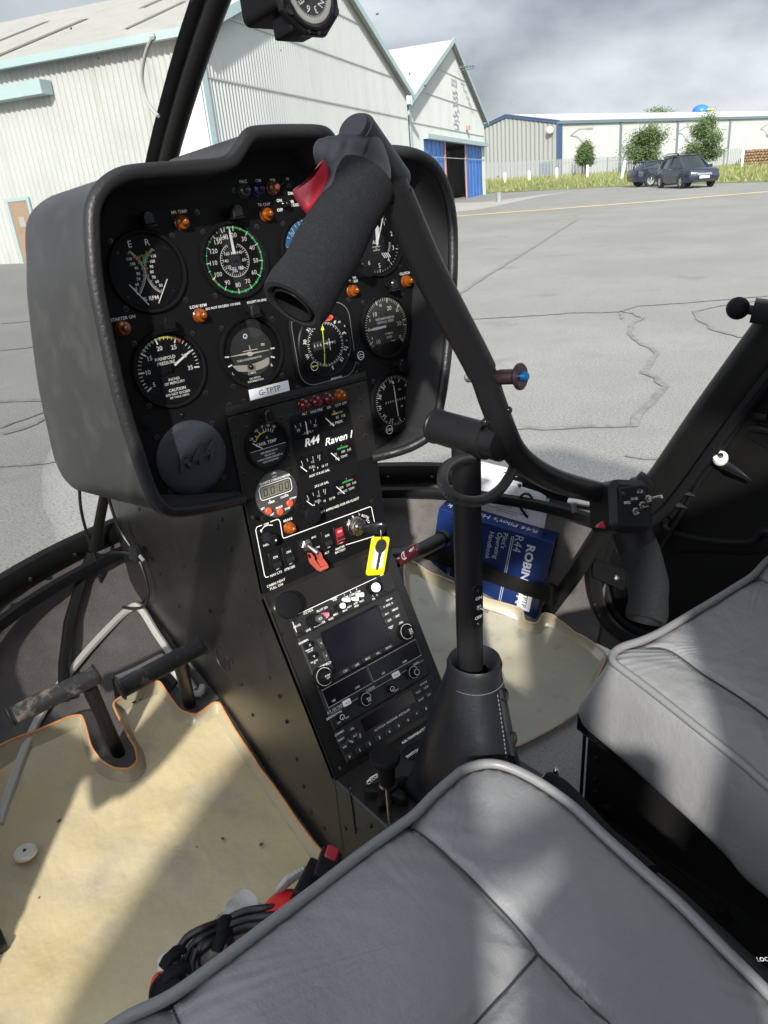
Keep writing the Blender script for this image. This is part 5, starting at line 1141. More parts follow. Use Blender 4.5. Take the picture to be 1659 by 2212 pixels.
# left flank reads as flat painted sheet, the rolled lip as grained vinyl
g.build('hood_shell', M['podside'], ip, sharp=60)
g = MB(); g.tube([PF.p(a, b, .064*LC[i]) for i, (a, b) in enumerate(off_open(lip, .002))], (.0058, .0070), 14); g.build('hood_lip', M['hood'], ip)
g = MB(); g.loft([L3(.004, .066), L3(.008, .050), L3(.010, .0), L3(.010, -.004)], 0, False); g.build('hood_lining', mat('lining', (.011,.011,.012), .75, bump=[('n', 300, .4, .001)]), ip)
g = MB(); shp = off_open(lip, .0085)
# the sheet follows the lip inside but keeps lower where the top bay is open
g.poly(PF, shp+[P_(810, 990), P_(540, 1072)], 0); sh = g.build('panel_sheet', M['panel'], ip, smooth=False)
g = MB()
for (u, v) in ((182,602), (238,1110)) + ((131,600),)*0: pass
for u, v in ((182,602), (228,755), (260,895), (290,1000)): g = MB(); g.sphere(PF.p(*P_(u, v, .02), .02), .003, 8); g.build('hood_screw', M['screw'], ip)

# ---- generic parts
def bezel(a, b, r=.0395, name='gauge', lab=None, dial='dial', deep=-.0005, ring='blkm', par=ip, fr=PF):
    f = fr.at(a, b, 0); e = bpy.data.objects.new(name, None); COL.objects.link(e); e.parent = par; tag(e, lab)
    g = MB(); g.lathe(f, [(r,-.002), (r,.0030), (r*.975,.0045), (r*.90,.0040), (r*.885,.0016), (r*.875,-deep)], 56, cap0=False, cap1=False); g.build('bezel', M[ring], e)
    g = MB(); g.lathe(f, [(r*.885,-deep), (.00001,-deep)], 48, cap0=False, cap1=False); g.build('dial', M[dial], e)
    g = MB(); g.lathe(f, [(r*.885,.0037), (.00001,.0037)], 48, cap0=False, cap1=False); g.build('glass', M['glass'], e)
    return f, e, -deep+.0004
INKS = ['white','grn','yel','redi','lime','ink','blu','cyan','brn','lcdd','dialg']
IM = [M[k] for k in INKS]; W_, G_, Y_, RD_, LI_, BK_, BL_, CY_, BR_, LC_, DG_ = range(11)
def cw(deg): return R_(90-deg)         # clock angle -> polar
def ticks(g, f, r0, r1, angs, w, c, m=0):
    for a in angs: t = cw(a); g.stroke(f, [(r0*math.cos(t), r0*math.sin(t)), (r1*math.cos(t), r1*math.sin(t))], w, c, m)
def nums(g, f, r, lst, h, c, m=0, rot=False, bold=.014):
    for s_, a in lst: t = cw(a); text(g, f, s_, r*math.cos(t), r*math.sin(t), h, c, m, rot=(t-math.pi/2 if rot else 0), bold=bold)
def sarc(g, f, r, a0, a1, w, c, m=0): g.stroke(f, [(r*math.cos(cw(a0+(a1-a0)*i/24)), r*math.sin(cw(a0+(a1-a0)*i/24))) for i in range(25)], w, c, m)
def needle(e, f, pts, c, m='white', name='needle'): g = MB(); g.prism(f, pts, c, c+.0006); return g.build(name, M[m], e, smooth=False)
def rot2(pts, deg, s=1.): t = cw(deg)-math.pi/2; return [((x*math.cos(t)-y*math.sin(t))*s, (x*math.sin(t)+y*math.cos(t))*s) for x, y in pts]
def screw(px_, par=ip, fr=PF, r=.0032, off=0):
    for u, v in px_:
        g = MB()
        a, b = fr.px(u, v, off); f = fr.at(a, b, off); g.lathe(f, [(r,0), (r*.9,.0008), (r*.5,.0010)], 12)
        g.stroke(f.at(0,0,0,rot=random.random()), [(-r*.6,0), (r*.6,0)], r*.25, .0012, 1); g.stroke(f.at(0,0,0,rot=random.random()), [(0,-r*.6), (0,r*.6)], r*.25, .0012, 1)
        g.build('screw', [M['darkst'], M['blk']], par)
def lamp(u, v, m='amber', par=ip, fr=PF, r=.0068, lab=None):
    a, b = fr.px(u, v, .004); f = fr.at(a, b, 0); g = MB(); g.lathe(f, [(r*1.12,0), (r*1.12,.0012), (r,.0018), (r,.0045), (r*.95,.006), (r*.62,.0072), (r*.55,.0075), (r*.55,.0100), (r*.42,.0122), (r*.15,.0132)], 24, kn=.045, kf=1)
    o = g.build('warning_lamp', M[m], par, label=lab)
    if m == 'amber': g = MB(); g.sphere(f.p(-.0004,.0006,.0108), r*.36, 10); g.build('lamp_core', M['amberin'], o)
    return o
def post_light(u, v, par=ip, fr=PF, up=True):
    a, b = fr.px(u, v, .012); f = fr.at(a, b, 0); g = MB()
    g.lathe(f.at(0,0,0), [(.0046,0), (.0046,.013)], 16)
    pts = [(-.0058,-.006), (.0058,-.006), (.0058,.002), (.004,.006), (0,.0072), (-.004,.006), (-.0058,.002)]
    g.prism(f, pts, .010, .017, .0012); g.box(f, -.0066, .0066, -.0076, -.0058, .006, .0185, .0008); return g.build('post_light', M['blkg'], par)

# 1 rotor / engine tachometer
a, b = P_(318.6, 587); f, e, c = bezel(a, b, .040, 'tachometer_gauge', 'dual tachometer marked E and R with crossing scales, top left')
g = MB(); O = lambda x, y: tuple(Vector(P_(*z4(x, y), c))-Vector((a, b)))
def zt(x, y, s_, h, m=0, **k): p = O(x, y); text(g, f, s_, p[0], p[1], h, c, m, **k)
zt(247,573,'E',.0062,DG_ if 0 else 0, bold=0); zt(392,557,'R',.0062, bold=0)
SL = spl2([O(x, y) for x, y in ((245,630),(280,655),(312,690),(345,730),(366,770),(377,812),(377,860),(368,905),(352,950),(330,1000))], 4); SRr = spl2([O(x, y) for x, y in ((428,608),(405,640),(385,672),(373,715),(370,760),(378,820),(393,862),(420,905),(455,945),(502,975))], 4)
def scale_t(L, side, n):
    P = [Vector(p) for p in L]; tot = [0]
    for i in range(1, len(P)): tot.append(tot[-1]+(P[i]-P[i-1]).length)
    for k in range(n+1):
        s_ = tot[-1]*k/n; i = max(j for j in range(len(P)) if tot[j] <= s_+1e-9); i = min(i, len(P)-2); q = P[i].lerp(P[i+1], (s_-tot[i])/(tot[i+1]-tot[i]+1e-9)); d = (P[i+1]-P[i]).normalized(); nn = Vector((-d.y, d.x))*side
        g.stroke(f, [q, q+nn*(.0034 if k % 5 == 0 else .0022)], .0004, c)
g.stroke(f, SL, .00045, c); g.stroke(f, SRr, .00045, c); scale_t(SL, -1, 35); scale_t(SRr, 1, 35)
for x, y, s_ in ((243,697,'110'),(273,738,'100'),(302,773,'90'),(318,818,'80'),(320,863,'70'),(308,908,'60'),(294,948,'50'),(445,672,'110'),(436,716,'100'),(427,760,'90'),(430,804,'80'),(447,848,'70'),(474,884,'60'),(504,915,'50')): zt(x, y, s_, .0027, bold=.02)
g.stroke(f, [O(320,690), O(345,665), O(360,690)], .0012, c+.0001, G_); g.stroke(f, [O(356,735), O(362,700), O(380,660), O(392,640)], .0022, c+.0001, G_); g.stroke(f, [O(335,665), O(360,665), O(372,690)], .0009, c+.0001, G_)
g.stroke(f, [O(292,690), O(322,672)], .0018, c+.0002, RD_); g.stroke(f, [O(305,710), O(335,690)], .0018, c+.0002, RD_); g.stroke(f, [O(380,630), O(412,655)], .0018, c+.0002, RD_); g.stroke(f, [O(368,760), O(388,768)], .0018, c+.0002, RD_)
zt(424,1022,'% RPM',.0040, bold=.012)
g.build('markings', IM, e, smooth=False)
needle(e, f, [O(236,912), O(242,908), O(404,1074), O(400,1080)], c+.001); needle(e, f, [O(550,862), O(557,866), O(486,1066), O(480,1062)], c+.001)
g = MB(); pts = [O(510,560), O(560,600), O(640,560), O(690,760), O(680,900), O(590,1030), O(600,860), O(545,840), O(515,790), O(515,750), O(545,720)]; g.poly(f, pts, c-.0001+.0001); 
for x, y in ((150,648),(230,1015),(540,605),(612,958)): p = O(x, y); g = MB(); g.lathe(f.at(p[0], p[1], c), [(.0015,0),(.001,.0006)], 8); g.build('dial_screw', M['darkst'], e)

# 2 airspeed
f, e, c = bezel(0, 0, .040, 'airspeed_gauge', 'airspeed indicator in knots with a green arc, top row second from the left')
g = MB(); A = {20:8,30:38,40:66,50:97,60:126,70:155,80:184,90:213,100:242,110:270,120:297,130:322,140:343}
sarc(g, f, .0328, -6, 243, .0018, c, G_); sarc(g, f, .0328, 243, 325, .0008, c, G_); ticks(g, f, .0318, .0345, [323], .0016, c+.0001, RD_)
for q in range(3): ticks(g, f, .0312, .0342, [238+q*3], .0007, c+.0001, RD_ if q != 1 else W_)
ticks(g, f, .0292, .0342, list(A.values()), .0008, c+.0001)
av = sorted(A.values()); ticks(g, f, .0315, .0342, [(x+y)/2 for x, y in zip(av[:-1], av[1:])]+[-3,-10], .0005, c+.0001)
nums(g, f, .0252, [(str(k), v) for k, v in A.items() if k != 20]+[('20', 10)], .0046, c, bold=.0)
sarc(g, f, .0170, 22, 338, .0005, c); ticks(g, f, .0170, .0192 if 0 else .0145, [22+i*9.02 for i in range(36)], .00045, c); ticks(g, f, .0170, .0130, [22+i*36.1 for i in range(9)], .0005, c)
nums(g, f, .0108, [('40', 48), ('60', 94), ('80', 145), ('100', 190), ('120', 236), ('140', 272), ('160', 312)], .0032, c, bold=.005)
text(g, f, 'KNOTS', -.0098, .0228, .0030, c, bold=.0); text(g, f, 'MPH', .001, .0072, .0030, c); text(g, f, 'AIRSPEED', .0005, -.0082, .0030, c, bold=.0); text(g, f, '0', -.0062, .0300, .0024, c)
g.build('markings', IM, e, smooth=False)
needle(e, f, rot2([(-.0016,.006), (.0016,.006), (.0011,.027), (0,.0335), (-.0011,.027)], -1), c+.001)
needle(e, f, rot2([(-.0009,-.010), (.0009,-.010), (.0011,.006), (-.0011,.006)], -1)+[], c+.001, 'blkg', 'needle_tail')
g = MB(); g.lathe(f, [(.003,c+.0008), (.0028,c+.0025), (.001,c+.003)], 16); g.build('needle_hub', M['blkg'], e)

# 3 artificial horizon (mostly behind the grip)
a, b = P_(672, 543); a, b = .0975, 0.0; f, e, c = bezel(a, b, .040, 'attitude_gauge', 'blue artificial horizon half hidden behind the left grip', ring='blkm')
g = MB(); g.poly(f, [(.033*math.cos(t), .033*math.sin(t)) for t in [R_(12+156*i/30) for i in range(31)]], c+.0002, BL_)
g.poly(f, [(.0235*math.cos(t)-.0, .0235*math.sin(t)) for t in [R_(14+152*i/30) for i in range(31)]], c+.0004, CY_); g.poly(f, [(.030*math.cos(t), .030*math.sin(t)) for t in [R_(192+156*i/30) for i in range(31)]], c+.0003, BR_)
ticks(g, f, .029, .033, [-60,-50,-40,-30,-20,-10,0,10,20,30,40,60], .0007, c+.0006); text(g, f, '10', -.020, .020, .003, c+.0007); g.stroke(f, [(-.023,.017), (-.010,.017)], .0005, c+.0007); g.stroke(f, [(-.031,.006),(.031,.006)], .0006, c+.0007)
g.build('markings', IM, e, smooth=False)
# 4 altimeter
a, b = .195, -.002; f, e, c = bezel(a, b, .040, 'altimeter_gauge', 'altimeter partly hidden between the left grip and the control bar')
g = MB(); ticks(g, f, .0305, .0345, [i*36 for i in range(10)], .0008, c); ticks(g, f, .0325, .0345, [i*7.2 for i in range(50)], .0004, c); nums(g, f, .0262, [(str(i), i*36) for i in range(10)], .0052, c, bold=.0)
text(g, f, 'ALT', -.0015, .001, .0040, c); text(g, f, 'CALIBRATED\nTO\n20,000 FEET', -.0015, -.0065, .0015, c); text(g, f, 'FEET', 0.008, .016, .0022, c)
for q in range(4): g.stroke(f, [(.006+q*.003, -.0125), (.010+q*.003, -.0185)], .0013, c)
ticks(g, f, .019, .022, [95+i*4 for i in range(8)], .0004, c)
g.build('markings', IM, e, smooth=False)
needle(e, f, rot2([(-.0016,-.002), (.0016,-.002), (.0026,.016), (0,.024), (-.0026,.016)], 8), c+.001); needle(e, f, rot2([(-.0006,-.004), (.0006,-.004), (.0006,.030), (-.0006,.030)], 25), c+.0016)
g = MB(); x, y = P_(937, 592); 
ka, kb = PF.px(793, 588, .016); kf_ = PF.at(ka, kb, 0); g.lathe(kf_, [(.0072,0), (.0072,.020), (.0062,.0215)], 20); g.build('baro_knob', M['blkm'], e)
# 5 manifold pressure
a, b = P_(365.5, 797.5); f, e, c = bezel(a, b, .040, 'manifold_gauge', 'manifold pressure gauge with green, yellow and red arc, second row left')
g = MB(); m0 = lambda v: -122+(v-5)*(222/30.)
MA = {5:-121, 10:-86.5, 15:-51, 20:-14, 25:25, 30:64, 35:97}
import bisect
def mpa(v):
    ks = sorted(MA); i = min(bisect.bisect_right(ks, v)-1, len(ks)-2); return MA[ks[i]]+(MA[ks[i+1]]-MA[ks[i]])*(v-ks[i])/5.
for v in range(5, 36): ticks(g, f, .0272 if v % 5 == 0 else .0298, .0333, [mpa(v)], .0016 if v % 5 == 0 else .0007, c+.0001)
sarc(g, f, .0322, mpa(15.4), mpa(21), .0018, c, G_); sarc(g, f, .0322, mpa(21), mpa(25.9), .0018, c, Y_); ticks(g, f, .0295, .0335, [mpa(26.1)], .0018, c+.0002, RD_)
nums(g, f, .0230, [(str(k), v) for k, v in MA.items() if k not in (30,)], .0044, c, bold=.012); nums(g, f, .0215, [('30', 62)], .0044, c, bold=.012)
text(g, f, 'MANIFOLD', -.002, .0118, .0032, c); text(g, f, 'PRESSURE', -.002, .0070, .0032, c); text(g, f, 'INCHES', .0025, -.0105, .0026, c); text(g, f, 'OF MERCURY', .0025, -.0143, .0026, c)
text(g, f, 'CAUTION', .0035, -.0215, .0030, c, bold=.03); text(g, f, 'DO NOT EXCEED', .0035, -.0257, .0024, c, bold=.02); text(g, f, 'MP TABLE LIMITS', .0045, -.0292, .0020, c)
g.build('markings', IM, e, smooth=False)
needle(e, f, rot2([(-.0012,.0065), (.0012,.0065), (.0009,.028), (0,.031), (-.0009,.028)], 62), c+.001); needle(e, f, rot2([(-.0008,-.013), (.0008,-.013), (.0010,.0065), (-.0010,.0065)], 62), c+.001, 'blkg', 'needle_tail')
g = MB(); g.lathe(f, [(.003,c+.0008), (.0028,c+.0025)], 16); g.build('needle_hub', M['blkg'], e)
# 6 turn coordinator
a, b = P_(543, 760); f, e, c = bezel(a, b, .0395, 'turn_gauge', 'turn coordinator with a white aeroplane figure and slip ball, second row centre')
g = MB(); O = lambda x, y: tuple(Vector(P_(*z4(x, y), c))-Vector((a, b)))
g.lathe(f, [(.0262,c), (.00001,c+.0002)], 40, m=DG_, cap0=False, cap1=False)
for x0, y0, x1, y1 in ((1032,1513,1070,1510), (1412,1440,1447,1436), (1062,1592,1095,1576), (1415,1506,1448,1514)): g.stroke(f, [O(x0,y0), O(x1,y1)], .0016, c+.0004)
text(g, f, 'TURN COORDINATOR', *O(1238,1526), .0021, c+.0004); text(g, f, 'L', *O(1103,1648), .0032, c+.0004); text(g, f, 'R', *O(1424,1577), .0032, c+.0004)
text(g, f, '2 MIN.', *O(1262,1641), .0026, c+.0004); zq = lambda x, y: tuple(Vector(P_(*z6(x, y), c))-Vector((a, b))); text(g, f, 'NO PITCH', *zq(1285,231), .0021, c+.0004); text(g, f, 'INFORMATION', *zq(1291,253), .0021, c+.0004)
g.lathe(f.at(*O(1203,1338)), [(.0028,c+.0004), (.00001,c+.0004)], 16, cap0=False, cap1=False); text(g, f, 'M', *O(1203,1338), .0030, c+.0005, BK_, bold=.04); text(g, f, 'DEV', *O(1348,1405), .0014, c+.0006, BK_); g.stroke(f, [O(1334,1406), O(1362,1404)], .0024, c+.0004)
tubep = spl2([O(x, y) for x, y in ((1100,1585),(1150,1580),(1240,1572),(1330,1545),(1392,1512),(1400,1535),(1395,1575),(1330,1612),(1240,1632),(1150,1632),(1120,1610))], 3, True)
g.poly(f, tubep, c+.0005, LC_); g.build('markings', IM, e, smooth=False)
g = MB(); g.prism(f, tubep, c+.0006, c+.0016, .0005); g.build('slip_tube', mat('slip_tube_cream', (.42,.40,.34), .3), e)
g = MB(); g.sphere(f.p(*O(1246,1592), c+.0015), .0034, 16); g.build('slip_ball', M['blkg'], e); g = MB()
for x in (1218, 1278): g.stroke(f, [O(x,1562), O(x+4,1618)], .0006, c+.0018)
g.build('slip_line', M['blk'], e, smooth=False)
pl = [O(x, y) for x, y in ((1075,1506), (1215,1474), (1228,1466), (1250,1466), (1262,1472), (1398,1448), (1398,1452), (1265,1484), (1252,1500), (1228,1502), (1216,1490), (1075,1510))]
g = MB(); g.prism(f, pl, c+.0012, c+.0018); g.prism(f, [O(1231,1414), O(1236,1414), O(1243,1450), O(1236,1450)], c+.0012, c+.0018); g.prism(f, [O(1178,1462), O(1298,1440), O(1298,1446), O(1178,1468)], c+.0020, c+.0026); g.build('aeroplane_figure', mat('figure_cream', (.62,.60,.50), .5), e, smooth=False)
# 7 HSI
a, b = P_(697, 742); e = bpy.data.objects.new('heading_gauge', None); COL.objects.link(e); e.parent = ip; tag(e, 'square-cased horizontal situation indicator with red HDG flag and lime course arrow')
f = PF.at(a, b, 0); c = .0004
g = MB(); g.prism(f, rrect(0, 0, .088, .092, .022, 6), -.001, .004, .0015); g.build('case', M['blkm'], e)
g = MB(); ol = rrect(0, 0, .083, .088, .020, 6); g.stroke(f, ol+[ol[0]], .0008, .0043); g.build('case_line', mat('case_grey', (.20,.20,.20), .5), e, smooth=False)
f = f.at(.001, -.001, .0043); g = MB(); g.lathe(f, [(.0385,0), (.037,.0012), (.0358,.0)], 48, cap0=False, cap1=False); g.build('bezel', M['blk'], e); g = MB(); g.lathe(f, [(.0365,.0001), (.00001,.0001)], 40, cap0=False, cap1=False); g.build('dial', M['dial'], e)
g = MB(); ticks(g, f, .0225, .0258, [i*10+9 for i in range(36)], .0006, .0003); ticks(g, f, .0238, .0258, [i*5+9 for i in range(72)], .0004, .0003)
nums(g, f, .0292, [('6', 68-30), ('E', 98-24), ('12', 110), ('15', 138), ('S', 170), ('24', 228), ('W', 252), ('30', 285), ('33', 315)], .0042, .0003, rot=True); text(g, f, 'GS', .024, .022, .0022, .0003)
for i in range(5): text(g, f, '+', .031, .016-.0085*i, .003, .0003)
g.poly(f, rrect(-.006, .000, .024, .010, 0), .0002, DG_)
for i in range(5): g.lathe(f.at(-.016+i*.0045, .0005, .0004), [(.0009,0), (.00001,.0001)], 8, cap0=False); g.stroke(f, [(-.016+i*.0045,-.0015), (-.016+i*.0045,.0028)], .0004, .0005)
for i in range(4): g.stroke(f, [(.003+i*.0035,-.0015), (.003+i*.0035,.0025)], .0004, .0005)
g.stroke(f, [(-.002,.0010), (.012,.0010)], .0008, .0005); g.stroke(f, [(.0055,-.008), (.0055,.006)], .0008, .0005)
text(g, f, 'BENDIX/KING', .008, -.0415, .0018, .0002)
g.build('markings', IM, e, smooth=False)
g = MB(); g.stroke(f, [(-.0065,-.024), (-.004,-.009)], .0011, .0012); g.stroke(f, [(-.004,-.008), (-.002,.017)], .0011, .0012); g.poly(f, [(-.0045,.017), (.0008,.0165), (-.001,.0225)], .0012); g.build('course_arrow', M['lime'], e, smooth=False)
g = MB(); hp = spl2([tuple(Vector(P_(*z5(x, y), .006))-Vector((f.o-PF.o).dot(PF.x) and ((f.o-PF.o).dot(PF.x), (f.o-PF.o).dot(PF.y)))) for x, y in ((558,1100),(600,1088),(640,1095),(648,1115),(620,1138),(575,1135))], 3, True); g.prism(f, hp, .0012, .0020); o = g.build('heading_flag', mat('flag_red', (.72,.09,.06), .45), e, smooth=False)
g = MB(); q = z5(600, 1114); x, y = P_(*q, .006); text(g, PF, 'HDG', x, y, .0040, .0070, bold=.005, wf=.8); g.build('flag_text', M['ink'], o, smooth=False)
def knob(par, fr, u, v, r=.0075, h=.013, lab=None, ring=True, off=None, kn=.07, m='blkm', name='knob'):
    x, y = fr.px(u, v, h if off is None else off); k = fr.at(x, y, 0); g = MB(); g.lathe(k, [(r*1.03,0), (r,.0015), (r*.97,h-.001), (r*.88,h)], 36, kn=kn, kf=2); o = g.build(name, M[m], par, label=lab)
    if ring: g = MB(); g.stroke(k, [(r*.72*math.cos(2*math.pi*i/28), r*.72*math.sin(2*math.pi*i/28)) for i in range(29)], .0006, h+.0003); g.build('knob_ring', M['white'], o, smooth=False)
    return k, o
k, o = knob(e, PF, 679, 791, .0068, .014); g = MB(); g.stroke(k, [(-.0035,0), (.0035,0)], .0010, .0144); g.poly(k, [(-.0045,0), (-.0015,.0016), (-.0015,-.0016)], .0145); g.build('arrow_mark', M['yel'], o, smooth=False)
k, o = knob(e, PF, 779, 768, .0068, .014); g = MB(); g.stroke(k, [(-.0035,-.002), (-.0035,.0008), (-.001,.0008), (0,.0025), (.001,.0008), (.0035,.0008), (.0035,-.002), (-.0035,-.002)], .0006, .0144); g.build('bug_mark', M['white'], o, smooth=False)
# 8 vertical speed
a, b = P_(833, 704.5); f, e, c = bezel(a, b, .040, 'vertical_speed_gauge', 'vertical speed indicator in hundreds of feet a minute, second row right', dial='dialo')
g = MB(); ticks(g, f, .0285, .0342, [-90+i*21.7*1.37 for i in range(0)]+[-90,-58,-20,12,48,84,96,132,168,200,238], .0009, c); ticks(g, f, .0305, .0342, [-84+i*5.2 for i in range(34)]+[96+i*5.2 for i in range(33)], .0004, c)
nums(g, f, .0225, [('10', -42), ('20', 22), ('20', 158), ('10', 222)], .0052, c, bold=.0); nums(g, f, .0265, [('5', -66), ('15', -10), ('25', 52), ('25', 128), ('15', 190), ('5', 246)], .0032, c); text(g, f, '30', .0215, .0, .0056, c, bold=.0); text(g, f, '0', -.0275, .0, .0042, c)
g.stroke(f, [(.0285,.0045), (.0285,-.0045)], .0006, c); text(g, f, 'INSTANTANEOUS', 0, .0098, .0029, c, wf=.9); text(g, f, 'VERTICAL SPEED', 0, .0055, .0029, c, wf=.9); text(g, f, 'FT/MIN', .003, -.0095, .0028, c); text(g, f, 'X100', .003, -.0140, .0028, c)
g.build('markings', IM, e, smooth=False)
needle(e, f, rot2([(-.0013,.001), (.0013,.001), (.0016,.020), (0,.031), (-.0016,.020)], -91), c+.001)
g = MB(); fl = [(-.030,-.026), (-.020,-.036), (-.012,-.046), (.004,-.048), (.012,-.040), (.026,-.029)]; g.prism(f, fl+[(.02,-.02),(-.02,-.02)], -.0005, .0012, .0004); g.build('mount_ear', M['blkm'], e)
# 9 course deviation
a, b = P_(853, 865); f, e, c = bezel(a, b, .041, 'course_gauge', 'round course deviation indicator with a compass rose, bottom right of the panel')
g = MB(); g.stroke(f, [(.0395*math.cos(2*math.pi*i/40), .0395*math.sin(2*math.pi*i/40)) for i in range(41)], .0006, .0033); g.build('ring_line', mat('ring_grey', (.35,.35,.35), .5), e, smooth=False)
g = MB(); ticks(g, f, .0285, .0320, [i*10-12 for i in range(36)], .0006, c); ticks(g, f, .0300, .0320, [i*5-12 for i in range(72)], .0004, c)
nums(g, f, .0262, [(s_, i*30-8) for i, s_ in enumerate(('N','3','6','E','12','15','S','21','24','W','30','33'))], .0046, c, rot=True, bold=.0)
for i in range(9): g.stroke(f, [(-.016+i*.004,-.0018), (-.016+i*.004,.0018)], .0004, c+.0001); g.stroke(f, [(-.0168+i*.004,0), (-.0152+i*.004,0)], .0008, c+.0001)
text(g, f, 'TO', .009, .0125, .0024, c); text(g, f, 'FR', .010, -.0095, .0024, c); g.poly(f, [(-.002,.022), (.002,.022), (0,.0265)], c, Y_ if 0 else 0); g.stroke(f, [(.001,.0145), (.002,.007)], .0009, c+.0001, RD_)
g.build('markings', IM, e, smooth=False)
needle(e, f, rot2([(-.0005,-.021), (.0005,-.021), (.0004,.020), (-.0004,.020)], -2), c+.001)
k, o = knob(e, PF, 841, 928, .0074, .013); g = MB(); text(g, k, 'OBS', 0, 0, .0034, .0134, bold=.0); g.build('knob_text', M['white'], o, smooth=False)
# 10 embossed round cover, bottom left
a, b = P_(413.5, 988); f = PF.at(a, b, 0); g = MB(); g.lathe(f, [(.0405,0), (.0402,.003), (.0375,.0048), (.030,.0055), (.015,.0060), (.0001,.0061)], 60, cap0=False, cap1=False); o = g.build('round_cover', M['spk'], ip, label='round blue-black leather cover embossed R44')
g = MB(); cu = bpy.data.curves.new('t', 'FONT'); cu.body = 'R44'; cu.size = .0235; cu.extrude = .0022; cu.bevel_depth = .0008; cu.bevel_resolution = 2; cu.shear = .3; cu.offset = .0004; cu.align_x = 'CENTER'; cu.align_y = 'CENTER'; cu.space_character = 1.08
ob = bpy.data.objects.new('t', cu); me = bpy.data.meshes.new_from_object(ob); ff_ = f.at(.001, .0, .0062, rot=.12)
g.add([ff_.p(v.co.x*1.1, v.co.y, v.co.z) for v in me.vertices], [tuple(p.vertices) for p in me.polygons]); bpy.data.objects.remove(ob); g.build('emboss', M['spk'], o)
screw([z6(x, y) for x, y in ((470,726),(930,610),(1027,1055),(1112,1187))]); screw([z6(588,1172)], r=.0042)
g = MB(); a, b = P_(*z6(676, 538)); g.sphere(PF.p(a, b, .0), .0028, 12); g.build('rivet', M['blkg'], ip); 
for u, v in (z6(385, 605), z5(1272, 1428)): a, b = P_(u, v); g = MB(); g.lathe(PF.at(a, b, 0), [(.0075,0), (.0073,.0010), (.0055,.0016)], 24); g.build('hole_plug', M['blkm'], ip)
# placard G-TPTP
q = [P_(*z6(x, y)) for x, y in ((1232,360),(1250,445),(1575,358),(1558,274))]; xa = (q[0][0]+q[1][0])/2; xb = (q[2][0]+q[3][0])/2; ya = (q[0][1]+q[3][1])/2; yb = (q[1][1]+q[2][1])/2
g = MB(); lf = PF.at((xa+xb)/2, (ya+yb)/2+.0035, .0012); g.prism(lf, rrect(0, 0, xb-xa, abs(ya-yb)), -.0004, .0003); o = g.build('name_label', M['label'], ip, smooth=False)
g = MB(); text(g, lf, 'G-TPTP', 0, 0, .0062, .0006, bold=0.); g.build('label_text', M['ink'], o, smooth=False)
# lamps, post lights, screws, writing
for u, v, m_, lb in ((*z4(687,392),'amber',None), (*z4(1388,325),'amber',None), (*z4(838,1165),'amber',None), (*z4(200,1272),'amber',None), (*z5(808,903),'amber',None), (*z5(1230,828),'amber',None),
    (*z4(1200,125),'clrlens','dark clear lamp'), (*z4(1318,115),'blulens','dark blue lamp'), (*z4(1443,104),'brlens','brown lamp')): lamp(u, v, m_, lab=lb)
for x, y in ((390,362), (1128,300)): post_light(*z4(x, y))
post_light(*z4(568,1235)); post_light(*z4(1275,1120)); post_light(*z5(1120,855)); post_light(*z5(1185,1480))
screw([z4(x, y) for x, y in ((83,553),(596,503),(804,310),(213,1113),(707,1038),(852,475),(1297,430),(1518,406),(952,1003),(280,1400),(765,1315),(1007,1273),(1427,1202),(1112,130))]+[z5(x, y) for x, y in ((885,996),(1197,938),(1303,1122),(1235,1335),(825,720),(1172,717),(768,975),(838,1478),(830,1545),(1255,1538),(170,1125))]+[z6(x, y) for x, y in ((408,463),(876,358),(1072,455),(1190,425),(1105,305),(1510,213),(1634,315))]+[z7(1408,60), z7(1436,685)])
g = MB()
def pt(x, y, s_, h, zf=z4, al='C', m=0, **k): a, b = P_(*zf(x, y)); text(g, PF, s_, a, b, h, .0008, m, al=al, **k)
pt(655,306,'MR TEMP',.0030); pt(1358,245,'TR CHIP',.0030); pt(813,1088,'LOW RPM',.0030); pt(188,1188,'STARTER ON',.0030); pt(1187,55,'FM/Z',.0030); pt(1310,47,'OM',.0030); pt(1428,42,'MM',.0030); pt(1552,34,'HI',.0026); pt(1580,152,'DIM',.0030, bold=.03); pt(1484,212,'ON',.0030, bold=.03); pt(1490,291,'OFF',.0030, bold=.03); pt(1587,222,'MB',.0030, bold=.03); pt(1607,250,'AUDIO',.0030, bold=.03); pt(1562,95,'OFF',.002)
pt(1020,1088,'DO NOT EXCEED 110 KIAS',.0024); pt(1300,1046,'EXCEPT IN SINK',.0024); pt(1205,768,'CLUTCH',.0030, z5); pt(808,802,'ON',.0028, z5); pt(808,830,'OXIDE',.0028, z5)
g.build('panel_lettering', M['white'], sh, smooth=False)
g = MB(); a, b = P_(*z5(762, 798), .010); k = PF.at(a, b, 0); g.lathe(k, [(.0068,0), (.0068,.010), (.006,.011)], 20); o = g.build('vent_knob', M['blkm'], ip); g = MB(); text(g, k, 'FULL', 0, -.0035, .0019, .0114); text(g, k, 'TO', 0, 0, .0019, .0114); text(g, k, 'PUSH', 0, .0035, .0019, .0114); g.build('knob_text', M['white'], o, smooth=False)
for x, y in ((1510,92), (1530,245)):
    a, b = P_(*z4(x, y)); k = PF.at(a, b, 0); g = MB(); g.lathe(k, [(.0042,0), (.0042,.002), (.003,.003)], 12); 
    g.tube([k.p(0,0,.002), k.p(.004,.0,.011)], [.0015,.0024], 10) if y < 200 else g.sphere(k.p(0,0,.006), .0045, 12); g.build('toggle', M['blkg'], ip)
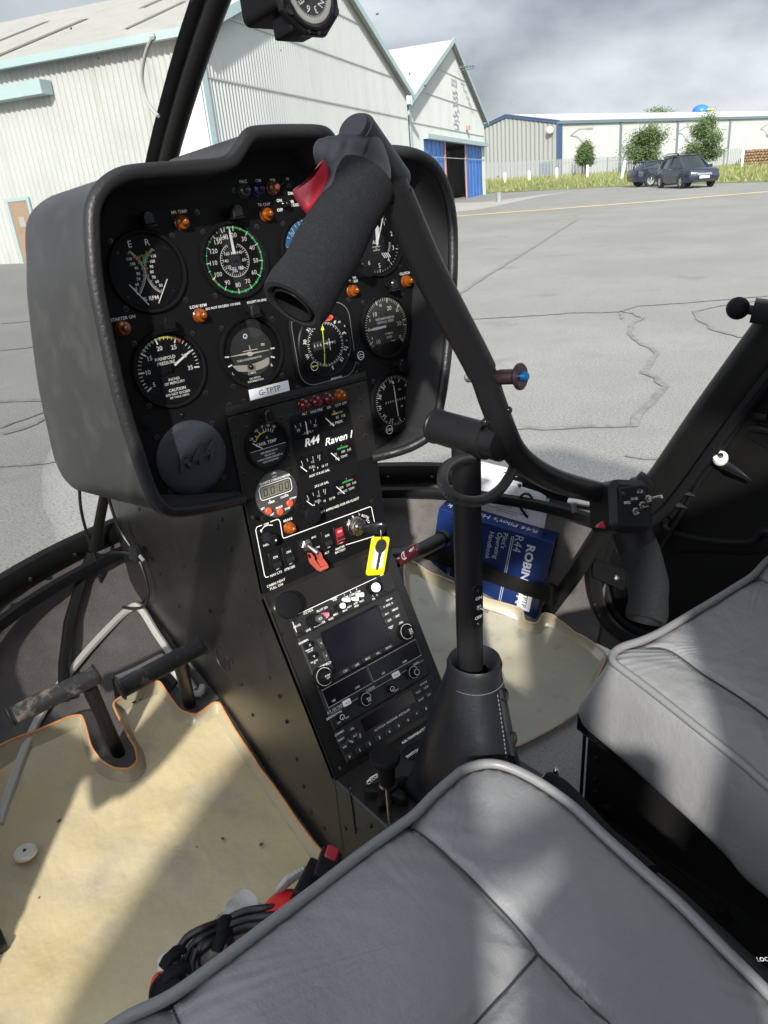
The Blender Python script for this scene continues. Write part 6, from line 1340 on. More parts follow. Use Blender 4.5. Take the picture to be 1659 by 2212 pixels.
# raised plate for the marker lamps
g = MB(); g.prism(PF, [P_(*z4(x, y), .001) for x, y in ((1010,200), (1070,60), (1110,30), (1640,0), (1700,120))]+[P_(680,440)], .0001, .0004); g.build('marker_plate', M['panel'], ip, smooth=False)
# hood reveals the fabric bay at the top left
g = MB(); pts = [P_(*z4(x, y), 0) for x, y in ((40,340), (120,295), (600,258), (960,220), (1010,170), (1060,60), (1100,20), (1650,-20))]
top_ = [P_(640,300), P_(560,300), P_(520,350), P_(300,385), P_(245,400), P_(222,450)]
g.poly(PF, pts+top_, .0012); g.build('top_bay', mat('bay', (.006,.006,.0065), .9), ip, smooth=False)
# compass on the centre post
cp = thing('standby_compass', 'small black boxed compass with white numerals, high on the centre post', 'compass')
cn = (CP-PD(665,0,.62)).normalized(); cf = Fr(PD(669,-12,.600), (1,0,0), (0,.10,1)); 
g = MB(); hx_ = [(.031*math.cos(R_(22.5+45*i))*(1), .031*math.sin(R_(22.5+45*i))) for i in range(8)]; g.prism(cf, spl2(hx_, 1, True), -.006, .0, .0015); g.lathe(cf, [(.026,0), (.0255,.002), (.0235,.0025), (.0225,-.002)], 40, cap0=False, cap1=False); g.build('flange', M['blk'], cp)
g = MB(); g.prism(cf, rrect(-.006, .016, .046, .050, .006), -.060, -.006, .003); g.box(cf, -.020, .010, -.026, -.010, -.030, -.004, .002); g.build('housing', M['blkm'], cp)
g = MB(); g.lathe(cf, [(.0235,.0003), (.0001,.0003)], 36, cap0=False, cap1=False); g.build('dial', M['dialg'], cp); g = MB(); g.lathe(cf, [(.0235,.0022), (.0001,.0022)], 36, cap0=False, cap1=False); g.build('glass', M['glass'], cp)
g = MB()
for i in range(60):
    t_a = R_(180+180*i/59); r0 = .0165 if i % 2 else .0150
    g.stroke(cf, [(r0*math.cos(t_a), r0*math.sin(t_a)), (.0205*math.cos(t_a), .0205*math.sin(t_a))], .0005, .0006)
for s_, t_a in (('6', 250), ('3', 290), ('E', 210), ('N', 330)): text(g, cf, s_, .0112*math.cos(R_(t_a)), .0112*math.sin(R_(t_a)), .0055, .0006, rot=R_(t_a+90+180), bold=0)
g.build('markings', M['white'], cp, smooth=False)
for x, y, r_ in ((-.022,-.012,.004), (.0225,-.010,.004), (-.006,-.0262,.0019), (.0035,-.0268,.0019)): g = MB(); g.lathe(cf.at(x, y, 0), [(r_,0), (r_,r_*.5), (r_*.5,r_*.55)], 12); g.build('screw', M['screw'], cp)
g = MB(); g.tube([cf.p(0,.02,-.05), cf.p(0,.03,-.08), Vector((XC, cf.o.y+.12, cf.o.z+.02))], .010, 12); g.build('mount_arm', M['blk'], cp)

# ================================================================== CENTRE CONSOLE
cc = thing('centre_console', 'tall black console column under the instrument panel with switches and a stack of radios', 'console')
KX0, KX1 = .359, .556
YF = Fr((KX0,0,0), (0,1,0), (0,0,1))      # z = +X
g = MB(); side = [(.722,1.43), (.7000,1.198), (.5865,.990), (.5865,.815), (.90,.815), (1.0,.845), (1.19,.965), (1.213,1.21), (.90,1.45)]
cl01 = lambda t: max(0., min(1., t))
def koff(y, z): return .046*cl01((y-.62)/.38)*cl01((1.02-z)/.19)       # the skirt tucks in towards the floor ahead of the seats
bd = []
for i in range(len(side)):
    a, b = Vector(side[i]), Vector(side[(i+1) % len(side)]); k_ = max(1, int((b-a).length/.03)); bd += [a.lerp(b, j/k_) for j in range(k_)]
pin_ = bd+[Vector((.56+.03*i, .82+.03*j)) for i in range(23) for j in range(22)]
rr_ = delaunay_2d_cdt(pin_, [], [list(range(len(bd)))], 1, 1e-6)
g.add([(KX0+koff(p.x, p.y), p.x, p.y) for p in rr_[0]], [tuple(f) for f in rr_[2]])
g.add([(KX1, p.x, p.y) for p in rr_[0]], [tuple(f) for f in rr_[2]])
g.loft([[(KX0+koff(p.x, p.y), p.x, p.y) for p in bd], [(KX1, p.x, p.y) for p in bd]], 0, True)
g.build('console_body', M['console'], cc, sharp=30)
# riveted side skin seams
g = MB(); 
def sx(u, v):
    p = PX(u, v, KX0-.0008)
    for _ in range(4): p = PX(u, v, KX0-.0008+koff(p.y, p.z))
    return p
rv = [(497,1187),(512,1062),(498,1040),(545,1118),(478,1122),(527,1275),(540,1350),(468,1140),(505,1230),(552,1300),(560,1370),(581,1465),(602,1505),(618,1560),(640,1640),(655,1700),(672,1755),(700,1790),(735,1660),(758,1705),(762,1760),(745,1790),(722,1840),(800,1785),(420,1210),(452,1320),(436,1105),(385,1310),(408,1402),(395,1225),(360,1180),(300,1100),(268,1060),(520,1480),(480,1320),(500,1430),(545,1545),(580,1640),(345,1240),(310,1180)]
for u, v in rv: g.sphere(sx(u, v), .0030, 8, sc=(.5,1,1))
g.build('rivets', M['screw'], cc)
g = MB(); g.tube([sx(752,1690), sx(760,1735), sx(768,1800)], .0007, 4); g.build('skin_seam', M['blkm'], cc)
g = MB(); q = sx(480, 1425); g.lathe(frz(q, (-1,0,0)), [(.020,-.0005), (.020,.0008), (.0185,.0008), (.0180,.0001)], 30, cap0=False, cap1=False); g.build('inspection_ring', M['console'], cc)
# face plate of the column (same plane as the instrument panel, 2 mm proud) with its hinge
g = MB(); fp = [P_(487,897), P_(779,823), P_(838,1183), P_(564,1284)]; x0 = KX0-PF.o.x; x1 = KX1-PF.o.x; yt = (P_(487,897)[1]+P_(779,823)[1])/2; yb = P_(564,1284)[1]
g.prism(PF, [(x0,yb), (x1,yb), (x1,yt), (x0,yt)], -.004, .0022, .0006); fpo = g.build('face_plate', M['panel'], cc, smooth=False)
CF = PF.at(0, 0, .0022)
def C_(u, v, off=0.): return CF.px(u, v, off)
g = MB(); n = 14
for i in range(n): a = x0+(x1-x0)*i/n; g.tube([PF.p(a+.0004, yt+.001, .003), PF.p(a+(x1-x0)/n-.0004, yt+.001, .003)], .0024, 10)
g.build('hinge', M['blk'], cc)
# column screws
cols = [z7(x, y) for x, y in ((68,417),(195,385),(528,412),(612,395),(197,507),(99,573),(270,884),(597,780),(174,948),(296,1005),(614,899),(366,1358),(677,1243),(1263,106),(1156,130),(1280,247),(1289,407),(1328,581),(1398,1195),(90,1118))]
screw(cols[:19], cc, CF, .0036)
# carb temp gauge
a, b = C_(577, 961); f, e, c = bezel(a, b, .029, 'carburettor_gauge', 'small round carburettor temperature gauge with a yellow arc', par=cc, fr=CF)
g = MB(); ticks(g, f, .0155, .0195, [-62,-44,-25,-6,5,15,25,35], .0008, c); sarc(g, f, .0158, -58, 2, .0014, c, Y_); nums(g, f, .0225, [('-20',-58),('-10',-30),('0',-6),('10',14),('20',34)], .0028, c, bold=.02)
text(g, f, 'CARB. TEMP', -.001, .0030, .0036, c, bold=.02); text(g, f, 'C', .001, .0088, .0026, c)
g.poly(f, [(.0255*math.cos(t), .0255*math.sin(t)) for t in [R_(187+166*i/20) for i in range(21)]], c+.0006, BK_)
for i, s1 in enumerate(('KEEP NEEDLE OUT OF', 'YELLOW ARC', 'DURING POSSIBLE CARBURETOR', 'ICING CONDITIONS')): text(g, f, s1, 0, -.0075-.0036*i, .0019, c+.0010, bold=.03, wf=.85)
g.stroke(f, [(-.0235,-.0028),(.0235,-.0028)], .0005, c+.001)
g.build('markings', IM, e, smooth=False); needle(e, f, [(-.0195,.0065), (-.0190,.0075), (-.0075,-.0015), (-.0082,-.0024)], c+.0015)
post_light(*z7(405,385), par=cc, fr=CF)
# chronometer
a, b = C_(*z7(487, 1125)); f = CF.at(a, b, 0); e = bpy.data.objects.new('chronometer', None); COL.objects.link(e); e.parent = cc; tag(e, 'round grey quartz chronometer with an LCD and three orange buttons')
g = MB(); g.lathe(f, [(.0283,0), (.0283,.0022), (.027,.0030), (.0001,.0030)], 48, cap1=False); g.build('case', M['chron'], e)
def CZ(x, y, c=.0030): q = C_(*z7(x, y), c); return (q[0]-a, q[1]-b)
g = MB(); lc = [CZ(x, y) for x, y in ((330,1085), (605,985), (628,1085), (350,1172))]; cx_ = sum(p[0] for p in lc)/4; cy_ = sum(p[1] for p in lc)/4; lr = rrect(cx_, cy_, .0385, .0125, .0008, 1); g.poly(f, lr, .0032); g.build('display', M['lcd'], e, smooth=False)
g = MB()
def seg(ch, x, y, w=.0046, h=.0085):
    on = {'0': 'abcdef', '8': 'abcdefg'}[ch]; S_ = dict(a=((0,h),(w,h)), b=((w,h),(w,h/2)), c=((w,h/2),(w,0)), d=((0,0),(w,0)), e=((0,0),(0,h/2)), f=((0,h/2),(0,h)))
    for k in on: p, q = S_[k]; g.stroke(f, [(x+p[0]*.92+.0002+p[1]*.08, y+p[1]*.94+.0003), (x+q[0]*.92+.0002+q[1]*.08, y+q[1]*.94+.0003)], .0010, .0034)
for i, dx in enumerate((-.0165, -.0070, .0045, .0128)): seg('0', cx_+dx, cy_-.0042)
for y in (.0015, -.0020): g.poly(f, rrect(cx_+.0018, cy_+y, .0012, .0012), .0034)
g.poly(f, rrect(cx_-.0095, cy_-.0040, .0012, .0012), .0034); g.build('digits', M['lcdd'], e, smooth=False)
g = MB(); ol = rrect(cx_, cy_, .0435, .0165, .004, 4); g.stroke(f, ol+[ol[0]], .0008, .0033); text(g, f, 'QUARTZ CHRONOMETER', 0, cy_+.0112, .0026, .0033, bold=.03, wf=.95); text(g, f, 'LC-2', 0, cy_+.0152, .0018, .0033, bold=.02)
g.poly(f, [(-.005,cy_+.0185), (.0052,cy_+.0185), (.001,cy_+.0197), (0,cy_+.0212), (-.001,cy_+.0197)], .0033)
for s1, x, y in (('TIMER',440,1205), ('CLOCK',565,1150), ('SET',357,1267), ('MODE',513,1253), ('RST',448,1320), ('ST/SP',592,1265), ('DT/AV',645,1165)): p = CZ(x, y); text(g, f, s1, p[0], p[1], .0023, .0033, bold=.03)
for x, y in ((423,1188), (575,1133)): p = CZ(x, y); g.poly(f, [(p[0]-.001,p[1]-.001), (p[0]+.001,p[1]-.001), (p[0],p[1]+.0012)], .0034)
g.build('lettering', M['white'], e, smooth=False)
for x, y in ((418,1292), (528,1298), (620,1218)): p = CZ(x, y, .0055); g = MB(); g.lathe(f.at(p[0], p[1], .003), [(.0042,0), (.0042,.0022), (.0036,.0028), (.0001,.0029)], 24, cap1=False); g.build('push_button', M['orange'], e)
# row of warning lamps
for (x, y), m_, lb in (((757,288),'redlens','dark red lamp'), ((872,256),'redlens','dark red lamp'), ((985,228),'redlens','dark red lamp'), ((1100,195),'amber',None), ((622,1452),'amber',None)): lamp(*z7(x, y), m_, cc, CF, lab=lb)
# cluster of small edge gauges
cl = [(z7(680,430), z7(1190,330), z7(1215,490), z7(715,600), 1), (z7(735,780), z7(1232,665), z7(1255,780), z7(775,915), 2), (z7(800,1100), z7(1275,970), z7(1300,1075), z7(835,1235), 3)]
cxl = C_(*z7(715,1000))[0]; cxr = C_(*z7(1265,1000))[0]; cxm = (cxl+cxr)/2-.002
g = MB(); rowy = [C_(*z7(950,440))[1], C_(*z7(1000,770))[1], C_(*z7(1060,1085))[1]]
plate_o = [(cxl-.004, rowy[2]-.014), (cxr+.004, rowy[2]-.014), (cxr+.004, rowy[0]+.0165), (cxl-.004, rowy[0]+.0165)]
g.prism(CF, rrect((cxl+cxr)/2, (rowy[0]+rowy[2])/2+.001, cxr-cxl+.006, rowy[0]-rowy[2]+.033, .005, 4), 0, .0010, .0004); g.build('gauge_cluster_plate', M['blk'], cc)
def edge(x0_, x1_, y, nm, lab, body):
    e = bpy.data.objects.new(nm, None); COL.objects.link(e); e.parent = cc; tag(e, lab); xm_ = (x0_+x1_)/2; f = CF.at(xm_, y, .001); w_ = x1_-x0_
    g = MB(); o_ = rrect(0, 0, w_, .0235, .004, 4); i_ = rrect(0, 0, w_-.003, .0205, .003, 4); g.loft([[f.p(a, b, 0) for a, b in o_], [f.p(a, b, .0009) for a, b in o_], [f.p(a, b, .0009) for a, b in i_], [f.p(a, b, .0002) for a, b in i_]], 0); g.build('bezel', M['blkg'], e)
    g = MB(); g.poly(f, i_, .00025); g.build('dial', M['dial'], e, smooth=False)
    g = MB(); body(g, f); g.build('markings', IM, e, smooth=False)
    g = MB(); g.poly(f, i_, .0011); g.build('glass', M['glass'], e, smooth=False); return f, e
def arcticks(g, f, xs, y0, y1, slope=.25):
    for x in xs: g.stroke(f, [(x, y0-abs(x)*.08), (x+x*slope*.3, y1-abs(x)*.08)], .0007, .0004)
def b_amp(g, f): arcticks(g, f, (-.014,-.007,0,.007,.014), .0035, .0075); text(g, f, '70', -.0115, -.001, .0033, .0004, bold=0); text(g, f, '70', .0125, -.001, .0033, .0004, bold=0); text(g, f, '- AMPS +', .001, -.0065, .0030, .0004, bold=0)
def colr(g, f, a, b, y, m, w=.0022): g.stroke(f, [(a, y), ((a+b)/2, y+.0004), (b, y)], w, .0004, m)
def b_oilp(g, f): colr(g, f, -.003, .004, .0060, Y_); colr(g, f, .004, .0115, .0060, G_); colr(g, f, -.0045,-.003,.0058,RD_); colr(g, f, .0115, .013, .0057, RD_); text(g, f, 'PSI', .0, .0090, .0018, .0004); text(g, f, '55', .0035, .0010, .0031, .0004, bold=0); text(g, f, '115', .0125, .0010, .0031, .0004, bold=0); text(g, f, 'OIL PRESS.', .001, -.0052, .0031, .0004, bold=0)
def b_oilt(g, f): colr(g, f, -.004, .011, .0060, G_); colr(g, f, .011, .013, .0057, RD_); text(g, f, 'F', .003, .0092, .0016, .0004); text(g, f, '75', -.0075, .0005, .0031, .0004, bold=0); text(g, f, '180', .0045, .0010, .0031, .0004, bold=0); text(g, f, '245', .0135, .0010, .0031, .0004, bold=0); text(g, f, 'OIL TEMP.', .001, -.0052, .0031, .0004, bold=0)
def b_cht(g, f): colr(g, f, -.004, .011, .0060, G_); colr(g, f, .011, .013, .0057, RD_); text(g, f, 'F', .003, .0092, .0016, .0004); text(g, f, '200', -.0065, .0008, .0031, .0004, bold=0); text(g, f, '350', .0045, .0010, .0031, .0004, bold=0); text(g, f, '500', .0138, .0010, .0031, .0004, bold=0); text(g, f, 'CYL. HD. TEMP.', .000, -.0052, .0031, .0004, bold=0, wf=.9)
def b_fuel(g, f): arcticks(g, f, (-.014,-.006,.002,.009,.0115), .0035, .0075); text(g, f, '1/2', .001, .0008, .0028, .0004, bold=0); text(g, f, 'F', .0115, .0008, .0030, .0004, bold=0); text(g, f, 'FUEL', -.001, -.0052, .0030, .0004, bold=0); text(g, f, 'E', -.014, .0005, .0028, .0004, bold=0)
L_ = (cxl, cxm-.0006); Rr_ = (cxm+.0006, cxr)
f, e = edge(*L_, rowy[0], 'ammeter', 'small ammeter gauge', b_amp); needle(e, f, [(-.0005,-.0085), (.0005,-.0085), (.0005,.0065), (-.0005,.0065)], .0006)
f, e = edge(*Rr_, rowy[0], 'oil_pressure_gauge', 'small oil pressure gauge', b_oilp); nd = [(-.0145,.0040), (-.0138,.0046), (-.0035,-.0078), (-.0042,-.0084)]; needle(e, f, nd, .0006)
f, e = edge(*L_, rowy[1], 'auxiliary_fuel_gauge', 'small auxiliary fuel gauge', b_fuel); nf = [(-.0175,-.0005), (-.0170,.0003), (-.0095,-.0080), (-.0102,-.0088)]; needle(e, f, nf, .0006)
f, e = edge(*Rr_, rowy[1], 'oil_temperature_gauge', 'small oil temperature gauge', b_oilt); needle(e, f, nd, .0006)
f, e = edge(*L_, rowy[2], 'main_fuel_gauge', 'small main fuel gauge', b_fuel); needle(e, f, nf, .0006)
f, e = edge(*Rr_, rowy[2], 'cylinder_temperature_gauge', 'small cylinder head temperature gauge', b_cht); needle(e, f, nd, .0006)
g = MB()
def ct(x, y, s_, h, zf=z7, **k): a, b = C_(*zf(x, y)); text(g, CF, s_, a, b, h, k.pop('c', .0016), **k)
ct(820,622,'R44',.0088, bold=.035, shear=.25, wf=1.05); ct(1075,595,'Raven I',.0088, bold=.012, shear=.30, wf=1.12)
ct(748,365,'ALT',.0030, bold=.004); ct(862,337,'ENG FIRE',.0030, bold=.004); ct(980,305,'OIL',.0030, bold=.004); ct(1092,275,'GOV OFF',.0030, bold=.004)
ct(890,928,'AUX 17.0 US GAL',.0028, bold=.008); ct(910,1034,'29.5 US GAL',.0028, bold=.008); ct(1078,1235,'NOT APPROVED FOR IFR FLIGHT',.0030, bold=.008)
for x, y, s1 in ((830,897,'3'), (870,880,'7'), (920,862,'13'), (955,850,'17'), (836,1230,'0'), (880,1210,'7'), (937,1190,'15'), (990,1172,'23'), (1022,1160,'29')): ct(x, y, s1, .0028, c=.0022, bold=.004)
ct(590,1370,'BRAKE',.0030, bold=.008); ct(385,1410,'DIM',.0026, bold=.008); ct(398,1603,'PANEL',.0028, bold=.004); ct(478,1882,'NAV LTS',.0030, bold=.008); ct(607,1828,'STROBE',.0030, bold=.008)
ct(835,1535,'ENG',.0024, bold=.008); ct(862,1635,'DISEN',.0024, bold=.008); ct(1085,1635,'MASTER',.0028, bold=.008); ct(1088,1665,'BATTERY',.0028, bold=.008); ct(960,1682,'ALT',.0028, bold=.008)
for s1, x, y, r_ in (('OFF',1168,1398,.9), ('R',1210,1340,.35), ('L',1270,1316,.0), ('BOTH',1325,1340,-.6), ('START',1362,1400,-1.1)): a, b = C_(*z7(x, y)); text(g, CF, s1, a, b, .0033, .0010, rot=r_, bold=.008)
ct(478,1968,'CABIN HEAT',.0032, bold=.004); ct(482,2003,'PULL ON',.0032, bold=.004)
def cs(pts, w_=.0010): g.stroke(CF, [C_(*z7(x, y)) for x, y in pts], w_, .0008)
cs([(348,1422),(300,1440),(288,1470),(372,1900),(385,1918),(412,1910)]); cs([(425,1392),(490,1368),(508,1372),(520,1395),(542,1530),(552,1545),(575,1540),(1370,1248),(1385,1255),(1415,1400)]); cs([(1142,1610),(1410,1528)]); cs([(345,1468),(365,1440),(400,1422),(450,1422)])
a, b = C_(*z7(342,1472)); g.poly(CF, [(a-.002,b+.001), (a+.002,b+.0015), (a-.0005,b-.003)], .0008)
g.build('column_lettering', M['white'], fpo, smooth=False)
# panel dimmer knob, pull knob, rockers, guarded switch, magneto key switch
a, b = C_(*z7(460,1560), .016); k = CF.at(a-.001, b, 0); g = MB(); g.lathe(k, [(.0072,.002), (.0068,.003), (.0068,.016), (.0060,.018), (.0001,.0182)], 36, kn=.09, kf=2, cap1=False); o = g.build('dimmer_knob', M['blkg'], cc); g = MB(); g.lathe(k.at(.0028,-.0012,.0182), [(.0011,0), (.0001,.0003)], 10); g.build('knob_dot', M['white'], o)
a, b = C_(*z7(842,1330), .024); k = CF.at(a, b, 0); g = MB(); g.lathe(k, [(.0052,.0), (.0052,.018), (.009,.0185), (.0107,.0195), (.0110,.0225), (.0100,.0245), (.0001,.025)], 36, cap1=False); g.build('pull_knob', M['blkm'], cc)
def rocker(x, y, x2, y2, red=False, up=False):
    a0, b0 = C_(*z7(x, y)); a1, b1 = C_(*z7(x2, y2)); xm, ym = (a0+a1)/2, (b0+b1)/2; w_ = .0125; h_ = .0225; f = CF.at(xm, ym, 0); g = MB(); g.prism(f, rrect(0, 0, w_+.003, h_+.004, .001, 1), 0, .0022, .0006); o = g.build('rocker_switch', M['blk'], cc, label='red rocker switch' if red else None)
    g = MB(); T = f.p(0,0,0); P = lambda a_, b_, c_: f.p(a_, b_, c_)
    hw = w_/2*.88; pr = [(h_/2*.96,.0028), (-.001,.0030), (-.0045,.0062), (-.0060,.0062), (-.0085,.0030), (-h_/2*.96,.0026)]
    g.add([P(sx_*hw, b_, c_) for b_, c_ in pr for sx_ in (-1,1)]+[P(sx_*hw, b_, .001) for b_, c_ in pr for sx_ in (-1,1)], [(2*i, 2*i+2, 2*i+3, 2*i+1) for i in range(5)]+[(2*i, 2*i+12, 2*i+14, 2*i+2) for i in range(5)]+[(2*i+1, 2*i+3, 2*i+15, 2*i+13) for i in range(5)], 0)
    g.add([P(-hw*1.02, -.0058,.0066), P(hw*1.02,-.0058,.0066), P(hw*1.02,-.0075,.0056), P(-hw*1.02,-.0075,.0056), P(-hw*1.02,-.0006,.0040), P(hw*1.02,-.0006,.0040)], [(4,0,1,5), (0,3,2,1)], 1)
    g.build('paddle', [M['red'] if red else M['blkg'], M['blkg']], o, smooth=False)
    g = MB(); text(g, f, 'ON', 0, .0062, .0029, .0034, bold=.008); text(g, f, 'OFF', 0, -h_/2+.0018, .0018, .0034, bold=.004); g.build('lettering', M['white'], o, smooth=False)
rocker(398,1680,545,1850); rocker(528,1640,665,1790); rocker(895,1480,1025,1640); rocker(1015,1435,1140,1605, red=True)
a, b = C_(*z7(778,1615), .003); k = CF.at(a, b, 0); g = MB(); g.prism(k.at(-.002,-.005,0), rrect(0,0,.019,.030), .0001, .0012, .0003); o = g.build('guard_base', M['blk'], cc, smooth=False)
g = MB(); g.lathe(k, [(.0078,.0012), (.0078,.0035), (.0070,.0042)], 6); g.lathe(k, [(.0058,.0042), (.0058,.0062), (.0045,.007)], 20); g.tube([k.p(0,0,.006), k.p(.0045,-.0085,.017)], [.0024,.0034], 14); g.build('toggle', M['steel'], o)
gq = k.at(.006,-.0165,.004)
g = MB()
for s1 in (-1, 1):
    pr = [(.006,-.003), (.0070,.004), (.0035,.0095), (-.002,.0105), (-.0085,.0195), (-.0125,.0190), (-.0135,.0135), (-.0075,-.001), (-.001,-.004)]
    sf = Fr(gq.p(s1*.0056,0,0), gq.y, gq.z); g.prism(sf, pr, -.0009, .0009, .0004)
bb = [(-.0075,-.001), (-.0135,.0135), (-.0125,.0190), (-.0085,.0195), (-.0105,.0140), (-.0055,.001)]
sf = Fr(gq.p(-.0056,0,0), gq.y, gq.z); g.prism(sf, bb, 0 if sf.z.dot(gq.x) > 0 else -.0112, .0112 if sf.z.dot(gq.x) > 0 else 0, .0003)
g.tube([gq.p(-.0060,-.0118,.0185), gq.p(.0060,-.0118,.0185)], .0022, 10); g.build('switch_guard', M['redmatte'], cc, sharp=30)
g = MB(); g.lathe(frz(gq.p(-.0066,.003,.002), gq.x*-1), [(.0028,0), (.0026,.001)], 14); g.build('guard_pivot', M['blkg'], cc)
a, b = C_(*z7(1262,1440), .008); k = CF.at(a, b, 0); g = MB(); g.lathe(k, [(.0125,0), (.0125,.003), (.0118,.0035), (.0115,.010), (.0105,.0115), (.0078,.0115), (.0070,.010), (.0055,.010), (.0050,.0125), (.0001,.0125)], 48, kn=.02, kf=1, cap1=False); ks = g.build('magneto_switch', M['chrome'], cc)
kt = thing('ignition_key', 'black-headed ignition key with a yellow tag and spare key hanging from it', 'key')
kp = k.p(0,0,.012); kd = (k.z*.55+k.x*.70-k.y*.20).normalized()
g = MB(); kfr = Fr(kp, k.z, k.x*.2+k.y); g.tube([kp, kp+k.z*.006], (.0012,.003), 8); g.build('key_blade', M['chrome'], kt)
g = MB(); f = Fr(kp+k.z*.006, (k.z*.75+k.x*.62).normalized(), k.y); g.prism(f, spl2([(0,-.004), (.006,-.0065), (.016,-.0085), (.026,-.0075), (.0315,0), (.026,.0065), (.016,.0075), (.006,.0055), (0,.004)], 3, True), -.0022, .0022, .001); g.build('key_head', M['blkg'], kt, sharp=50)
hole = f.p(.023, -.003, 0)
rc = PY(812, 1159, hole.y); 
g = MB(); rcx = hole-Vector((0,0,.0085)); g.tube([rcx+Vector((.0075*math.cos(t)*.35, -.0075*math.cos(t)*.35*0, .010*math.sin(t)))+Vector((0,.0035*math.cos(t),0)) for t in [2*math.pi*i/24 for i in range(24)]], .0007, 6, closed=True); g.build('split_ring', M['chrome'], kt)
tb = rcx-Vector((0,0,.0095)); 
tq = [PY(u, v, tb.y) for u, v in ((795,1163), (833,1162), (837,1238), (800,1240))]
tx = (tq[1]-tq[0]+tq[2]-tq[3]).normalized(); cen = sum(tq, Vector((0,0,0)))/4; tfr = Fr(cen, tx, Vector((0,.05,1))); Wt = ((tq[1]-tq[0]).length+(tq[2]-tq[3]).length)/2; Ht = ((tq[0]-tq[3]).length+(tq[1]-tq[2]).length)/2
g = MB(); g.prism(tfr, rrect(0,0,Wt,Ht,.004,4), -.0012, .0012, .0006); o = g.build('tag', M['ytag'], kt, label='bright yellow key tag'); g = MB(); g.prism(tfr, rrect(0,-.002,Wt*.62,Ht*.55,.001,2), .0012, .0015); g.build('tag_paper', M['white'], o, smooth=False)
g = MB(); kf2 = tfr.at(-.001, .004, .0030); g.lathe(kf2.at(0, Ht*.20, 0), [(.0092,-.0006), (.0092,.0006)], 24); g.prism(kf2, [(-.0018,Ht*.1), (-.0018,-Ht*.38), (0,-Ht*.43), (.0016,-Ht*.38), (.0024,-Ht*.30), (.0015,-Ht*.26), (.0026,-Ht*.2), (.0018,-Ht*.12), (.0030,-Ht*.05), (.0030,Ht*.1)], -.0005, .0005); g.build('spare_key', M['steel'], kt)
g = MB(); text(g, kf2, 'TRICITY', 0, Ht*.19, .0024, .0008, bold=0); 
# bowl of the dark pull-vent handle and the duct tube behind it
vt = thing('vent_handle', 'maroon pull-lock vent handle pointing out right of the console', 'handle')
a = PX(847,1224,.585); b = PX(902,1180,.600); d = (b-a); L = d.length; f = Fr((a+b)/2, d, CM@Vector((0,-1,0)))
g = MB(); g.prism(f, spl2([(-L/2,-.004), (-L*.3,-.0068), (L*.2,-.0085), (L*.46,-.0070), (L/2,-.002), (L*.48,.004), (L*.3,.0075), (-L*.2,.0060), (-L*.45,.0050), (-L/2-.001,.001)], 3, True), -.0035, .0035, .0022); o = g.build('handle_grip', M['maroon'], vt, sharp=60)
g = MB(); text(g, f, 'PULL', -L*.28, -.0005, .0034, .0038, bold=.008); text(g, f, 'LOCK', L*.06, 0, .0024, .0038, bold=.008, rot=math.pi/2*.9); g.stroke(f, [(L*.06+.0052*math.cos(t), .0052*math.sin(t)) for t in [R_(60+240*i/16) for i in range(17)]], .0006, .0038); text(g, f, 'VENT', L*.35, .0, .0034, .0038, bold=.008); g.build('lettering', M['white'], o, smooth=False)
g = MB(); g.tube([PX(833,1212,.57), a.lerp(b,.3)], (.0045,.0008), 8, flat=(0,0,1)); g.build('handle_strip', M['steel'], vt)
g = MB(); g.tube([PX(825,1205,.60), PX(870,1200,.66), PX(910,1188,.72), PX(957,1163,.78)], .0125, 18); g.lathe(frz(PX(957,1163,.78), PX(957,1163,.78)-PX(910,1188,.72)), [(.0145,-.006), (.0145,.004), (.0125,.005)], 20); tag(g.build('duct_tube', M['tube']), 'dark grey tube running from the console towards the blue binder', 'tube')
g = MB(); 
for i in range(7): 
    s0 = PX(812+i*1.5,1135+i*4,.575); g.tube(spl([PX(800,1120,.565), s0, PX(822+i*2,1160+i*3,.59), PX(838,1190+i,.60)],3), .0022, 6)
tag(g.build('wire_bundle', M['cable']), 'bundle of black wires emerging at the right of the console under the key switch', 'wires')

# ---------------------------------------------------------------- radio face
g = MB(); aw0, aw1 = 0.0, KX1-KX0
ay1 = 0.0; ay0 = A_(720,1680)[1]
g.prism(AF, [(aw0,ay0-.002), (aw1,ay0-.002), (aw1,ay1-.002), (aw0,ay1-.002)], -.006, .0018, .0006); g.build('radio_frame', M['console'], cc, smooth=False)
g = MB(); g.tube([AF.p(.0015, 0, .002), AF.p(.0015, ay0, .002)], .0018, 8); g.build('frame_edge', M['blk'], cc)
AG = AF.at(0, 0, .0018)
def B_(u, v, off=0.): return AG.px(u, v, off)
def bz(x, y, off=0.): return B_(*z1b(x, y), off)
screw([z1b(x, y) for x, y in ((237,797), (855,248), (1048,408), (1305,1040), (507,1507))], cc, AG, .0036); screw([z1b(797,1810)], cc, AG, .0040)
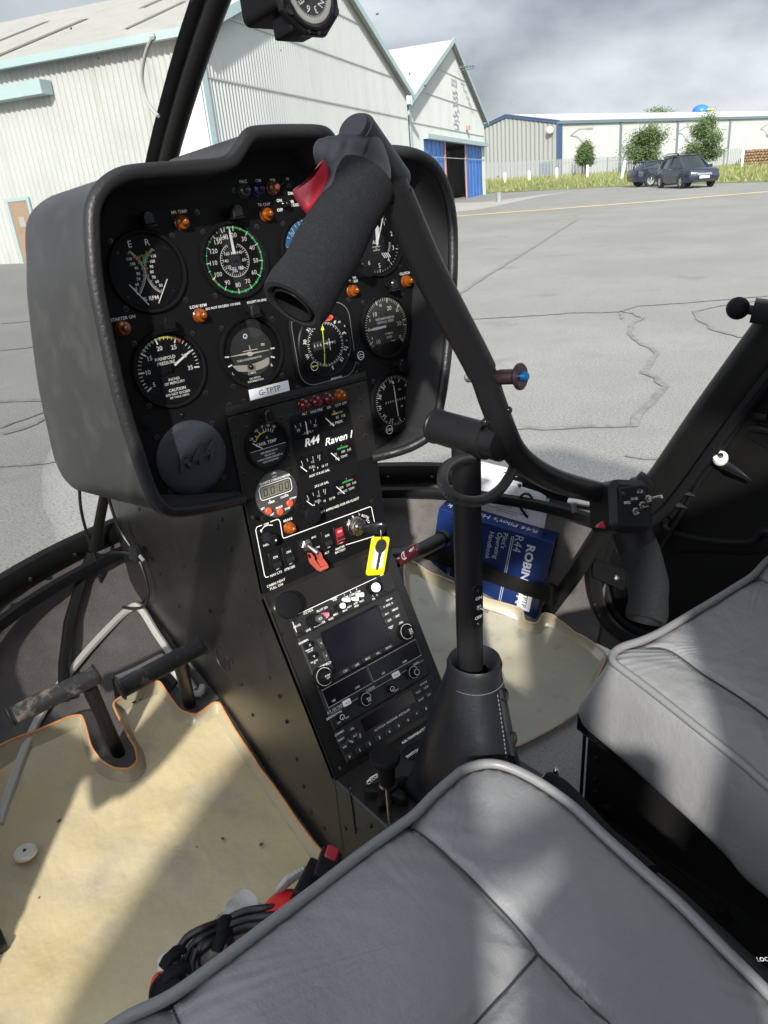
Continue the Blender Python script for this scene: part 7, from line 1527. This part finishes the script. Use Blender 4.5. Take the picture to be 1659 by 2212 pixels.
# cabin heat pull knob
a, b = B_(*z1b(285,592), .022); k = AG.at(a, b, 0); g = MB(); g.lathe(k, [(.0055,.0), (.0055,.016), (.012,.0165), (.0158,.018), (.0165,.0215), (.0155,.0240), (.008,.0250), (.0001,.0252)], 44, cap1=False); g.build('heat_knob', M['blkm'], cc, label='large round black cabin heat knob'); a2, b2 = B_(*z1b(188,615), .004); g = MB(); g.lathe(AG.at(a-.001, b, 0), [(.0085,0), (.0080,.004), (.0060,.010)], 20); g.build('knob_collar', M['chrome'], cc)
xl, xr = bz(285,680)[0]*.5+bz(700,1740)[0]*.5, bz(920,385)[0]*.5+bz(1330,1140)[0]*.5
xl = .0215; xr = xl+.160; xm = (xl+xr)/2
def unit(name, lab, top, bot, h=.003, m='blk', inset_=0.0):
    e = bpy.data.objects.new(name, None); COL.objects.link(e); e.parent = cc; tag(e, lab); g = MB(); g.prism(AG, [(xl,bot), (xr,bot), (xr,top), (xl,top)], 0, h, .0008); g.build('front', M[m], e, smooth=False); return e
yA1 = (bz(285,680)[1]+bz(920,385)[1])/2; yA0 = (bz(340,830)[1]+bz(1010,505)[1])/2
# audio panel
e = unit('audio_panel', 'intercom and audio selector panel with white toggles', yA1, yA0+.001, .003, 'radio'); F3 = AG.at(0, 0, .003)
def fz(x, y, off=0.): return F3.px(*z1b(x, y), off)
g = MB()
def ft(x, y, s_, h, **k): a, b = fz(x, y); text(g, F3, s_, a, b, h, k.pop('c', .0004), **k)
for x, y, s1, h in ((345,745,'AA12S',.0026), (430,775,'LIVE',.0026), (430,640,'ICS VOX',.0026), (531,622,'PILOT ISO',.0026), (550,688,'NORM',.0022), (596,692,'VOX',.0026), (630,660,'MIN',.0026), (490,742,'MAX',.0026), (530,722,'INTER',.0026), (620,538,'MUSIC',.0024), (625,552,'VOL',.0024), (700,630,'MAX',.0024), (733,602,'NAV',.0024), (778,578,'ADF',.0024), (785,597,'MKR',.0024), (822,562,'TRFC',.0024), (695,515,'1',.0026), (703,535,'COM',.0026), (740,495,'2',.0026), (750,515,'COM',.0026), (785,475,'3',.0026), (793,495,'COM',.0026), (912,545,'PA',.0026), (905,525,'1',.0024), (935,517,'3',.0024)): ft(x, y, s1, h, bold=.008)
g.stroke(F3, [(xl+.001, yA1-.0012), (xr-.012, yA1-.0012)], .0007, .0004); g.stroke(F3, [(xl+.001, yA0+.003), (xl+.001, yA1-.0012)], .0007, .0004)
g.build('lettering', M['white'], e, smooth=False)
def cyl(x, y, prf, m, nm, par=None, n=20, kn=0., off=.01, kf=2): a, b = fz(x, y, off); k = F3.at(a, b, 0); g = MB(); g.lathe(k, prf+[(.0001, prf[-1][1]+.0001)], n, kn=kn, kf=kf, cap1=False); return k, g.build(nm, M[m], par or e)
cyl(925,462, [(.0082,0),(.0078,.013),(.0074,.014)], 'blkm', 'tx_knob', kn=.03); k, o = cyl(930,460, [(.0062,.014),(.0062,.017),(.0058,.0175)], 'white', 'knob_cap', off=.016); g = MB(); text(g, k, 'TX', 0, 0, .0030, .0180, bold=.0); g.build('cap_text', M['ink'], o, smooth=False)
cyl(478,705, [(.0078,0),(.0074,.010),(.0070,.011)], 'blkm', 'ics_knob', kn=.03); k, o = cyl(512,690, [(.0046,.010),(.0046,.0155),(.0042,.016)], 'chron', 'knob_cap', off=.014); g = MB(); text(g, k, 'ICS', 0, 0, .0026, .0165, bold=.0); g.build('cap_text', M['white'], o, smooth=False)
k, o = cyl(668,608, [(.0048,0),(.0046,.009)], 'blk', 'music_knob'); k, o = cyl(685,595, [(.0036,.009),(.0036,.012)], 'white', 'knob_cap', off=.011)
for x, y, m_ in ((565,662,'redpin'), (720,552,'white'), (783,545,'white'), (822,515,'white')):
    a, b = fz(x, y, .009); k = F3.at(a, b, 0); g = MB(); g.tube([k.p(-.0025,.002,.001), k.p(.0005,0,.008), k.p(.003,-.001,.0105)], [(.0018,.0014),(.0032,.0022),(.0026,.0018)], 12); g.build('toggle', M['white'] if m_ == 'white' else mat('pink_cap', (.62,.14,.20), .4), e)
screw([z1b(x, y) for x, y in ((322,690), (367,795), (950,398), (990,492))], e, F3, .0048)
# gps navigator
yG1 = yA0-.001; yG0 = (bz(450,1215)[1]+bz(1195,860)[1])/2+.001
e = unit('gps_navigator', 'radio navigator with a large dark screen', yG1, yG0, .004, 'radio'); F3 = AG.at(0, 0, .004)
sc = [fz(530,800), fz(640,1065), fz(1030,870), fz(930,615)]; sx0 = (sc[0][0]+sc[1][0])/2; sx1 = (sc[2][0]+sc[3][0])/2; sy1 = (sc[0][1]+sc[3][1])/2; sy0 = (sc[1][1]+sc[2][1])/2
g = MB(); o_ = rrect((sx0+sx1)/2, (sy0+sy1)/2, sx1-sx0+.006, sy1-sy0+.006, .002, 2); i_ = rrect((sx0+sx1)/2, (sy0+sy1)/2, sx1-sx0, sy1-sy0, .001, 2); g.loft([[F3.p(a,b,0) for a,b in o_], [F3.p(a,b,.0015) for a,b in o_], [F3.p(a,b,.0003) for a,b in i_]], 0); g.build('screen_frame', M['blk'], e); g = MB(); g.poly(F3, i_, .0003); g.build('screen', M['scr'], e, smooth=False)
def btn(x, y, w, h, s_=None, th=.0026, m='btn', hh=.0016, tm='white', rot=0., wf=1.):
    a, b = fz(x, y, hh); k = F3.at(a, b, 0, rot); g = MB(); g.prism(k, rrect(0,0,w,h,.0012,2), 0, hh, .0004); o = g.build('button', M[m], e)
    if s_: g = MB(); text(g, k, s_, 0, 0, th, hh+.0004, bold=.004, wf=wf); g.build('lettering', M[tm], o, smooth=False)
for x, y, s1 in ((703,1077,'CDI'), (788,1032,'OBS'), (867,985,'MSG'), (946,945,'FPL'), (1023,902,'PROC')): btn(x, y, .0155, .0062, s1)
for x, y, s1 in ((1070,622,'MENU'), (1007,655,'-D->'), (1028,702,'CLR'), (1088,670,'ENT')): btn(x, y, .0125, .0062, s1, .0025)
btn(1018,590,.024,.0058,'\u2207  RNG  \u0394'.replace('\u2207','V').replace('\u0394','A'), .0025)
btn(525,872,.006,.013,'C',.0022); btn(563,965,.006,.013,'V',.0022)
g = MB(); ft(392,862,'GARMIN',.0026, bold=.004); ft(556,1030,'COM/VLOC',.0030, bold=.01); ft(1112,722,'GPS',.0028, bold=.004); ft(440,925,'PWR PUSH\nVOL SQ',.0016); ft(475,1012,'VOL PUSH\nID',.0016); ft(1040,755,'DEFAULT\nNAV',.0015); ft(1025,550,'GNS 430',.0020); g.build('lettering', M['white'], e, smooth=False)
def dual(x, y, r, s_=None, r2=.0055, h1=.008, h2=.017, nm='tuning_knob', txt_rot=0.):
    k, o = cyl(x, y, [(r,0),(r*.97,h1*.9),(r*.9,h1)], 'blkm', nm, n=48, kn=.06, off=h2*.6); g = MB(); g.lathe(k, [(r2,h1),(r2*.97,h2*.95),(r2*.88,h2),(.0001,h2+.0001)], 36, kn=.07, cap1=False); o2 = g.build('inner_knob', M['blkm'], o)
    g = MB(); g.stroke(k, [(r*.86*math.cos(2*math.pi*i/32), r*.86*math.sin(2*math.pi*i/32)) for i in range(33)], .0004, h1+.0004)
    if s_: text(g, k, s_, 0, 0, .0022, h2+.0004, bold=.01, rot=txt_rot)
    else: g.stroke(k, [(r2*.72*math.cos(2*math.pi*i/24), r2*.72*math.sin(2*math.pi*i/24)) for i in range(25)], .0005, h2+.0004)
    g.build('knob_marking', M['white'], o2, smooth=False)
dual(555,1118,.0125,'PUSH\nC/V',.0078); dual(1165,785,.0115,'PUSH\nCRSR',.0066, txt_rot=1.57)
for x, y, s1 in ((447,885,'C'), (478,968,'V')): k, o = cyl(x, y, [(.0045,0),(.0043,.008)], 'blkm', 'volume_knob', kn=.06, n=24); g = MB(); text(g, k, s1, 0, 0, .0024, .0085); g.build('knob_marking', M['white'], o, smooth=False)
g = MB(); g.lathe(F3.at(*fz(497,822), 0), [(.0022,0),(.0001,.0006)], 12); g.build('light_sensor', M['darkst'], e)
# nav-com radio
yN1 = yG0-.001; yN0 = (bz(600,1520)[1]+bz(1310,1130)[1])/2+.002
e = unit('nav_com_radio', 'radio with two dark display windows outlined in white', yN1, yN0, .0035, 'radio'); F3 = AG.at(0, 0, .0035)
xmid = (fz(880,1045)[0]+fz(890,1180)[0])/2; wy1 = yN1-.0025; wy0 = fz(905,1165)[1]*.5+fz(550,1360)[1]*.5
for x0_, x1_ in ((xl+.003, xmid-.0008), (xmid+.0012, xr-.003)):
    g = MB(); pp = [(x0_,wy0), (x1_,wy0), (x1_,wy1), (x0_,wy1)]; g.poly(F3, pp, .0003); g.build('display_window', M['scr'], e, smooth=False); g = MB(); g.stroke(F3, pp+[pp[0]], .0008, .0007); g.build('window_line', mat('line_grey', (.42,.42,.42), .5), e, smooth=False)
g = MB(); g.stroke(F3, [(xl+.003,wy0), (xl+.003,wy0-.008), (xr-.003,wy0-.0075)], .0006, .0007); g.build('trim_line', mat('line_grey2', (.42,.42,.42), .5), e, smooth=False)
g = MB(); ft(617,1295,'USE',.0023); ft(792,1197,'STBY',.0023); ft(982,1093,'USE',.0023); ft(1140,1007,'STBY',.0023); ft(886,1210,'COMM',.0032, bold=0); ft(1225,1020,'NAV',.0032, bold=0); ft(625,1357,'KX 155 TSO',.0030, bold=0); ft(620,1402,'BENDIX/KING',.0026, bold=.01); ft(655,1458,'OFF',.0023); ft(716,1420,'TEST',.0020); ft(1078,1218,'IDENT',.0020); g.build('lettering', M['white'], e, smooth=False)
btn(718,1310,.0115,.0070,'<->',.0030,'white',.002,'ink'); btn(1080,1104,.0115,.0070,'<->',.0030,'white',.002,'ink')
dual(862,1285,.0088,'PULL\n25K',.0052,.007,.014); dual(1212,1085,.0088,None,.0052,.007,.014)
for x, y in ((688,1418), (1058,1208)): k, o = cyl(x, y, [(.0050,0),(.0046,.007)], 'blkm', 'volume_knob', kn=.05, n=24); g = MB(); g.stroke(k, [(.0030*math.cos(2*math.pi*i/20), .0030*math.sin(2*math.pi*i/20)) for i in range(21)], .0006, .0075); g.stroke(k, [(0,0),(0,-.003)], .0006, .0076); g.build('knob_marking', M['white'], o, smooth=False)
# transponder
yT1 = yN0-.0015; yT0 = (bz(690,1770)[1])
e = unit('transponder', 'transponder with a row of number buttons', yT1, yT0, .0035, 'radio'); F3 = AG.at(0, 0, .0035)
sc = [fz(815,1445), fz(860,1550), fz(1230,1325), fz(1190,1225)]; sx0 = (sc[0][0]+sc[1][0])/2; sx1 = (sc[2][0]+sc[3][0])/2; sy1 = (sc[0][1]+sc[3][1])/2; sy0 = (sc[1][1]+sc[2][1])/2
g = MB(); g.poly(F3, rrect((sx0+sx1)/2,(sy0+sy1)/2+.003,sx1-sx0,sy1-sy0-.003), .0003); g.build('display_window', M['scr'], e, smooth=False)
g = MB(); a, b = fz(1035,1445); text(g, F3, 'ALTITUDE  ENCODER  INSTALLED', (sx0+sx1)/2, sy0-.0002, .0026, .0006, bold=.004, wf=1.05); ft(657,1535,'GARMIN',.0026, bold=.004); ft(1278,1167,'GTX 328',.0022); g.build('lettering', M['white'], e, smooth=False)
nx0, ny0 = fz(727,1705); nx1, ny1 = fz(1293,1355)
for i in range(9): 
    a = nx0+(nx1-nx0)*i/8; b = ny0+(ny1-ny0)*i/8; k = F3.at(a, (ny0+ny1)/2, 0); g = MB(); g.prism(k, rrect(0,0,.0105,.0066,.0012,2), 0, .0018, .0005); o = g.build('number_button', M['btn'], e); g = MB(); text(g, k, str(i), 0, 0, .0034, .0022, bold=.01); g.build('lettering', M['white'], o, smooth=False)
g = MB(); g.sphere(F3.p(*fz(1230,1395), .001), .0020, 10); g.build('indicator_lamp', M['clrlens'], e)
for x, y, s1, w_ in ((673,1580,'IDENT',.0125), (698,1637,'VFR',.0115), (752,1503,'ON',.0095), (773,1553,'ALT',.0095), (1243,1230,'FUNC',.0115), (1298,1198,'CRSR',.0115), (1262,1285,'START',.0115), (1320,1250,'CLR',.0105)): btn(x, y, w_, .0066, s1, .0023)
btn(745,1597,.0105,.0062,'STBY',.0022, rot=-.7); btn(812,1553,.0095,.0062,'OFF',.0022, rot=1.2)
# little bracket under the radios
g = MB(); a, b = bz(840,1735); ol = rrect(a, b, .014, .010); g.stroke(AG, ol+[ol[0]], .0009, .0008); g.build('bracket_outline', M['blkg'], cc, smooth=False)

# ================================================================== LOOSE THINGS
# blue binder strapped to the right side wall
bk = thing('pilot_binder', 'thick blue ring binder with silver lettering standing strapped to the right wall', 'binder')
bn_ = Vector((.9135,.4067,0)); bp_ = Vector((.965,.80,0))
def PX2(u, v, o=0.): return onp(u, v, bn_, bp_+bn_*o)
q = [PX2(u, v) for u, v in ((950,1096), (1195,1175), (1158,1338), (923,1262))]   # TL TR BR BL of the cover
ux = ((q[1]-q[0])+(q[2]-q[3])).normalized(); uy = ((q[0]-q[3])+(q[1]-q[2])).normalized(); cen = sum(q, Vector((0,0,0)))/4
bfr = Fr(cen, ux, uy); Wb = ((q[1]-q[0]).length+(q[2]-q[3]).length)/2; Hb = ((q[0]-q[3]).length+(q[1]-q[2]).length)/2
print('binder', Wb, Hb, bfr.z, ux, uy)
TB = .042
g = MB(); g.prism(bfr, rrect(0,0,Wb,Hb,.006,3), -.003, .0, .001); g.prism(bfr, rrect(0,0,Wb,Hb,.006,3), -TB, -TB+.003, .001); g.box(bfr, -Wb/2, Wb/2, Hb/2-.003, Hb/2, -TB, 0, .001); g.build('cover', M['bluebk'], bk, sharp=30)
g = MB(); g.box(bfr, -Wb/2+.006, Wb/2-.004, -Hb/2+.008, Hb/2-.004, -TB+.004, -.004); g.build('pages', M['paper'], bk, smooth=False)
g = MB(); tf = bfr
def bt_(u, v): return bfr.px(u, v)
vr = -math.pi/2
# cover lettering reads downwards in the photo
for s1, u, v, h, b_, w_ in (('ROBINSON', 1148, 1178, .0150, .035, 1.25), ('R44', 1123, 1158, .0165, -.01, 1.0), ("Pilot's", 1093, 1152, .0092, 0, 1.1), ('Operating', 1079, 1150, .0092, 0, 1.1), ('Handbook', 1063, 1149, .0092, 0, 1.1)):
    a, b = bt_(u, v); text(g, bfr, s1, a, b, h, .0006, bold=b_, rot=vr, wf=w_, al='L')
for du in (0, 4): g.stroke(bfr, [bt_(1106+du,1158), bt_(1074+du,1315)], .0012, .0006)
for s1, u, v, h in (('ROBINSON HELICOPTER', 990, 1165, .0062), ('COMPANY', 968, 1245, .0062)): a, b = bt_(u, v); text(g, bfr, s1, a, b, h, .0006, bold=.004, rot=vr)
sp2 = Fr(bfr.p(0, Hb/2, -TB/2), bfr.x, -bfr.z); 
if sp2.z.dot(bfr.y) < 0: sp2 = Fr(bfr.p(0, Hb/2, -TB/2), bfr.x*-1, -bfr.z)
text(g, sp2, "R44 Pilot's Handbook", -Wb*.06, 0, .0145, .0008, bold=.004, shear=0, rot=math.pi)
g.build('lettering', M['silver'], bk, smooth=False)
g = MB(); a, b = bt_(1135, 1290); g.prism(bfr, rrect(a, b, .026, .060), .0, .0008); o = g.build('small_label', M['label'], bk, smooth=False); g = MB(); text(g, bfr, 'G-TPTP', a, b, .010, .0012, rot=vr, bold=0); g.build('label_text', M['ink'], o, smooth=False)
g = MB(); g.lathe(Fr(sp2.p(Wb*.40*(1 if sp2.x.dot(bfr.x)>0 else -1), 0, 0), sp2.x, sp2.y), [(.004,.0002), (.004,.001)], 16); g.build('finger_hole', M['blk'], bk)
# papers behind the binder
pp = thing('loose_papers', 'sheaf of white checklists sticking up behind the blue binder with a black cord loop', 'papers')
pq = [PX2(u, v, .045) for u, v in ((1035,1042), (1185,1080), (1160,1160), (1010,1120))]
pxx = (pq[1]-pq[0]).normalized(); pf = Fr(sum(pq, Vector((0,0,0)))/4, pxx, (pq[0]-pq[3])); Wp = (pq[1]-pq[0]).length; Hp = (pq[0]-pq[3]).length
for i, (dx, dy) in enumerate(((0,0), (.006,.008), (-.016,.016), (-.022,.026))):
    g = MB(); g.prism(pf, rrect(dx, dy-.05, Wp, Hp+.12, .002, 1), -.004*(i+1), -.004*i-.001); o = g.build('sheet', M['paper'], pp, smooth=False)
    if i == 0:
        g = MB()
        for j, (s1, y_, h_) in enumerate((('Checklists', .028, .0034), ('Clearance to operate    Check readings', .021, .0028), ('Clear ........ Functioning', .0155, .0028), ('Checklist', .006, .0032), ('Remove this card when the carrier is released', -.002, .0028), ('and stow before take off', -.0065, .0028))): text(g, pf, s1, 0, y_, h_, .0003, bold=.01)
        g.build('print', M['ink'], o, smooth=False)
g = MB(); g.tube(spl([PX2(u, v, .03) for u, v in ((1140,1118), (1125,1098), (1122,1080), (1130,1068), (1142,1068), (1150,1078))], 4), .0024, 8); g.build('cord_loop', M['blk'], pp)
# strap across binder
g = MB(); sp_ = [PX2(u, v, -.006) for u, v in ((918,1192), (980,1212), (1060,1242), (1130,1268), (1186,1286))]; g.tube(sp_, [(.0012,.0165)]*5, 8, flat=bn_); 
tsp = thing('binder_strap', 'wide black webbing strap holding the blue binder against the wall', 'strap'); g.build('webbing', M['strap'], tsp); g = MB(); g.box(Fr(PX2(1190,1284,.0), (0,-1,0), (0,0,1)), -.008, .010, -.022, .022, -.004, .006, .002); g.build('strap_buckle', M['blk'], tsp)

# charging cable looped beside the console
cb = thing('charging_cable', 'thin black cable hanging in a loop left of the console with a hook-and-loop tie', 'cable')
c1_ = [(178,1012,.30),(172,1045,.30),(175,1100,.30),(190,1160,.305),(207,1210,.31),(220,1262,.315),(250,1315,.33),(262,1345,.335)]
g = MB(); g.tube(spl([PX(u, v, x) for u, v, x in c1_], 6), .0026, 8); g.build('cord', M['cable'], cb)
lpx = [(232,1065,.325),(245,1110,.330),(262,1150,.335),(285,1185,.340),(303,1215,.342),(318,1262,.342),(320,1292,.340),(305,1312,.337),(275,1314,.333),(240,1300,.328),(212,1270,.324),(202,1235,.322),(208,1208,.323),(228,1197,.328),(262,1194,.334),(285,1198,.338)]
g = MB(); g.tube(spl([PX(u, v, x) for u, v, x in lpx], 5), .0024, 8); g.build('cord', M['cable'], cb)
g = MB(); q = PX(290,1196,.334); g.box(frz(q, Vector((-1,-.3,.1))), -.010, .010, -.012, .012, -.004, .005, .003); g.build('cable_tie', M['foam'], cb); g = MB(); q = PX(302,1201,.336); g.tube([q, q+Vector((.0,-.004,-.001)), q+Vector((0,-.014,-.004))], (.0035,.0022), 10); g.build('plug', M['steel'], cb)

# yaw string outside the windshield
ys = [PX(u, v, .33) for u, v in ((330,80), (318,105), (309,140), (307,175), (315,212), (328,235), (342,251))]
g = MB(); g.tube(spl([p for p in ys], 5), [.0016]*31, 8); g.sphere(ys[0], .0030, 8); tag(g.build('yaw_string', M['bead']), 'grey woollen yaw string curving on the windshield left of the centre post', 'string')

# red pouch, grey cloth pouch, cable coil and buckle in front of the near seat
rp = thing('red_case', 'bright red nylon case with black buckle tucked in front of the near seat', 'case')
def SP(u, v, z): return PZ(u, v, z)
def band(pxs, z, hw, th, m, nm, par, flat=(0,0,1), n=10): g = MB(); g.tube(spl([SP(u, v, z_) for (u, v), z_ in zip(pxs, z if hasattr(z,'__len__') else [z]*len(pxs))], 4), (hw, th), n, flat=flat); return g.build(nm, M[m], par)
g = MB(); pts = [SP(u, v, .978) for u, v in ((545,1985), (562,1945), (590,1914), (632,1902), (680,1930), (700,1990), (640,2050), (570,2040))]; f = Fr(pts[0], (1,0,0), (0,1,0)); q = [((p-f.o).x, (p-f.o).y) for p in pts]; g.prism(f, spl2(q, 3, True), -.10, 0, .012); g.build('case_body', M['redfab'], rp, sharp=60)
g = MB(); pts = [SP(u, v, .95) for u, v in ((322,2150), (324,2112), (340,2092), (372,2092), (400,2130), (380,2165), (352,2160))]; q = [((p-f.o).x, (p-f.o).y) for p in pts]; f2 = Fr((f.o.x, f.o.y, .955), (1,0,0), (0,1,0)); g.prism(f2, spl2(q, 3, True), -.08, 0, .010); g.build('case_end', M['redfab'], rp, sharp=60)
g = MB(); q0 = SP(672,1905,.985); g.box(frz(q0, (.25,-.35,.9), (1,.6,0)), -.024, .022, -.012, .012, -.008, .008, .003); g.build('buckle', M['blk'], rp); 
g = MB(); q1 = SP(708,1868,1.0); ff = frz(q1, (.25,-.35,.9), (1,.8,0)); g.box(ff, -.018, .018, -.011, .011, -.008, .004, .002); g.build('buckle_socket', M['blk'], rp); g = MB(); g.box(ff, .004, .020, -.007, .007, -.004, .0055, .002); g.build('release_tab', M['red'], rp)
gl_ = thing('grey_pouch', 'crumpled pale grey leather pouch under the coiled black cable', 'pouch')
g = MB(); P0 = [(338,2085),(340,2050),(392,2030),(450,1992),(485,1945),(522,1915),(552,1928),(578,1960),(600,2010),(520,2080),(430,2140),(362,2150)]
pts = [SP(u, v, .95) for u, v in P0]; q = [((p-f.o).x, (p-f.o).y) for p in pts]; f3 = Fr((f.o.x, f.o.y, .94), (1,0,0), (0,1,0)); rn = random.Random(4); q = spl2(q, 3, True); c_q = (sum(a for a, b in q)/len(q), sum(b for a, b in q)/len(q))
rings = [[f3.p(a, b, -.05) for a, b in q]]
for k_ in range(9): s1 = 1-.115*k_; rings.append([f3.p(c_q[0]+(a-c_q[0])*s1, c_q[1]+(b-c_q[1])*s1, .012*math.sin(k_*.19)+.004*math.sin(a*90+k_)+.003*math.sin(b*140-k_*2)) for a, b in q])
g.loft(rings, 0, True, False, True); g.build('pouch', M['graycl'], gl_, sharp=80)
g = MB()
for i in range(6): g.tube(spl([SP(660-i*7,1878+i*4,.99), SP(640-i*6,1890+i*5,.985), SP(622-i*4,1900+i*5,.975)],3), [(.006,.003)]*7, 8, flat=(0,0,1))
g.build('gathered_edge', M['graycl'], gl_)
hc = thing('headset_cable', 'coil of thick black cable tied with small black clips in front of the near seat', 'cable')
for k_, pts in enumerate(([(385,2057),(405,2025),(440,2006),(482,1990),(527,1970),(570,1963),(640,1958)], [(398,2082),(412,2048),(440,2025),(482,2005),(530,1988),(585,1978),(640,1975)], [(412,2100),(425,2065),(452,2040),(490,2020),(540,2002),(600,1995)], [(375,2125),(380,2095),(388,2075),(372,2082),(362,2110)], [(430,2105),(424,2070),(438,2042),(470,2022),(492,2024),(502,2048),(508,2080)], [(418,2115),(416,2080),(426,2050)])):
    g = MB(); zz = [.965+.006*((k_*3+j) % 3) for j in range(len(pts))]; g.tube(spl([SP(u, v, z_) for (u, v), z_ in zip(pts, zz)], 5), .0043, 12); g.build('cord', M['cable'], hc)
for u, v, an in ((374,2070,.2), (382,2102,-.3), (484,2005,.9), (480,2032,.6)):
    q = SP(u, v, .985); g = MB(); ax_ = Vector((math.cos(an), math.sin(an), 0)); g.tube([q-ax_*.012, q-ax_*.006+Vector((0,0,.004)), q+ax_*.006+Vector((0,0,.004)), q+ax_*.012], [(.003,.006),(.004,.0065),(.004,.0065),(.003,.006)], 12, flat=(0,0,1)); g.build('cable_clip', M['blkm'], hc)
g = MB(); q = SP(362,2145,.965); g.lathe(frz(q, (-.3,-.4,.8)), [(.017,-.03), (.018,.0), (.015,.004), (.012,.002)], 24); g.build('ear_foam', M['foam'], hc)

# ------------------------------------------------------------------ put every thing's Empty at its base, keep children where they are
for o in list(S.objects):
    if o.get('_base'):
        lo = Vector((1e9,)*3); hi = Vector((-1e9,)*3)
        for c in o.children:
            if c.type == 'MESH':
                for v in c.bound_box:
                    for k in range(3): lo[k] = min(lo[k], v[k]); hi[k] = max(hi[k], v[k])
        b = Vector(((lo.x+hi.x)/2, (lo.y+hi.y)/2, lo.z)); o.location = b
        for c in o.children: c.matrix_parent_inverse = Matrix.Translation(-b)
        del o['_base']
